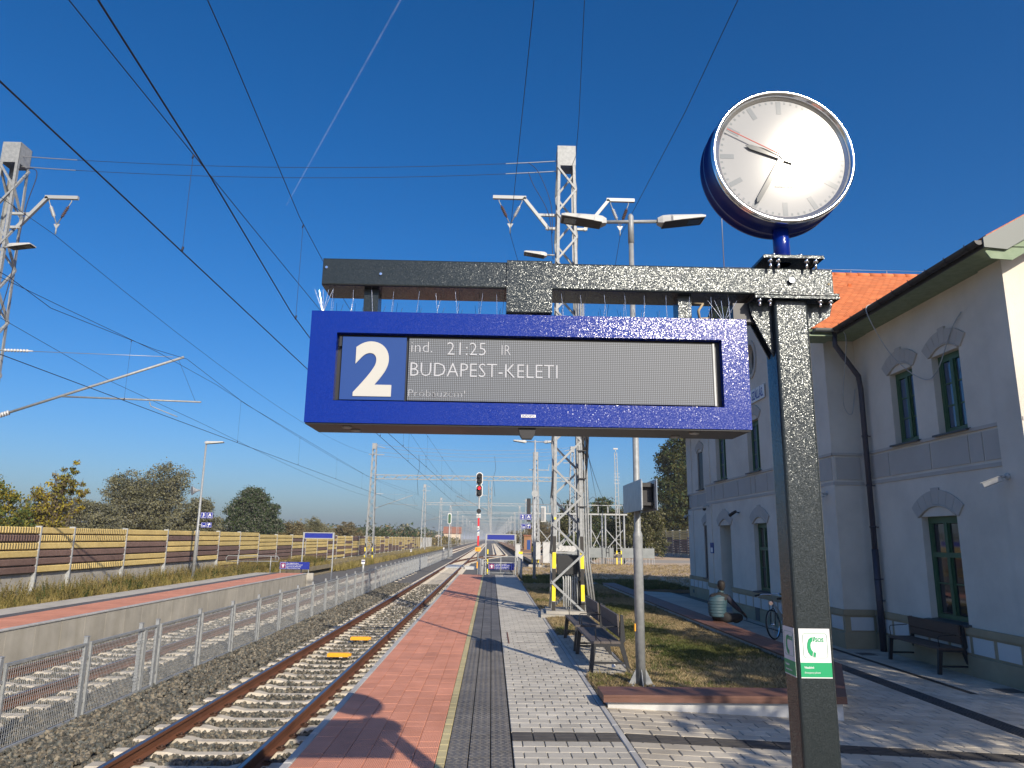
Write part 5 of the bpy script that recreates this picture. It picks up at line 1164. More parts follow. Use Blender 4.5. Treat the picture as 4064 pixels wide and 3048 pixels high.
# slim masts on the right hand side of the far tracks
sm = None
for i, y in enumerate([160, 205, 255, 310, 365, 420, 480, 550]):
    if sm is None:
        sm = thing('track_mast', '', 'mast', (6.3, y, -.3), 'slim masts right of the far tracks'); lmast(sm, 6.3, y, -.5, 7.8, .4, .3, n=10, lw=.06, indiv=False, mat='galv_far', cap=False, name='leg'); B().tube([(6.3, y, 5), (2.2, y, 6.3)], .04, 5).tube([(4.8, y, 5.4), (1.6, y, 5.3)], .03, 5).build('bracket_tube', 'galv_far', parent=sm); c = sm
        ch = {}
        for q in bpy.data.objects:
            if q.parent: ch.setdefault(q.parent.name, []).append(q)
    else: c = copy_tree(sm, None, ch); c.location.y = y
    c['label'] = '%s slim mast with bracket arm right of the far tracks' % ord_[i]
# ================================================================ OVERHEAD WIRES
def wire(lab, pts, r=.006, name='overhead_wire', cat='wire', grp='overhead line wires', mat='wire', parent=None):
    b = B().tube(pts, r, 6, False); 
    if parent is not None: return b.build(name, mat, parent=parent)
    return tag(b.build(name, mat), lab, cat, grp)
def catenary(lab, xs, z_c, z_m, r=.0075, drop0=None, step=7.5):
    """xs: list of (y, x); contact wire and messenger with droppers"""
    t = thing('overhead_line', lab, 'overhead line', (xs[0][1], xs[0][0], z_c), 'contact lines over the tracks')
    Y_ = [a for a, _ in xs]; X_ = [b for _, b in xs]; cp = []; mp = []; sup = [19.9, 80.7]+PY
    def zm(y):
        a = max([s for s in [-40]+sup if s <= y]); b_ = min([s for s in sup+[1200] if s > y]); u = (y-a)/(b_-a); return z_m+.62*(1-4*u*(1-u))*min(1, (b_-a)/55) if z_m > 5.5 else z_m
    y = xs[0][0]
    while y <= xs[-1][0]:
        x = float(np.interp(y, Y_, X_)); cp.append((x, y, z_c)); mp.append((x, y, zm(y))); y += 4 if y < 120 else 14
    B().tube(cp, r, 6, False).build('contact_wire', 'wire', parent=t); B().tube(mp, r*.72, 6, False).build('messenger_wire', 'wire', parent=t)
    y = drop0 or xs[0][0]+3; n = 0
    while y < min(xs[-1][0], 300):
        x = float(np.interp(y, Y_, X_)); zz = zm(y); d = B().tube([(x, y, z_c), (x, y, zz)], .0028, 4, False); d.cyl((x-.006, y, z_c+.0), (x+.006, y, z_c+.06), .012, 6).cyl((x-.006, y, zz-.05), (x+.006, y, zz), .010, 6); d.build('dropper', 'wire', parent=t); y += step
    return t
catenary('overhead line hung above the platform side track, passing behind the display', [(-6, -3.45), (20, -3.55), (80, -3.3), (143, -3.65), (190, -3.3), (1100, -3.48)], 5.03, 6.0, drop0=7.72)
catenary('second overhead line slanting over the middle track beside the first one', [(-6, -1.95), (4, -2.35), (8.4, -2.78), (12, -3.05), (22, -3.2), (50, -2.6), (80, -1.0), (124, 1.5), (190, 1.6), (1100, 1.6)], 5.05, 6.25, drop0=10.3)
catenary('overhead line above the far left track', [(-6, -8.6), (20, -8.5), (80, -8.0), (143, -8.45), (190, -8.0), (1100, -8.2)], 4.95, 5.9, drop0=9.2)
wire('thin feeder wire running down from the insulators of the left lattice mast', [(-12.7, -10, 10.3)]+catline((-12.7, cL2[1], cL2[2]), (-13.2, 80.7, 10.9), 1.1), .007)
wire('feeder wire through the left hand insulators of the near right mast', [(.55, 0, 9.6), (.5, 9.7, 10.05), (.47, 14, 10.6), cL, (.7, 22.4, 10.83)]+catline((.7, 22.5, 10.8), (7.8, 80.7, 10.3), .9), .007)
wire('feeder wire through the right hand insulators of the near right mast', [(3.4, 0, 9.2), (3.5, 9.3, 9.8), (3.54, 12.4, 9.95), cR]+catline(cR, (9.4, 80.7, 10.3), .9), .007)
wire('straight dark wire crossing the sky just right of the near mast top', [(1.45, 3, 10.2), (1.58, 11.98, 12), (1.95, 16.03, 12), (2.08, 17.8, 12.05), (2.1, 19.8, 12.6)], .007)
wire('lower auxiliary wire of the far left track reaching the mast', [(-13.7, 19.7, 7.75), (-13.4, 25.4, 7.15), (-13.2, 32.3, 6.9)]+catline((-13.2, 34, 6.85), (-13.2, 80.5, 6.2), .3, 8), .007)
wire('overlap wire crossing above the far left track towards the bracket', [(-8.0, 8, 6.1), (-8.3, 12.0, 6.2), (-8.6, 13.7, 6.2), (-8.65, 18.2, 6.55), (-8.6, 20, 6.75), (-8.6, 25, 6.4), (-8.5, 50, 6.0), (-8.0, 80, 6.6)], .006)
xl, xr_ = -13.95, 1.80
for j, (zl, zr) in enumerate(((12.75, 13.05), (12.42, 12.72))):
    w1_ = catline((xl, 19.9, zl), (xr_, 19.9, zr), .28, 20); lab = ('upper', 'lower')[j]+' of the two cross wires between the tops of the big masts'
    o = wire(lab, w1_, .007); B().tube(w1_[:3], .014, 6, False).build('wire_grip', 'wire_light', parent=o); B().tube(w1_[-3:], .014, 6, False).build('wire_grip', 'wire_light', parent=o)
B().tube(smooth([(xr_-.9, 19.9, 12.98), (1.2, 19.8, 12.6), (1.55, 19.7, 11.6), (1.6, 19.6, 10.6)]), .010, 6).build('jumper', 'wire', parent=mr_)
B().tube(smooth([(xr_-.9, 19.9, 12.66), (1.05, 19.8, 12.2), (1.5, 19.7, 11.2), (1.62, 19.6, 9.8)]), .010, 6).build('jumper', 'wire', parent=mr_)
for j, (z, s) in enumerate(((12.0, .5), (11.7, .6), (11.2, .45), (10.8, .5))):
    wire('%s light cross wire strung between the masts of the nearest portal' % ord_[j], catline((-12.9, 80.7, z), (8.6, 80.7, z), s, 12), .016, mat='wire_light')
for j, x in enumerate((-8.2, .2)): wire('%s hanging cable below the cross wires of the nearest portal' % ('left', 'right')[j], [(x, 80.7, 10.9), (x+.15, 80.7, 9.5), (x-.1, 80.7, 8.5), (x+.1, 80.7, 6.5)], .02)
# ================================================================ PLATFORM END EQUIPMENT
def nameboard(x0, x1, y, z0, z1, zb, lab, legs=True):
    t = thing('name_board', lab, 'sign', ((x0+x1)/2, y, z0), 'blank blue name boards at the platform ends'); 
    for x in (x0, x1): B().bb(x-.03, x+.03, y-.02, y+.04, z0, z1).build('leg', 'white_frame', parent=t)
    B().bb(x0+.03, x1-.03, y-.02, y+.03, z1-.05, z1).bb(x0+.03, x1-.03, y-.02, y+.03, zb, zb+.04).bb(x0+.03, x0+.07, y-.02, y+.03, zb+.04, z1-.05).bb(x1-.07, x1-.03, y-.02, y+.03, zb+.04, z1-.05).build('frame', 'white_frame', parent=t)
    B().bb(x0+.07, x1-.07, y-.01, y+.02, zb+.04, z1-.05).build('board', 'blue_flat', parent=t); return t
nameboard(-.30, 1.38, 42.0, -.75, 2.22, 1.86, 'blank blue name board on two white legs at the end of this platform')
nameboard(-10.78, -9.05, 43, -.8, 2.18, 1.82, 'blank blue name board on two white legs beyond the far left platform')
def notice(x, y, z, lab, wd=1.46, h=.40, z0=-.75):
    t = thing('warning_notice', lab, 'sign', (x, y, z), 'do not cross the railway notices'); B().bb(x, x+wd, y, y+.02, z, z+h).build('board', 'blue_flat', parent=t)
    for a in (.02, wd-.06): B().bb(x+a, x+a+.04, y+.021, y+.05, z0, z+h).build('leg', 'white_frame', parent=t)
    B().bb(x+.03, x+.35, y-.004, y, z+.04, z+h-.04).build('symbol_field', 'white_sign', parent=t); B().bb(x+.04, x+.34, y-.008, y-.004, z+.05, z+h-.05).build('symbol_ground', 'purple', parent=t)
    cxx, czz = x+.19, z+h/2
    B().lathe((cxx, y-.009, czz), (0, -1, 0), [(.125, 0), (.125, .003), (.11, .003), (.11, 0)], 24, cap=False).build('symbol_ring', 'red_sign', parent=t)
    B().lathe((cxx, y-.009, czz+.075), (0, -1, 0), [(.022, 0), (.022, .004)], 12).bb(cxx-.09, cxx+.09, y-.013, y-.009, czz+.015, czz+.045).bb(cxx-.035, cxx+.035, y-.014, y-.0095, czz-.03, czz+.044).bb(cxx-.035, cxx-.006, y-.013, y-.009, czz-.10, czz-.03).bb(cxx+.006, cxx+.035, y-.013, y-.009, czz-.10, czz-.03).build('person_symbol', 'white_sign', parent=t)
    for i, s in enumerate(('Tilos a vágányokon átjárni!', 'Überschreiten der Gleise verboten!', 'Do not cross the railway tracks!', 'Défense de traverser les voies!')):
        text(s, .072, 'white_sign', t, (x+.38, y-.004, z+h-.095-i*.088), depth=.001, bold=.0008, sx=.86, shear=.2)
notice(-.14, 42.3, .23, 'blue notice in four languages behind the railing of this platform end'); notice(-11.9, 42.6, .12, 'blue notice in four languages at the end of the far left platform', 1.66)
rl = thing('end_railing', 'white tubular railing closing the end of this platform', 'railing', (.5, 41.6, 0))
for z in (.98, .65): B().tube([(-.42, 41.62, z-.15), (-.42, 41.62, z), (1.42, 41.62, z)], .022, 8).build('rail', 'white_frame', parent=rl)
B().tube([(-.42, 41.62, .05), (-.42, 41.62, .85)], .022, 8).build('post', 'white_frame', parent=rl); B().tube([(-.42, 41.6, .10), (1.42, 41.6, .10)], .02, 8).build('rail', 'white_frame', parent=rl)
for x in (.55, 1.42): B().tube([(x, 41.62, -.02), (x, 41.62, .98)], .024, 8).build('post', 'white_frame', parent=rl)
r2 = thing('side_railing', 'galvanised railing with mesh along the station side of the platform end', 'railing', (1.5, 39, 0))
for z in (.98, .12): B().tube([(1.50, 41.6, z), (1.50, 36.1, z)], .02, 8).build('rail', 'galv', parent=r2)
for y in (41.5, 40.1, 38.8, 37.5, 36.1): B().tube([(1.50, y, -.05), (1.50, y, .98)], .022, 8).build('post', 'galv', parent=r2)
q = B()
for y in np.arange(36.2, 41.5, .09): q.bb(1.497, 1.503, y, y+.006, .14, .96)
for z in np.arange(.2, .95, .1): q.bb(1.496, 1.504, 36.1, 41.6, z, z+.005)
r = q.build('wire_mesh', 'galv', parent=r2); r['kind'] = 'stuff'
t = thing('equipment_box', 'pale grey equipment box standing beside the end railing', 'box', (-.6, 42, -.7)); B().cham(-.73, -.46, 41.9, 42.25, -.8, .84, .015).build('body', 'white_box', parent=t); B().bb(-.70, -.49, 41.89, 41.9, 0, .78).build('door', 'white_frame', parent=t)
t = thing('handrail', 'low galvanised handrail loop at the end of the far left platform', 'railing', (-13.2, 41.5, 0)); B().tube([(-14.5, 41.5, .52), (-14.55, 41.5, .72), (-14.45, 41.5, .85), (-11.75, 41.5, .85), (-11.66, 41.5, .75), (-11.7, 41.5, .58), (-14.5, 41.5, .55)], .022, 8).build('loop', 'galv', parent=t)
for x in (-13.9, -12.1): B().tube([(x, 41.5, -.1), (x, 41.5, .84)], .03, 8).build('post', 'galv', parent=t)
# signal
sg = thing('railway_signal', 'main signal showing red on a red and white striped post', 'signal', (-.93, 52.9, -.8)); x, y = -.93, 52.9
B().cyl((x, y, -.9), (x, y, 6.3), .06, 12).build('post', 'white_frame', parent=sg)
octo = lambda cx, w, z0, z1, c: [(cx-w+c, z0), (cx+w-c, z0), (cx+w, z0+c), (cx+w, z1-c), (cx+w-c, z1), (cx-w+c, z1), (cx-w, z1-c), (cx-w, z0+c)]
for z0, z1 in ((4.86, 5.76), (5.72, 6.62)):
    B().prism(octo(x, .235, z0, z1, .13), .02, 1, y-.10).build('backboard', 'white_sign', parent=sg); h = B().prism(octo(x, .19, z0+.05, z1-.05, .11), .05, 1, y-.16).build('lamp_housing', 'black', parent=sg)
    for zz in (z0+.27, z1-.27): B().lathe((x, y-.16, zz), (0, -1, 0), [(.10, 0), (.115, .0), (.115, .20), (.105, .20), (.105, .0)], 16, cap=False).build('hood', 'black', parent=sg); B().lathe((x, y-.165, zz), (0, -1, 0), [(.10, 0), (.10, .01)], 16).build('lens', 'lens_red' if abs(zz-5.49) < .02 else 'lens_black', parent=sg)
B().lathe((x, y-.1, 3.87), (0, -1, 0), [(.16, 0), (.165, .03), (.15, .06)], 20).build('lower_lamp', 'black', parent=sg)
for x0 in (-.16, .01): B().bb(x+x0, x+x0+.14, y-.09, y-.07, 3.42, 3.66).build('sign_plate', 'white_sign', parent=sg)
text('III', .19, 'black', sg, (x-.09, y-.092, 3.47), align='CENTER', bold=.004); text('0', .19, 'black', sg, (x+.08, y-.092, 3.47), align='CENTER', sx=.8, bold=.004)
for z0, z1, m in ((2.80, 3.38, 'red_sign'), (2.14, 2.80, 'white_sign'), (1.45, 2.14, 'red_sign')): B().bb(x-.065, x+.065, y-.10, y-.07, z0+.001, z1-.001).build('post_panel', m, parent=sg)
text('K', .19, 'black', sg, (x, y-.102, 2.58), align='CENTER', bold=.004); text('2', .19, 'black', sg, (x, y-.102, 2.18), align='CENTER', bold=.004)
B().prism([(x-.064, 2.40), (x+.064, 2.46), (x+.064, 2.56), (x-.064, 2.50)], .004, 1, y-.105).build('blue_band', 'two_blue', parent=sg)
B().bb(x-.2, x+.2, y-.12, y-.09, 1.06, 1.34).build('high_voltage_plate', 'balise', parent=sg); B().bb(x-.07, x+.07, y-.11, y-.09, -.1, .35).build('orange_plate', 'balise', parent=sg); text('⚡', .2, 'red_sign', sg, (x-.12, y-.122, 1.12), align='CENTER') if 0 else B().prism([(x-.13, 1.30), (x-.09, 1.30), (x-.10, 1.22), (x-.07, 1.22), (x-.13, 1.09), (x-.12, 1.18), (x-.15, 1.18)], .003, 1, y-.124).build('flash_symbol', 'red_sign', parent=sg)
for a in (1.27, 1.22, 1.16): B().bb(x-.03, x+.16, y-.124, y-.12, a, a+.012).build('plate_lettering', 'earth_orange', parent=sg)
# small white post and posts by the fence
for i, (x, y, lab) in enumerate(((-7.5, 62, 'small white track marker post left of the fence near the portal foot'), (-9.6, 118, 'small white track marker post at the far end of the fence'), (-6.5, 150, 'small white track marker post standing beyond the fence end'))):
    t = thing('marker_post', lab, 'post', (x-3, y, -.8), 'white marker posts beside the tracks'); B().cyl((x-3, y, -.9), (x-3, y, -.2), .09, 8).build('post', 'white_frame', parent=t); B().bb(x-3.14, x-2.86, y-.12, y-.09, -.22, .12).build('plate', 'white_sign', parent=t); B().bb(x-3.13, x-2.87, y-.125, y-.12, -.05, .05).build('lettering', 'navy', parent=t)
sg2 = thing('railway_signal', 'small green lit signal on a slim mast between the far tracks', 'signal', (-5.9, 104, -.8)); x, y = -5.9, 104
B().cyl((x, y, -.9), (x, y, 5.0), .08, 8).build('post', 'white_frame', parent=sg2); B().prism(octo(x, .26, 3.9, 5.35, .12), .06, 1, y-.1).build('backboard', 'white_sign', parent=sg2); B().prism(octo(x, .18, 3.98, 5.27, .1), .05, 1, y-.16).build('lamp_housing', 'green_frame', parent=sg2); B().bb(x-.5, x+.5, y-.4, y+.4, -.9, -.72).build('foundation', 'concrete', parent=sg2)
bl = thing('striped_post', 'thin black and yellow striped post behind the blank name board', 'post', (-.3, 47, -.8))
for i in range(7): B().bb(-.24, -.17, 47, 47.05, -.8+i*.3, -.5+i*.3).build('stripe', 'tape_black' if i % 2 else 'yellow', parent=bl)
# ---------------------------------------------------------------- second mast with transformers, cabinets
m2 = thing('lattice_mast', 'slim lattice mast carrying two grey boxes, beyond the platform end lamp', 'mast', (3.45, 58, -.2)); lmast(m2, 3.42, 58, -.2, 8.75, .55, .38, n=14, lw=.08, indiv=False, stripes=[(a_-.2, b_-.2, c_) for a_, b_, c_ in STR])
B().bb(2.75, 3.05, 57.9, 58.3, 3.3, 5.1).build('dark_transformer', 'black', parent=m2); B().cham(3.85, 4.25, 57.9, 58.3, 3.3, 4.5, .03).build('grey_transformer', 'white_box', parent=m2)
for i in range(6): B().bb(3.86+i*.05, 3.885+i*.05, 57.84, 57.9, 3.4, 4.4).build('cooling_fin', 'galv_dull', parent=m2)
B().bar((2.9, 58, 7.35), (4.5, 58, 7.35), .07).bar((4.45, 58, 7.35), (4.5, 58, 7.8), .05).build('cross_arm', 'galv', parent=m2); B().cham(2.9, 4.0, 57.5, 58.6, -.3, .05, .05).build('foundation', 'concrete', parent=m2)
for i, (x0, x1, y0, z0, z1, lab, g) in enumerate(((3.98, 4.66, 57.2, .2, 1.72, 'tall white cabinet on a frame between the two lattice masts', 1), (3.32, 3.78, 57.0, .45, 1.70, 'narrow white cabinet right beside the slim lattice mast', 1), (5.0, 5.5, 58, .2, 1.68, 'white cabinet seen through the near lattice mast', 1), (1.9, 2.25, 57.5, .3, 1.55, 'white cabinet left of the slim lattice mast', 1))):
    t = thing('field_cabinet', lab, 'cabinet', (x0, y0, -.2), 'white cabinets of the switchyard'); B().cham(x0, x1, y0, y0+.5, z0, z1, .02).bb(x0-.03, x1+.03, y0-.03, y0+.53, z1, z1+.05).build('body', 'white_box', parent=t)
    for a in (x0+.06, x1-.08): B().bb(a, a+.06, y0+.2, y0+.27, -.3, z0).build('leg', 'galv', parent=t)
t = thing('yellow_label_box', 'small meter box with a yellow green label at the switchyard', 'box', (2.2, 55, -.2)); B().cham(2.0, 2.35, 55, 55.2, .35, .85, .01).build('body', 'white_box', parent=t); B().bb(2.03, 2.32, 54.98, 55, .88, 1.05).build('label_plate', 'yellow', parent=t); B().bb(2.13, 2.21, 55.05, 55.13, -.3, .35).build('leg', 'galv', parent=t)
ss = thing('switch_frame', 'grey steel frame with porcelain sheds seen through the near mast', 'switch frame', (5.8, 58, -.2))
for x in (5.1, 6.6): B().bb(x-.04, x+.04, 58, 58.08, -.3, .95).build('post', 'galv', parent=ss)
B().bb(5.0, 6.9, 57.9, 58.2, .9, 1.0).build('beam', 'galv', parent=ss)
for i in range(5): B().prism([(5.15+i*.27, 1.06), (5.4+i*.27, 1.06), (5.56+i*.27, 1.27), (5.4+i*.27, 1.48), (5.15+i*.27, 1.48), (5.3+i*.27, 1.27)], .3, 1, 57.9).build('chevron_plate', 'white_box', parent=ss)
B().bb(4.9, 6.3, 57.9, 58.3, .15, .85).build('tank', 'steel_dark', parent=ss)
# ---------------------------------------------------------------- switchyard
sy = thing('switchyard', 'galvanised pipe frame of the switchyard with busbars and crossed braces', 'switchyard', (8, 68, -.2)); Y = 68.5
xs_ = [4.3, 6.0, 6.25, 7.6, 9.2, 10.25, 10.55, 12.3]
for x in xs_: B().cyl((x, Y, -.2), (x, Y, 4.25), .085, 8).build('post', 'galv', parent=sy)
for a, c in ((4.3, 6.0), (6.25, 7.6), (7.6, 9.2), (9.2, 10.25), (10.55, 12.3)):
    for p, q_ in (((a, 1.0), (c, 3.0)), ((a, 3.0), (c, 1.0))): ubar('brace', (p[0], Y, p[1]), (q_[0], Y+.1, q_[1]), .07, sy)
B().bar((3.2, Y, 4.3), (12.6, Y, 4.3), .14).build('beam', 'white_frame', parent=sy); B().cyl((3.4, Y, 5.12), (12.2, Y, 5.12), .04, 6).build('busbar', 'galv_dull', parent=sy)
for x in (4.2, 5.2, 6.1, 7.0, 7.9, 9.0, 9.9, 10.8, 11.7):
    insul((x, Y, 4.37), (x, Y, 5.08), .10, 6).build('insulator', 'insul_grey', parent=sy)
for x in (3.7, 5.4, 7.1, 8.9, 10.6): B().tube([(x, Y, 5.1), (x+.1, Y-.2, 5.6), (x+.5, Y-.3, 5.9), (x+.9, Y-.2, 5.6), (x+1.1, Y, 5.1)], .022, 6).build('jumper', 'wire', parent=sy)
for i in range(4): wire('%s slack cable from the near mast down to the switchyard' % ord_[i], catline((2.5+.02*i, 19.9, 5.6-.4*i), (8.2+i*.9, 68.4, 5.15), .5), .008, grp='cables to the switchyard')
lt = thing('ladder_tower', 'tall thin ladder like lattice tower with a small camera on top', 'tower', (11.35, 66, -.2))
for s in (-1, 1): B().add([(11.37+s*.20-.035, 66, -.25), (11.37+s*.20+.035, 66, -.25), (11.2+s*.10+.03, 66, 9.8), (11.2+s*.10-.03, 66, 9.8), (11.37+s*.20-.035, 66.07, -.25), (11.37+s*.20+.035, 66.07, -.25), (11.2+s*.10+.03, 66.07, 9.8), (11.2+s*.10-.03, 66.07, 9.8)], [(0, 1, 2, 3), (7, 6, 5, 4), (0, 4, 5, 1), (1, 5, 6, 2), (2, 6, 7, 3), (3, 7, 4, 0)]).build('side', 'galv', parent=lt)
for i in range(26):
    z = .1+i*.38; u = z/9.8; c = 11.37-.17*u; hw = .2-.1*u; B().bb(c-hw, c+hw, 66.01, 66.06, z, z+.035).build('rung', 'galv', parent=lt)
for i in range(4): z = 7.0+i*.28; B().bb(10.98+.0*i, 11.55, 65.98, 66.0, z, z+.03).build('cross_bar', 'galv_dull', parent=lt)
for s in (-1, 1):
    for a, b_, m in ((-.2, .45, 'yellow'), (.45, .75, 'tape_black'), (.75, 1.05, 'yellow')): B().bb(11.36+s*.2-.045, 11.36+s*.2+.045, 65.985, 65.998, a, b_).build('warning_stripe', m, parent=lt)
B().cyl((11.2, 66.03, 9.8), (11.2, 66.03, 10.1), .03, 8).bb(10.98, 11.4, 65.95, 66.1, 10.08, 10.2).build('camera_head', 'white_box', parent=lt)
gf = thing('switchyard_gate', 'grey sheet metal gate and fence panels in front of the switchyard', 'fence', (10, 66.4, -.2))
for i, (x0, x1) in enumerate(((6.8, 8.45), (8.6, 9.85), (9.95, 10.95), (11.6, 13.1), (13.15, 14.6))):
    B().bb(x0, x1, 66.4, 66.43, .42, 1.28).build('sheet_panel', 'sheet_grey', parent=gf); 
    for x in (x0, x1-.05): B().bb(x, x+.05, 66.44, 66.49, -.3, 1.32).build('post', 'galv', parent=gf)
    for k in range(5): B().bb(x0+.1+k*(x1-x0)/5, x0+.125+k*(x1-x0)/5, 66.44, 66.46, -.2, 1.42).build('picket', 'galv_dull', parent=gf)
B().bb(10.25, 10.31, 66.37, 66.395, .5, 1.25).bb(10.50, 10.56, 66.37, 66.395, .5, 1.25).bb(10.31, 10.50, 66.37, 66.395, .85, .91).bb(10.31, 10.5, 66.37, 66.395, 1.19, 1.25).build('gate_latch', 'steel_dark', parent=gf)
for a, c in (((8.6, 66.6, .3), (9.6, 66.6, -.2)), ((12.6, 66.6, .4), (11.8, 66.6, -.2))): ubar('strut', a, c, .05, gf)
# right hand noise barrier in the shade
rb = thing('noise_barrier', 'shaded dark noise barrier of yellow and brown boards beyond the station', 'noise barrier', (26, 110, -.3)); rb['_w'] = (26, 110, -.3); cnt = 0
for i in range(14):
    y0 = 150-4.03*(i+1)
    for r_ in range(10):
        key = 'yellow_board' if (r_ < 3 or rnd.random() < .22) and r_ < 6 else 'brown_board'
        o = link('board', board(4.02, .31, key), rb, (0, y0-110+4.02, .3+3.42-(r_+1)*.31), (0, 0, math.pi)); cnt += 1
    B().bb(25.99, 26.06, y0, y0+4, -.6, .31).build('base_panel', 'concrete', parent=rb); B().bb(25.86, 26.06, y0-.05, y0+.05, -.5, 3.46).build('post', 'galv_dull', parent=rb)
# far house
hs = thing('signal_house', 'small pale house with red roof far beside the tracks', 'house', (-19, 350, -.8)); x0, x1, y0, y1 = -22.3, -14.6, 350, 358
B().bb(x0, x1, y0, y1, -1, 4.4).prism([(y0, 4.4), (y1, 4.4), ((y0+y1)/2, 6.9)], x1-x0, 0, x0).build('wall', 'house_wall', parent=hs)
for a, c in ((y0-.5, y0-.5), (y1+.5, y1+.5)):
    yr = (y0+y1)/2; B().add([(x0-.5, a, 4.1), (x1+.5, a, 4.1), (x1+.5, yr, 7.1), (x0-.5, yr, 7.1), (x0-.5, a, 4.35), (x1+.5, a, 4.35), (x1+.5, yr, 7.35), (x0-.5, yr, 7.35)], [(0, 1, 2, 3), (7, 6, 5, 4), (0, 4, 5, 1), (1, 5, 6, 2), (2, 6, 7, 3), (3, 7, 4, 0)]).build('roof', 'house_roof', parent=hs)
B().bb(-20.3, -19.6, 353.5, 354.2, 6.5, 8.0).build('chimney', 'house_roof', parent=hs); B().bb(x1-.05, x1+.03, 352, 353, 1.5, 2.8).build('window', 'glass_dark', parent=hs)
B().bb(-26.5, x0, 351, 357, -1, 2.2).prism([(351, 2.2), (357, 2.2), (354, 3.4)], 4.2, 0, -26.5).build('annex', 'house_wall', parent=hs)
h2 = thing('brick_hut', 'small reddish hut among trees right of the far tracks', 'house', (8, 150, -.3)); B().bb(6.6, 8.4, 150, 153, -.4, 2.6).build('wall', 'earth_orange', parent=h2); B().bb(6.4, 8.6, 149.8, 153.2, 2.6, 2.8).build('roof', 'house_roof', parent=h2); B().bb(7.2, 7.9, 149.97, 150, -.2, 1.8).build('door', 'two_blue', parent=h2)
# ================================================================ VEGETATION
def leaves(cl, n, size, spread=.55, asp=1.6):
    """cl: list of (x,y,z,rx,ry,rz,weight) clumps -> arrays of leaf quads, gathered in small sub clumps"""
    cl = np.array(cl, float); wgt = cl[:, 6]/cl[:, 6].sum(); nsub = max(20, n//48); ci = nrg.choice(len(cl), nsub, p=wgt); c = cl[ci]
    d = nrg.normal(size=(nsub, 3)); d /= np.linalg.norm(d, axis=1)[:, None]; r = nrg.random(nsub)**.42; sub = c[:, :3]+d*r[:, None]*c[:, 3:6]
    si = nrg.integers(0, nsub, n); rad = c[si, 3:6].mean(1)*.145*spread/.55; P = sub[si]+nrg.normal(size=(n, 3))*rad[:, None]*np.array([1, 1, .7])
    a = nrg.normal(size=(n, 3)); a /= np.linalg.norm(a, axis=1)[:, None]; b = nrg.normal(size=(n, 3)); b -= a*(a*b).sum(1)[:, None]; b /= np.linalg.norm(b, axis=1)[:, None]
    s = size*nrg.uniform(.6, 1.3, n)[:, None]; a = a*s*asp/2; b = b*s/2
    V = np.stack([P-a-b*.3, P-b, P+a, P+b], 1).reshape(-1, 3); F = np.arange(4*n).reshape(n, 4); return V, F, sub
def tree(name, lab, cat, x, y, z0, h, cl, n, size, mats, trunk_r=.18, grp=None, limbs=7, twigs=0, spread=.55, bark='bark', forks=1):
    """cl: clumps relative to (x,y,z0)"""
    t = thing(name, lab, cat, (x, y, z0), grp); mats = mats if isinstance(mats, list) else [mats]
    cl = [(x+c[0], y+c[1], z0+c[2])+tuple(c[3:6])+((c[6],) if len(c) > 6 else (c[3]*c[4]*c[5],)) for c in cl]
    V, F, sub = leaves(cl, n, size, spread); V = V-np.array([x, y, z0]); me = fastmesh('crown', V, F, mats)
    if len(mats) > 1: me.polygons.foreach_set('material_index', (nrg.random(len(F)//1) < .35).astype(np.int32)[np.arange(len(F))])
    o = link('crown', me, t); b = B(); lean = rnd.uniform(-.05, .05)*h
    for f in range(forks):
        ox = (f-(forks-1)/2)*.5; top = Vector((x+lean+ox*2, y, z0+h*.62)); b.tube([(x+ox*.4, y, z0-.2), (x+ox+lean*.3, y, z0+h*.25), top], [trunk_r*1.25, trunk_r*.85, trunk_r*.35], 8)
    for i in range(limbs):
        c = cl[i % len(cl)]; e = Vector((c[0]+rnd.uniform(-.6, .6)*c[3], c[1]+rnd.uniform(-.5, .5)*c[4], c[2]+rnd.uniform(-.2, .6)*c[5])); u = rnd.uniform(.15, .5); s = Vector((x+lean*u, y, z0+h*u*.8)); m = s.lerp(e, .5)+Vector((0, 0, -.04*h)); b.tube([s, m, e], [trunk_r*.5, trunk_r*.3, trunk_r*.08], 6, False)
    b.build('trunk', bark, parent=t)
    if twigs:
        b = B()
        for i in range(twigs):
            e = Vector(sub[rnd.randrange(len(sub))]); s = Vector((x+rnd.uniform(-.3, .3)*2, y+rnd.uniform(-.5, .5), z0+rnd.uniform(0, .3)*h)); m = s.lerp(e, .55)+Vector((rnd.uniform(-.2, .2), 0, rnd.uniform(-.3, .1))); b.tube([s, m, e+Vector((rnd.uniform(-.1, .1), 0, .35))], [.035, .022, .008], 4, False)
        b.build('twigs', bark, parent=t)
    return t
G1 = 'trees behind the long noise barrier'
tree('sumac_tree', 'leafy bush with yellow patches at the left edge above the noise barrier', 'tree', -26.2, 40, -.5, 5.8, [(-.6, 0, 4.3, 1.1, 1.2, 1.3), (.6, 0, 3.2, 1.2, 1.2, 1.3), (-1.5, 0, 2.8, 1.4, 1.2, 1.6), (.2, .4, 2.0, 1.8, 1.2, 1.2)], 12000, .095, ['leaf_yellow', 'weed_green'], .10, G1, twigs=60)
tree('sumac_tree', 'half bare twiggy tree with yellow leaf clusters at its right side', 'tree', -24.6, 42, -.5, 6.6, [(.8, 0, 5.7, .6, .5, .7), (.6, 0, 5.0, .6, .5, .7), (1.5, 0, 4.7, .6, .5, .5), (1.1, 0, 3.9, .5, .5, .5), (-.4, 0, 3.5, 1.3, .9, 1.6), (-1.1, 0, 2.6, 1.2, .9, 1.2), (.5, 0, 2.6, 1.0, .8, .8), (.2, 0, 5.0, .6, .6, .9)], 10000, .095, ['leaf_yellow', 'leaf_brown'], .10, G1, limbs=9, twigs=130)
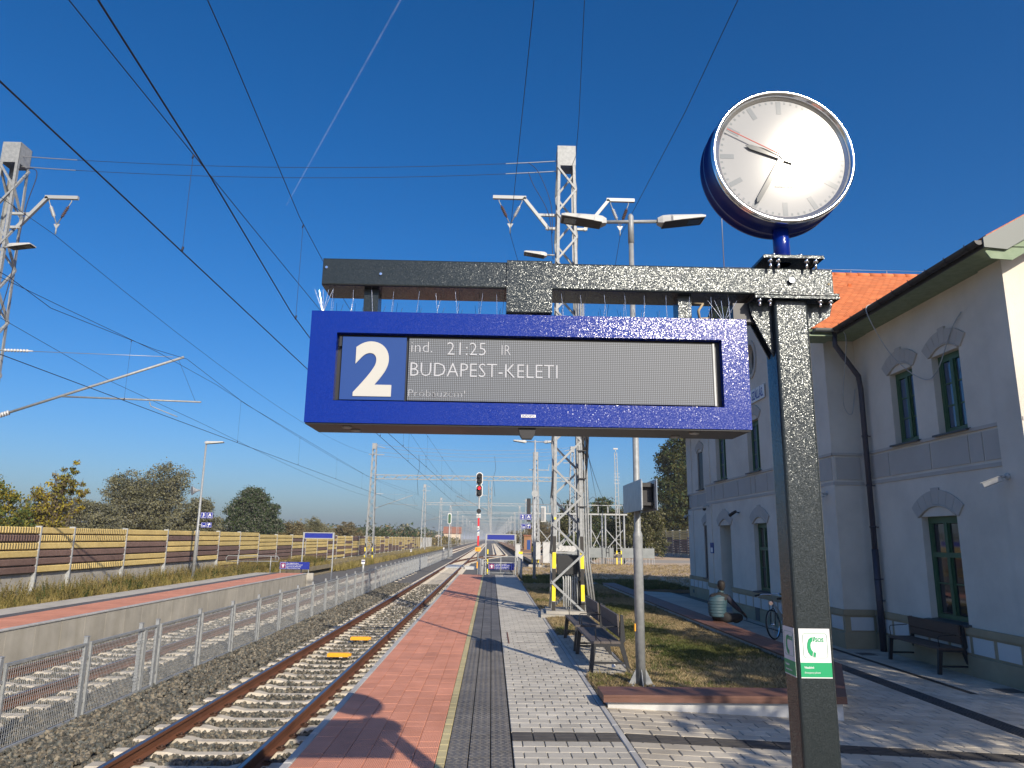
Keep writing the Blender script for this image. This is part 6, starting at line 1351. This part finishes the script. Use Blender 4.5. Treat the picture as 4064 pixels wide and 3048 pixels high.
tree('willow_tree', 'broad rounded grey green tree with dark limbs behind the noise barrier', 'tree', -28.6, 62, -.5, 8.4, [(-1.9, 0, 6.2, 1.7, 1.6, 1.5), (1.4, 0, 6.7, 1.9, 1.8, 1.5), (-.2, 0, 5.2, 2.5, 2, 1.6), (2.2, 0, 4.9, 1.2, 1.3, 1.3), (-2.7, 0, 4.2, 1.4, 1.3, 1.3), (.4, 0, 3.4, 2.4, 1.8, 1.2), (-1.4, 0, 2.4, 2.8, 1.8, 1.2), (2.4, 0, 2.4, 1.6, 1.4, 1.0)], 44000, .10, ['leaf_olive', 'leaf_grey'], .26, G1, limbs=10, twigs=50)
tree('willow_tree', 'lower grey green bush left of the broad rounded tree', 'tree', -30.4, 57, -.5, 5.4, [(-.9, 0, 4.2, 1.1, 1.1, .9), (.8, 0, 3.6, 1.3, 1.1, 1.2), (-1.2, 0, 2.8, 1.4, 1.1, 1.1), (.6, 0, 2.2, 1.9, 1.2, 1.1)], 22000, .09, ['leaf_olive', 'leaf_grey'], .12, G1, twigs=40)
tree('willow_tree', 'grey green bush directly behind the left lamp post', 'tree', -23.6, 60, -.5, 5.4, [(.1, 0, 4.4, 1.3, 1.1, .9), (-1.2, 0, 3.4, 1.1, 1.1, .9), (.8, 0, 3.0, 1.3, 1.1, 1.1), (-.4, 0, 2.4, 1.8, 1.2, .8)], 22000, .09, ['leaf_olive', 'leaf_grey'], .12, G1, twigs=40)
tree('poplar_tree', 'dark green tree with silvery tips standing alone right of the left lamp', 'tree', -27.4, 85, -.5, 8.1, [(0, 0, 6.5, 1.8, 1.6, 1.4), (-1.4, 0, 5.0, 1.5, 1.4, 1.4), (1.0, 0, 4.9, 1.9, 1.6, 1.4), (2.6, 0, 5.2, .7, .9, 1.0), (-2.3, 0, 4.0, 1.0, 1, .8), (0, 0, 3.6, 2.6, 1.6, 1.2), (2.8, 0, 3.4, 1.2, 1, 1)], 42000, .115, ['leaf_dark', 'leaf_grey'], .2, G1, limbs=9)
k = 0
for (x, y, h, wd, m, lab) in ((-29.5, 88, 4.4, 3.6, 'leaf_brown', 'rusty brown bush at the foot of the dark green tree'), (-24.5, 92, 4.6, 3.6, 'leaf_brown', 'tan bush just right of the dark green tree'), (-24.8, 104, 5.3, 3.2, 'leaf_olive', 'pale pointed bush rising from the hedge behind the barrier'), (-21.8, 112, 4.9, 3.2, 'leaf_brown', 'brown bush near the right end of the hedge'), (-27, 118, 4.6, 4.4, 'leaf_olive', 'olive bush behind the blank name board on the left'), (-18.6, 120, 4.5, 2.6, 'leaf_dark', 'dark round bush above the barrier left of the big portal mast')):
    tree('hedge_bush', lab, 'bush', x, y, -.5, h, [(0, 0, h*.72, wd*.42, 1.2, h*.22), (-wd*.4, 0, h*.55, wd*.4, 1.3, h*.25), (wd*.4, 0, h*.5, wd*.4, 1.3, h*.28), (0, 0, h*.3, wd*.7, 1.4, h*.25)], 17000, .11, [m, 'leaf_olive'], .12, 'bushes of the hedge behind the noise barrier', limbs=5, twigs=25)
def mass(name, lab, spots, n, size, mats):
    V, F, _ = leaves([(x, y, z+h*.5-.5, w_, w_*.7, h*.5, w_*h) for x, y, z, w_, h in spots], n, size, .9); me = fastmesh(name, V, F, mats)
    if len(mats) > 1: me.polygons.foreach_set('material_index', (nrg.random(len(F)) < .4).astype(np.int32))
    o = link(name, me); tag(o, lab, 'trees', kind='stuff')
S_ = [(-19-rnd.random()*18-i*.3, 135+i*7, 0, 4+rnd.random()*3, 3.6+rnd.random()*1.8) for i in range(50)]; mass('far_wood', 'far belt of low trees left of the line', S_, 26000, .42, ['leaf_dark', 'leaf_brown'])
S_ = [(-60+rnd.random()*40-i*5, 420+rnd.random()*200, 0, 9+rnd.random()*8, 7+rnd.random()*5) for i in range(60)]+[(60+rnd.random()*340, 420+rnd.random()*200, 0, 12, 8+rnd.random()*5) for i in range(70)]; mass('horizon_wood', 'dark tree line on the horizon', S_, 24000, 1.3, ['leaf_dark', 'leaf_olive'])
S_ = [(8+rnd.random()*3+i*.25, 190+i*14, 0, 4, 3.5+rnd.random()*2.5) for i in range(26)]; mass('trackside_scrub', 'scrub along the right hand side of the far tracks', S_, 9000, .4, ['leaf_olive', 'leaf_brown'])
S_ = [(-15.5-rnd.random()*4, 195+i*9, -.3, 2.5, 2+rnd.random()*2) for i in range(20)]; mass('trackside_scrub', 'scrub along the left hand side of the far tracks', S_, 8000, .3, ['weed', 'leaf_brown'])
G2 = 'trees behind the switchyard'
for (x, y, h, wd, m, lab) in ((14.2, 95, 8.0, 2.6, 'leaf_dark', 'rounded tree behind the switchyard, left of the big tree'), (18.6, 92, 8.2, 3.0, 'leaf_mix', 'brownish tree between the ladder tower and the big tree'), (10.8, 100, 7.6, 2.6, 'leaf_mix', 'dark tree seen behind the pipe frame of the switchyard'), (32, 128, 9.5, 5, 'leaf_dark', 'lower green tree behind the dark noise barrier'), (11.9, 180, 7.3, 4.0, 'leaf_brown', 'reddish tree far behind the blue platform number signs'), (9.0, 78, 3.2, 1.8, 'leaf_dark', 'dark low bush behind the switchyard gate')):
    tree('broad_tree', lab, 'tree', x, y, -.3, h, [(0, 0, h*.8, wd*.55, wd*.5, h*.17), (-wd*.5, 0, h*.62, wd*.55, wd*.5, h*.2), (wd*.5, 0, h*.6, wd*.55, wd*.5, h*.2), (0, 0, h*.4, wd, wd*.6, h*.22), (-wd*.3, 0, h*.2, wd*.9, wd*.6, h*.18), (wd*.6, 0, h*.22, wd*.6, wd*.5, h*.18)], 26000, .15, [m, 'leaf_olive'], .16, G2, limbs=7)
tree('broad_tree', 'big tree with shade and yellow highlights put into its leaf colours rising beside the far corner of the station', 'tree', 30.0, 112, -.3, 20.1, [(0.3, 0.0, 17.17, 2.96, 2.96, 2.52), (-2.66, 0.0, 14.8, 2.22, 2.66, 2.22), (2.66, 0.0, 15.1, 3.26, 2.96, 2.66), (-0.89, 0.0, 12.14, 3.55, 3.26, 2.66), (3.55, 0.0, 11.25, 3.55, 3.26, 2.96), (-2.81, 0.0, 9.47, 2.66, 2.96, 2.22), (0.89, 0.0, 7.99, 4.44, 3.55, 2.52), (-2.07, 0.0, 5.92, 2.66, 2.66, 1.92), (4.14, 0.0, 5.03, 3.55, 2.96, 2.37), (7.4, 1.48, 11.84, 4.44, 3.7, 4.44), (7.4, 1.48, 5.92, 4.44, 3.7, 3.7)], 80000, .24, ['leaf_mix', 'leaf_dark'], .45, None, limbs=12)
# gravel heap
b = B(); m_ = 22
for i in range(m_):
    for j in range(7): a = i/(m_-1)*2-1; c = j/6*2-1; b.v.append((14.2+a*6.2, 118+c*4, -.3+max(0, (1-a*a*.9)*(1-c*c))**.7*3.1*(1+.14*math.sin(i*1.7)+.06*math.sin(i*4.1))))
for i in range(m_-1):
    for j in range(6): b.f.append((i*7+j, (i+1)*7+j, (i+1)*7+j+1, i*7+j+1)); b.sm.append(True)
tag(b.build('gravel_heap', 'gravel_heap'), 'long heap of pale gravel behind the switchyard', 'gravel heap')
# two trees outside the view on the right whose shade falls across the pavement and the lawn
for (x, y, h, lab, cl, n) in ((11.2, -.6, 9.5, 'tree standing before the gable end of the station', [(-1.2, .6, 6.2, 1.9, 1.8, 1.1), (1.3, 0, 6.6, 2.0, 1.8, 1.3), (0, -1.5, 7.8, 1.9, 1.7, 1.2), (-2.6, -.6, 4.9, 1.2, 1.3, .8), (1.0, 1.7, 5.0, 1.6, 1.5, .9)], 5200),
                           (9.4, 4.6, 7.6, 'tree close to the near corner of the station', [(-.8, .2, 6.0, 1.5, 1.9, .8), (-1.6, -1.2, 5.2, 1.1, 1.1, .6), (.8, .8, 5.6, 1.2, 1.3, .8), (-.4, 2.0, 5.0, 1.0, .9, .6)], 1500),
                           (8.0, -1.6, 7.6, 'tree by the pavement right of the viewpoint', [(-.6, .4, 5.8, 1.3, 1.5, .8), (.9, -.6, 5.4, 1.2, 1.2, .8), (-1.4, -1.4, 5.0, .9, .9, .6)], 900),
                           (10.6, -7.4, 8.6, 'tree by the street corner beside the pavement', [(0, 0, 6.6, 1.7, 1.6, 1.3), (1.4, .9, 5.4, 1.3, 1.2, .9), (.8, -1.5, 5.7, 1.3, 1.3, 1)], 2300)):
    tree('plane_tree', lab, 'tree', x, y, GB, h, cl, n, .17, ['leaf_olive', 'leaf_yellow'], .16, None, limbs=8, spread=.8)
# grass and weeds
def tuft(n, h, w_, mat, seed, flop=.5, bw=.006):
    q = random.Random(seed); b = B()
    for i in range(n):
        a = q.uniform(0, 6.28); r = q.uniform(0, w_); x, y = r*math.cos(a), r*math.sin(a); hh = h*q.uniform(.5, 1.1); fx, fy = q.uniform(-flop, flop)*hh, q.uniform(-flop, flop)*hh; px, py = -math.sin(a)*bw, math.cos(a)*bw
        b.add([(x-px, y-py, 0), (x+px, y+py, 0), (x+fx*.4+px*.7, y+fy*.4+py*.7, hh*.6), (x+fx*.4-px*.7, y+fy*.4-py*.7, hh*.6), (x+fx, y+fy, hh)], [(0, 1, 2, 3), (3, 2, 4)])
    return b.mesh('tuft', mat)
GR = [tuft(16, .075, .06, 'grass', i, .8) for i in range(4)]; DRY = [tuft(16, .06, .07, 'grass_dry', 20+i, 1.3) for i in range(4)]
def noise2(x, y, s, o): return np.sin(x*s+o)+np.sin(y*s*.7+o*2+1.3*np.sin(x*s*.5))+np.sin((x+y)*s*.45+o*3)
def inlawn(P):
    x, y = P[:, 0], P[:, 1]; m = (x > 1.45) & (x < 4.86) & (y > 9.62) & (y < 36); m &= ~((x < 2.22) & (y > 11.22) & (y < 16)); m &= ~((x > 4.0) & (y < 11.7) & (x > 4.0+(y-9.6)*.4)); m &= ~((x < 2.7) & (y > 19.1) & (y < 21)); m &= ~((y > 33.3) & (y < 35.3)); return m
def field(n, x0, x1, y0, y1, z): return np.column_stack([nrg.uniform(x0, x1, n), nrg.uniform(y0, y1, n), np.full(n, z)])
P = np.vstack([field(17000, 1.4, 4.9, 9.6, 16, .012), field(9000, 1.4, 4.9, 16, 24, .012), field(4500, 1.4, 4.9, 24, 36, .012)]); P = P[inlawn(P)]; nn = noise2(P[:, 0], P[:, 1], 2.1, 1.)+nrg.normal(size=len(P))*.7
tag(scatter('lawn_grass', P[nn > .75], GR, .6, 1.3), 'short patchy green grass on the lawn inside the planter wall', 'grass', kind='stuff')
tag(scatter('dry_grass', P[nn <= .75], DRY, .6, 1.3), 'flattened straw coloured grass between the green patches of the lawn', 'grass', kind='stuff')
P = field(5000, 1.5, 30, 36.3, 66, -.165); P = P[(P[:, 0] > 4.3) | (P[:, 1] < 57)]
DF = [tuft(9, .11, .22, 'grass_dry', 40+i, 1.6, .012) for i in range(3)]; tag(scatter('field_grass', P, DF, .7, 1.6), 'dry yellow stubble grass on the field before the switchyard', 'grass', kind='stuff')
P = field(2500, 1.5, 9, 33.4, 40, -.17); P[:, 2] = np.where(P[:, 0] < 4.3, .02, -.17); tag(scatter('path_grass', P, GR, 1.2, 2.2), 'green grass along the shaded path beyond the planter', 'grass', kind='stuff')
# weeds along the noise barrier
def weedplant(h, seed, mat):
    q = random.Random(seed); b = B()
    for s in range(4):
        a = q.uniform(0, 6.28); lx_, ly_ = .22*math.cos(a)*h, .22*math.sin(a)*h; hh = h*q.uniform(.7, 1.1); pts = [(0, 0, 0), (lx_*.4, ly_*.4, hh*.5), (lx_, ly_, hh)]; b.tube(pts, [.006, .005, .003], 3, False)
        for k in range(16):
            u = q.uniform(.15, 1); c = Vector(pts[0]).lerp(Vector(pts[2]), u); c.z = hh*u; a2 = q.uniform(0, 6.28); l = .10*h**.5*(1.2-u*.8); d = Vector((math.cos(a2)*l, math.sin(a2)*l, l*.5)); n_ = Vector((-math.sin(a2), math.cos(a2), 0))*.011
            b.add([c, c+d*.5+n_, c+d, c+d*.5-n_], [(0, 1, 2, 3)])
    return b.mesh('weed', mat)
WD = [weedplant(.55, i, 'weed') for i in range(4)]+[weedplant(.4, 9+i, 'weed_green') for i in range(2)]; WG = [tuft(14, .38, .10, 'weed', 60+i, .5, .008) for i in range(4)]
P = field(2300, -14.85, -12.78, 15, 60, -.155); P = P[(noise2(P[:, 0]*.5, P[:, 1], .9, 2.)+nrg.normal(size=len(P))*.8-.5*(P[:, 0]+13.6)) > -.4]; tag(scatter('weeds', P, WD, .5, 1.35), 'tall yellowing weeds growing between the far platform and the noise barrier', 'weeds', kind='stuff')
P = field(3400, -14.9, -12.72, 15, 60, -.155); tag(scatter('verge_grass', P, WG, .4, 1.0), 'rough dry grass along the foot of the noise barrier', 'grass', kind='stuff')
P = field(5200, -14.8, -11.2, 60, 190, -.72); P[:, 0] = -14.8+(P[:, 0]+14.8)*.8; tag(scatter('lineside_grass', P, WG, .9, 2.0), 'olive grass along the noise barrier farther down the line', 'grass', kind='stuff')
sheet('bank', -15, -12.6, 42.7, 300, -.30, 'verge', -.76)
P = np.array([(2.0, 11.12, .01), (2.12, 11.18, .01), (1.62, 11.14, .01), (1.75, 11.2, .01), (1.55, 11.1, .01), (1.95, 15.99, .01), (1.48, 16.1, .01), (2.23, 14.1, .01), (2.24, 12.9, .01), (1.7, 19.0, .01), (1.5, 18.8, 0)]); tag(scatter('edge_tufts', P, WG, .25, .4), 'small grass tufts along the edge of the bench pad', 'grass', kind='stuff')
t = thing('paper_scrap', 'small crumpled white scrap of paper lying by the near lamp post', 'litter', (1.93, 11.9, .03)); B().add([(1.90, 11.9, .02), (1.96, 11.88, .03), (1.955, 11.93, .09), (1.91, 11.94, .06), (1.93, 11.90, .055)], [(0, 1, 4), (1, 2, 4), (2, 3, 4), (3, 0, 4)]).build('paper', 'sticker_white', parent=t)
# ================================================================ PERSON
pz = .155; px, py = 5.28, 17.45
pe = thing('person', 'person in a quilted teal vest sitting on the planter seat, back to the camera', 'person', (px, py, pz))
def loft(rings, n=20):
    b = B(); v = []
    for cx_, cy_, cz_, rx_, ry_ in rings: v += [(cx_+rx_*math.cos(2*math.pi*k/n), cy_+ry_*math.sin(2*math.pi*k/n), cz_) for k in range(n)]
    m = len(rings); b.add(v, [(i*n+k, i*n+(k+1) % n, (i+1)*n+(k+1) % n, (i+1)*n+k) for i in range(m-1) for k in range(n)], True); b.f += [tuple(range(n)), tuple((m-1)*n+k for k in range(n))]; b.sm += [False]*2; return b
def skin(name, J, edges, rad, mat, parent, sub=2):
    me = bpy.data.meshes.new(name); me.from_pydata([tuple(Vector(j)) for j in J], edges, []); o = bpy.data.objects.new(name, me); col.objects.link(o)
    sm_ = o.modifiers.new('s', 'SKIN'); 
    for v, r in zip(me.skin_vertices[0].data, rad): v.radius = (r, r) if not isinstance(r, tuple) else r
    me.skin_vertices[0].data[0].use_root = True; o.modifiers.new('u', 'SUBSURF').levels = sub; bpy.context.view_layer.update()
    m2_ = bpy.data.meshes.new_from_object(o.evaluated_get(bpy.context.evaluated_depsgraph_get())); bpy.data.objects.remove(o); m2_.materials.clear(); m2_.materials.append(MAT[mat]); m2_.name = name
    for p in m2_.polygons: p.use_smooth = True
    q = link(name, m2_, parent, (0, 0, 0)); return q
J = [(.0, 0, .09), (.0, 0, .25), (.02, 0, .42), (.05, .01, .54), (.085, .02, .62), (.105, .03, .70), (.115, .035, .77)]; E_ = [(i, i+1) for i in range(6)]; Rr = [.15, .14, .15, .13, .07, .05, .06]
def add(j, e, r): J.append(j); Rr.append(r); E_.append((e, len(J)-1)); return len(J)-1
rs_ = add((.21, -.03, .545), 3, .07); re = add((.40, -.05, .34), rs_, .052); rw = add((.60, .0, .17), re, .034); rh = add((.65, .02, .12), rw, .034)
for k in range(5): f1 = add((.668+.008*k, -.01+.022*k, .085-.004*k), rh, .011); add((.665+.006*k, -.01+.022*k, .045-.004*k), f1, .009)
ls = add((-.12, .03, .54), 3, .07); le = add((-.15, .18, .36), ls, .05); lw_ = add((.06, .27, .24), le, .034); lh = add((.14, .27, .21), lw_, .034)
for k in range(5): f1 = add((.18, .245+.016*k, .20), lh, .011); add((.215, .245+.016*k, .185), f1, .009)
rk = add((.28, .02, .07), 0, .115); rk2 = add((.56, .04, .10), rk, .085); rf = add((.52, .26, -.02), rk2, .055); add((.48, .38, -.03), rf, .045)
lk = add((.02, .32, .08), 0, .10); lk2 = add((.24, .48, .10), lk, .075); add((.44, .36, .0), lk2, .05)
skin('body', J, E_, Rr, 'black_cloth', pe)
def smoothstep_r(u, pts): return float(np.interp(u, [p[0] for p in pts], [p[1] for p in pts]))
rings = []
for i in range(61):
    u = i/60; z = .10+.53*u; q_ = 1+.035*abs(math.sin(u*math.pi*8)); cx_ = smoothstep_r(z, [(.10, -.005), (.3, -.01), (.45, .01), (.58, .05), (.63, .085)])
    rx_ = smoothstep_r(z, [(.10, .175), (.2, .20), (.32, .205), (.45, .222), (.54, .205), (.585, .155), (.63, .075)]); ry_ = smoothstep_r(z, [(.10, .15), (.3, .155), (.45, .16), (.55, .14), (.60, .10), (.63, .07)]); rings.append((px+cx_, py+.01+max(0, z-.5)*.15, pz+z, rx_*q_, ry_*q_))
loft(rings, 28).build('vest', 'vest', parent=pe)
loft([(px+.09, py+.03, pz+.60, .078, .074), (px+.10, py+.03, pz+.68, .066, .066), (px+.105, py+.035, pz+.70, .055, .056)], 18).build('collar', 'vest', parent=pe)
skin('right_sleeve', [(.19, -.03, .56), (.235, -.04, .52), (.40, -.055, .34), (.56, -.01, .20)], [(0, 1), (1, 2), (2, 3)], [.075, .082, .064, .046], 'navy_cloth', pe, 1)
hd = [(px+.115, py+.045, pz+.66, .045, .05), (px+.115, py+.045, pz+.70, .055, .06), (px+.115, py+.05, pz+.735, .066, .085), (px+.115, py+.05, pz+.78, .076, .098), (px+.115, py+.045, pz+.83, .079, .10), (px+.115, py+.04, pz+.87, .070, .088), (px+.115, py+.04, pz+.90, .045, .055), (px+.115, py+.04, pz+.908, .01, .01)]
loft(hd, 20).build('head', 'skin', parent=pe)
loft([(px+.113, py+.015, pz+.685, .056, .058), (px+.115, py+.02, pz+.725, .066, .072), (px+.115, py+.02, pz+.77, .081, .086), (px+.115, py+.025, pz+.83, .086, .094), (px+.115, py+.03, pz+.875, .078, .092), (px+.115, py+.035, pz+.905, .052, .062), (px+.115, py+.035, pz+.918, .012, .012)], 20).build('hair', 'hair', parent=pe)
for s_ in (-1, 1): B().lathe((px+.115+s_*.077, py+.06, pz+.785), (s_, .2, 0), [(.012, 0), (.022, .008), (.014, .018)], 8).build('ear', 'skin', parent=pe)
B().lathe((px+.115, py+.142, pz+.775), (0, 1, -.2), [(.02, 0), (.012, .025), (.003, .03)], 8).build('nose', 'skin', parent=pe)
B().bb(px+.09, px+.14, py+.143, py+.150, pz+.738, pz+.744).build('mouth', 'purple', parent=pe)
for s_ in (-1, 1): B().lathe((px+.115+s_*.03, py+.138, pz+.80), (0, 1, 0), [(.009, 0), (.006, .006)], 8).build('eye', 'white_sign', parent=pe)
skin('hand', [(.59, .0, .185), (.65, .02, .125)], [(0, 1)], [.036, .040], 'skin', pe, 1)
# ================================================================ BICYCLE
bk = thing('bicycle', 'dark city bicycle leaning by the station wall, front wheel showing beside the post', 'bicycle', (6.55, 17.35, -.23)); bk['_w'] = (0, 0, 0); Rw_ = .335
def wheel(x):
    B().lathe((x, 0, Rw_), (0, 1, 0), [(Rw_-.03, -.014), (Rw_-.008, -.018), (Rw_, 0), (Rw_-.008, .018), (Rw_-.03, .014)], 40, cap=False)
    t_ = B().lathe((x, 0, Rw_), (0, 1, 0), [(Rw_-.028, -.012), (Rw_-.010, -.018), (Rw_, 0), (Rw_-.010, .018), (Rw_-.028, .012), (Rw_-.028, -.012)], 40, cap=False).build('tyre', 'rubber', parent=bk)
    B().lathe((x, 0, Rw_), (0, 1, 0), [(Rw_-.045, -.010), (Rw_-.027, -.011), (Rw_-.027, .011), (Rw_-.045, .010), (Rw_-.045, -.010)], 40, cap=False).build('rim', 'chrome', parent=t_)
    s = B().cyl((x, -.04, Rw_), (x, .04, Rw_), .02, 10)
    for i in range(20): a = i*math.pi/10; s.tube([(x, .025*(-1)**i, Rw_), (x+(Rw_-.04)*math.cos(a), 0, Rw_+(Rw_-.04)*math.sin(a))], .0018, 3, False)
    s.build('spokes', 'chrome', parent=t_); B().lathe((x, 0, Rw_), (0, 1, 0), [(Rw_+.02, -.02), (Rw_+.028, 0), (Rw_+.02, .02)], 40, cap=False).build('mudguard', 'steel_dark', parent=bk) if 0 else None
wheel(0); wheel(1.06)
B().tube([(.0, .055, Rw_), (.09, .055, .62), (.12, .0, .70), (.155, 0, .86)], .012, 8).tube([(.0, -.055, Rw_), (.09, -.055, .62), (.12, .0, .70)], .012, 8).build('fork', 'steel_dark', parent=bk)
B().tube([(.14, 0, .80), (.62, 0, .32)], .019, 8).tube([(.15, 0, .85), (.50, 0, .50)], .015, 8).tube([(.62, 0, .30), (.54, 0, .84)], .017, 8).tube([(.62, .03, .32), (1.06, .05, Rw_), (.56, .02, .68)], .010, 6).tube([(.62, -.03, .32), (1.06, -.05, Rw_), (.56, -.02, .68)], .010, 6).build('frame', 'galv_dull', parent=bk)
B().tube([(.155, 0, .84), (.17, 0, .98), (.12, 0, 1.0)], .014, 8).tube([(.02, .30, .99), (.10, .22, 1.01), (.12, 0, 1.0), (.10, -.22, 1.01), (.02, -.30, .99)], .011, 8).build('handlebar', 'chrome', parent=bk)
for s in (-1, 1): B().tube([(.06, s*.25, 1.0), (-.03, s*.33, .985)], .019, 8).build('grip', 'rubber', parent=bk); B().tube([(.08, s*.20, 1.01), (.0, s*.28, .95), (-.02, s*.30, .94)], .006, 5).build('brake_lever', 'chrome', parent=bk)
B().prism([(.42, -.02), (.50, -.05), (.68, -.09), (.70, 0), (.68, .09), (.50, .05), (.42, .02)], .05, 2, .86).build('saddle', 'black', parent=bk)
B().lathe((.62, .05, .32), (0, 1, 0), [(.085, 0), (.085, .006)], 20).tube([(.62, .06, .32), (.68, .075, .17)], .010, 6).tube([(.62, -.06, .32), (.56, -.075, .47)], .010, 6).build('crank', 'chrome', parent=bk)
for x, s, z in ((.68, 1, .17), (.56, -1, .47)): B().box((x, s*.12, z), (.09, .08, .02)).build('pedal', 'black', parent=bk)
B().lathe((.10, 0, .80), (-1, 0, 0), [(.02, 0), (.045, .03), (.048, .05)], 12).build('headlight', 'chrome', parent=bk); B().bb(.86, 1.15, -.06, .06, .70, .715).build('rack', 'steel_dark', parent=bk)
bk.rotation_euler = (R_(-6), 0, math.atan2(.68, .73))
# ================================================================ CONTRAIL high above the haze
P0, P1 = Vector((-928, 3000, 1436)), Vector((-480, 3000, 2480)); b = B().tube([P0+Vector((-4, 0, -10)), P0.lerp(P1, .3), P0.lerp(P1, .7), P1+(P1-P0)*.4], [2, 4, 5, 5.5], 10, False); o = b.build('contrail', None)
m = bpy.data.materials.new('contrail'); m.use_nodes = True; t_ = m.node_tree; p = t_.nodes['Principled BSDF']; p.inputs['Base Color'].default_value = (.9, .9, .92, 1); p.inputs['Roughness'].default_value = 1
g = t_.nodes.new('ShaderNodeNewGeometry'); n_ = t_.nodes.new('ShaderNodeTexNoise'); n_.inputs['Scale'].default_value = .012; t_.links.new(g.outputs['Position'], n_.inputs['Vector']); mr2 = t_.nodes.new('ShaderNodeMapRange'); mr2.inputs['To Min'].default_value = .0; mr2.inputs['To Max'].default_value = .05; t_.links.new(n_.outputs[0], mr2.inputs[0]); t_.links.new(mr2.outputs[0], p.inputs['Alpha']); o.data.materials.clear(); o.data.materials.append(m); tag(o, 'thin fading white contrail high in the sky', 'contrail', kind='stuff')
# ================================================================ HAZE
hz = B().bb(-4100, 4100, -320, 7100, -3.3, 16.5).build('haze', None); hz['kind'] = 'stuff'; hz['label'] = 'thin autumn haze over the plain'; hz['category'] = 'haze'
m = bpy.data.materials.new('haze'); m.use_nodes = True; t_ = m.node_tree; t_.nodes.remove(t_.nodes['Principled BSDF']); pv = t_.nodes.new('ShaderNodeVolumePrincipled'); pv.inputs['Color'].default_value = (.82, .86, .92, 1); pv.inputs['Density'].default_value = .00038; pv.inputs['Anisotropy'].default_value = 0
t_.links.new(pv.outputs[0], [n for n in t_.nodes if n.type == 'OUTPUT_MATERIAL'][0].inputs['Volume']); hz.data.materials.clear(); hz.data.materials.append(m)
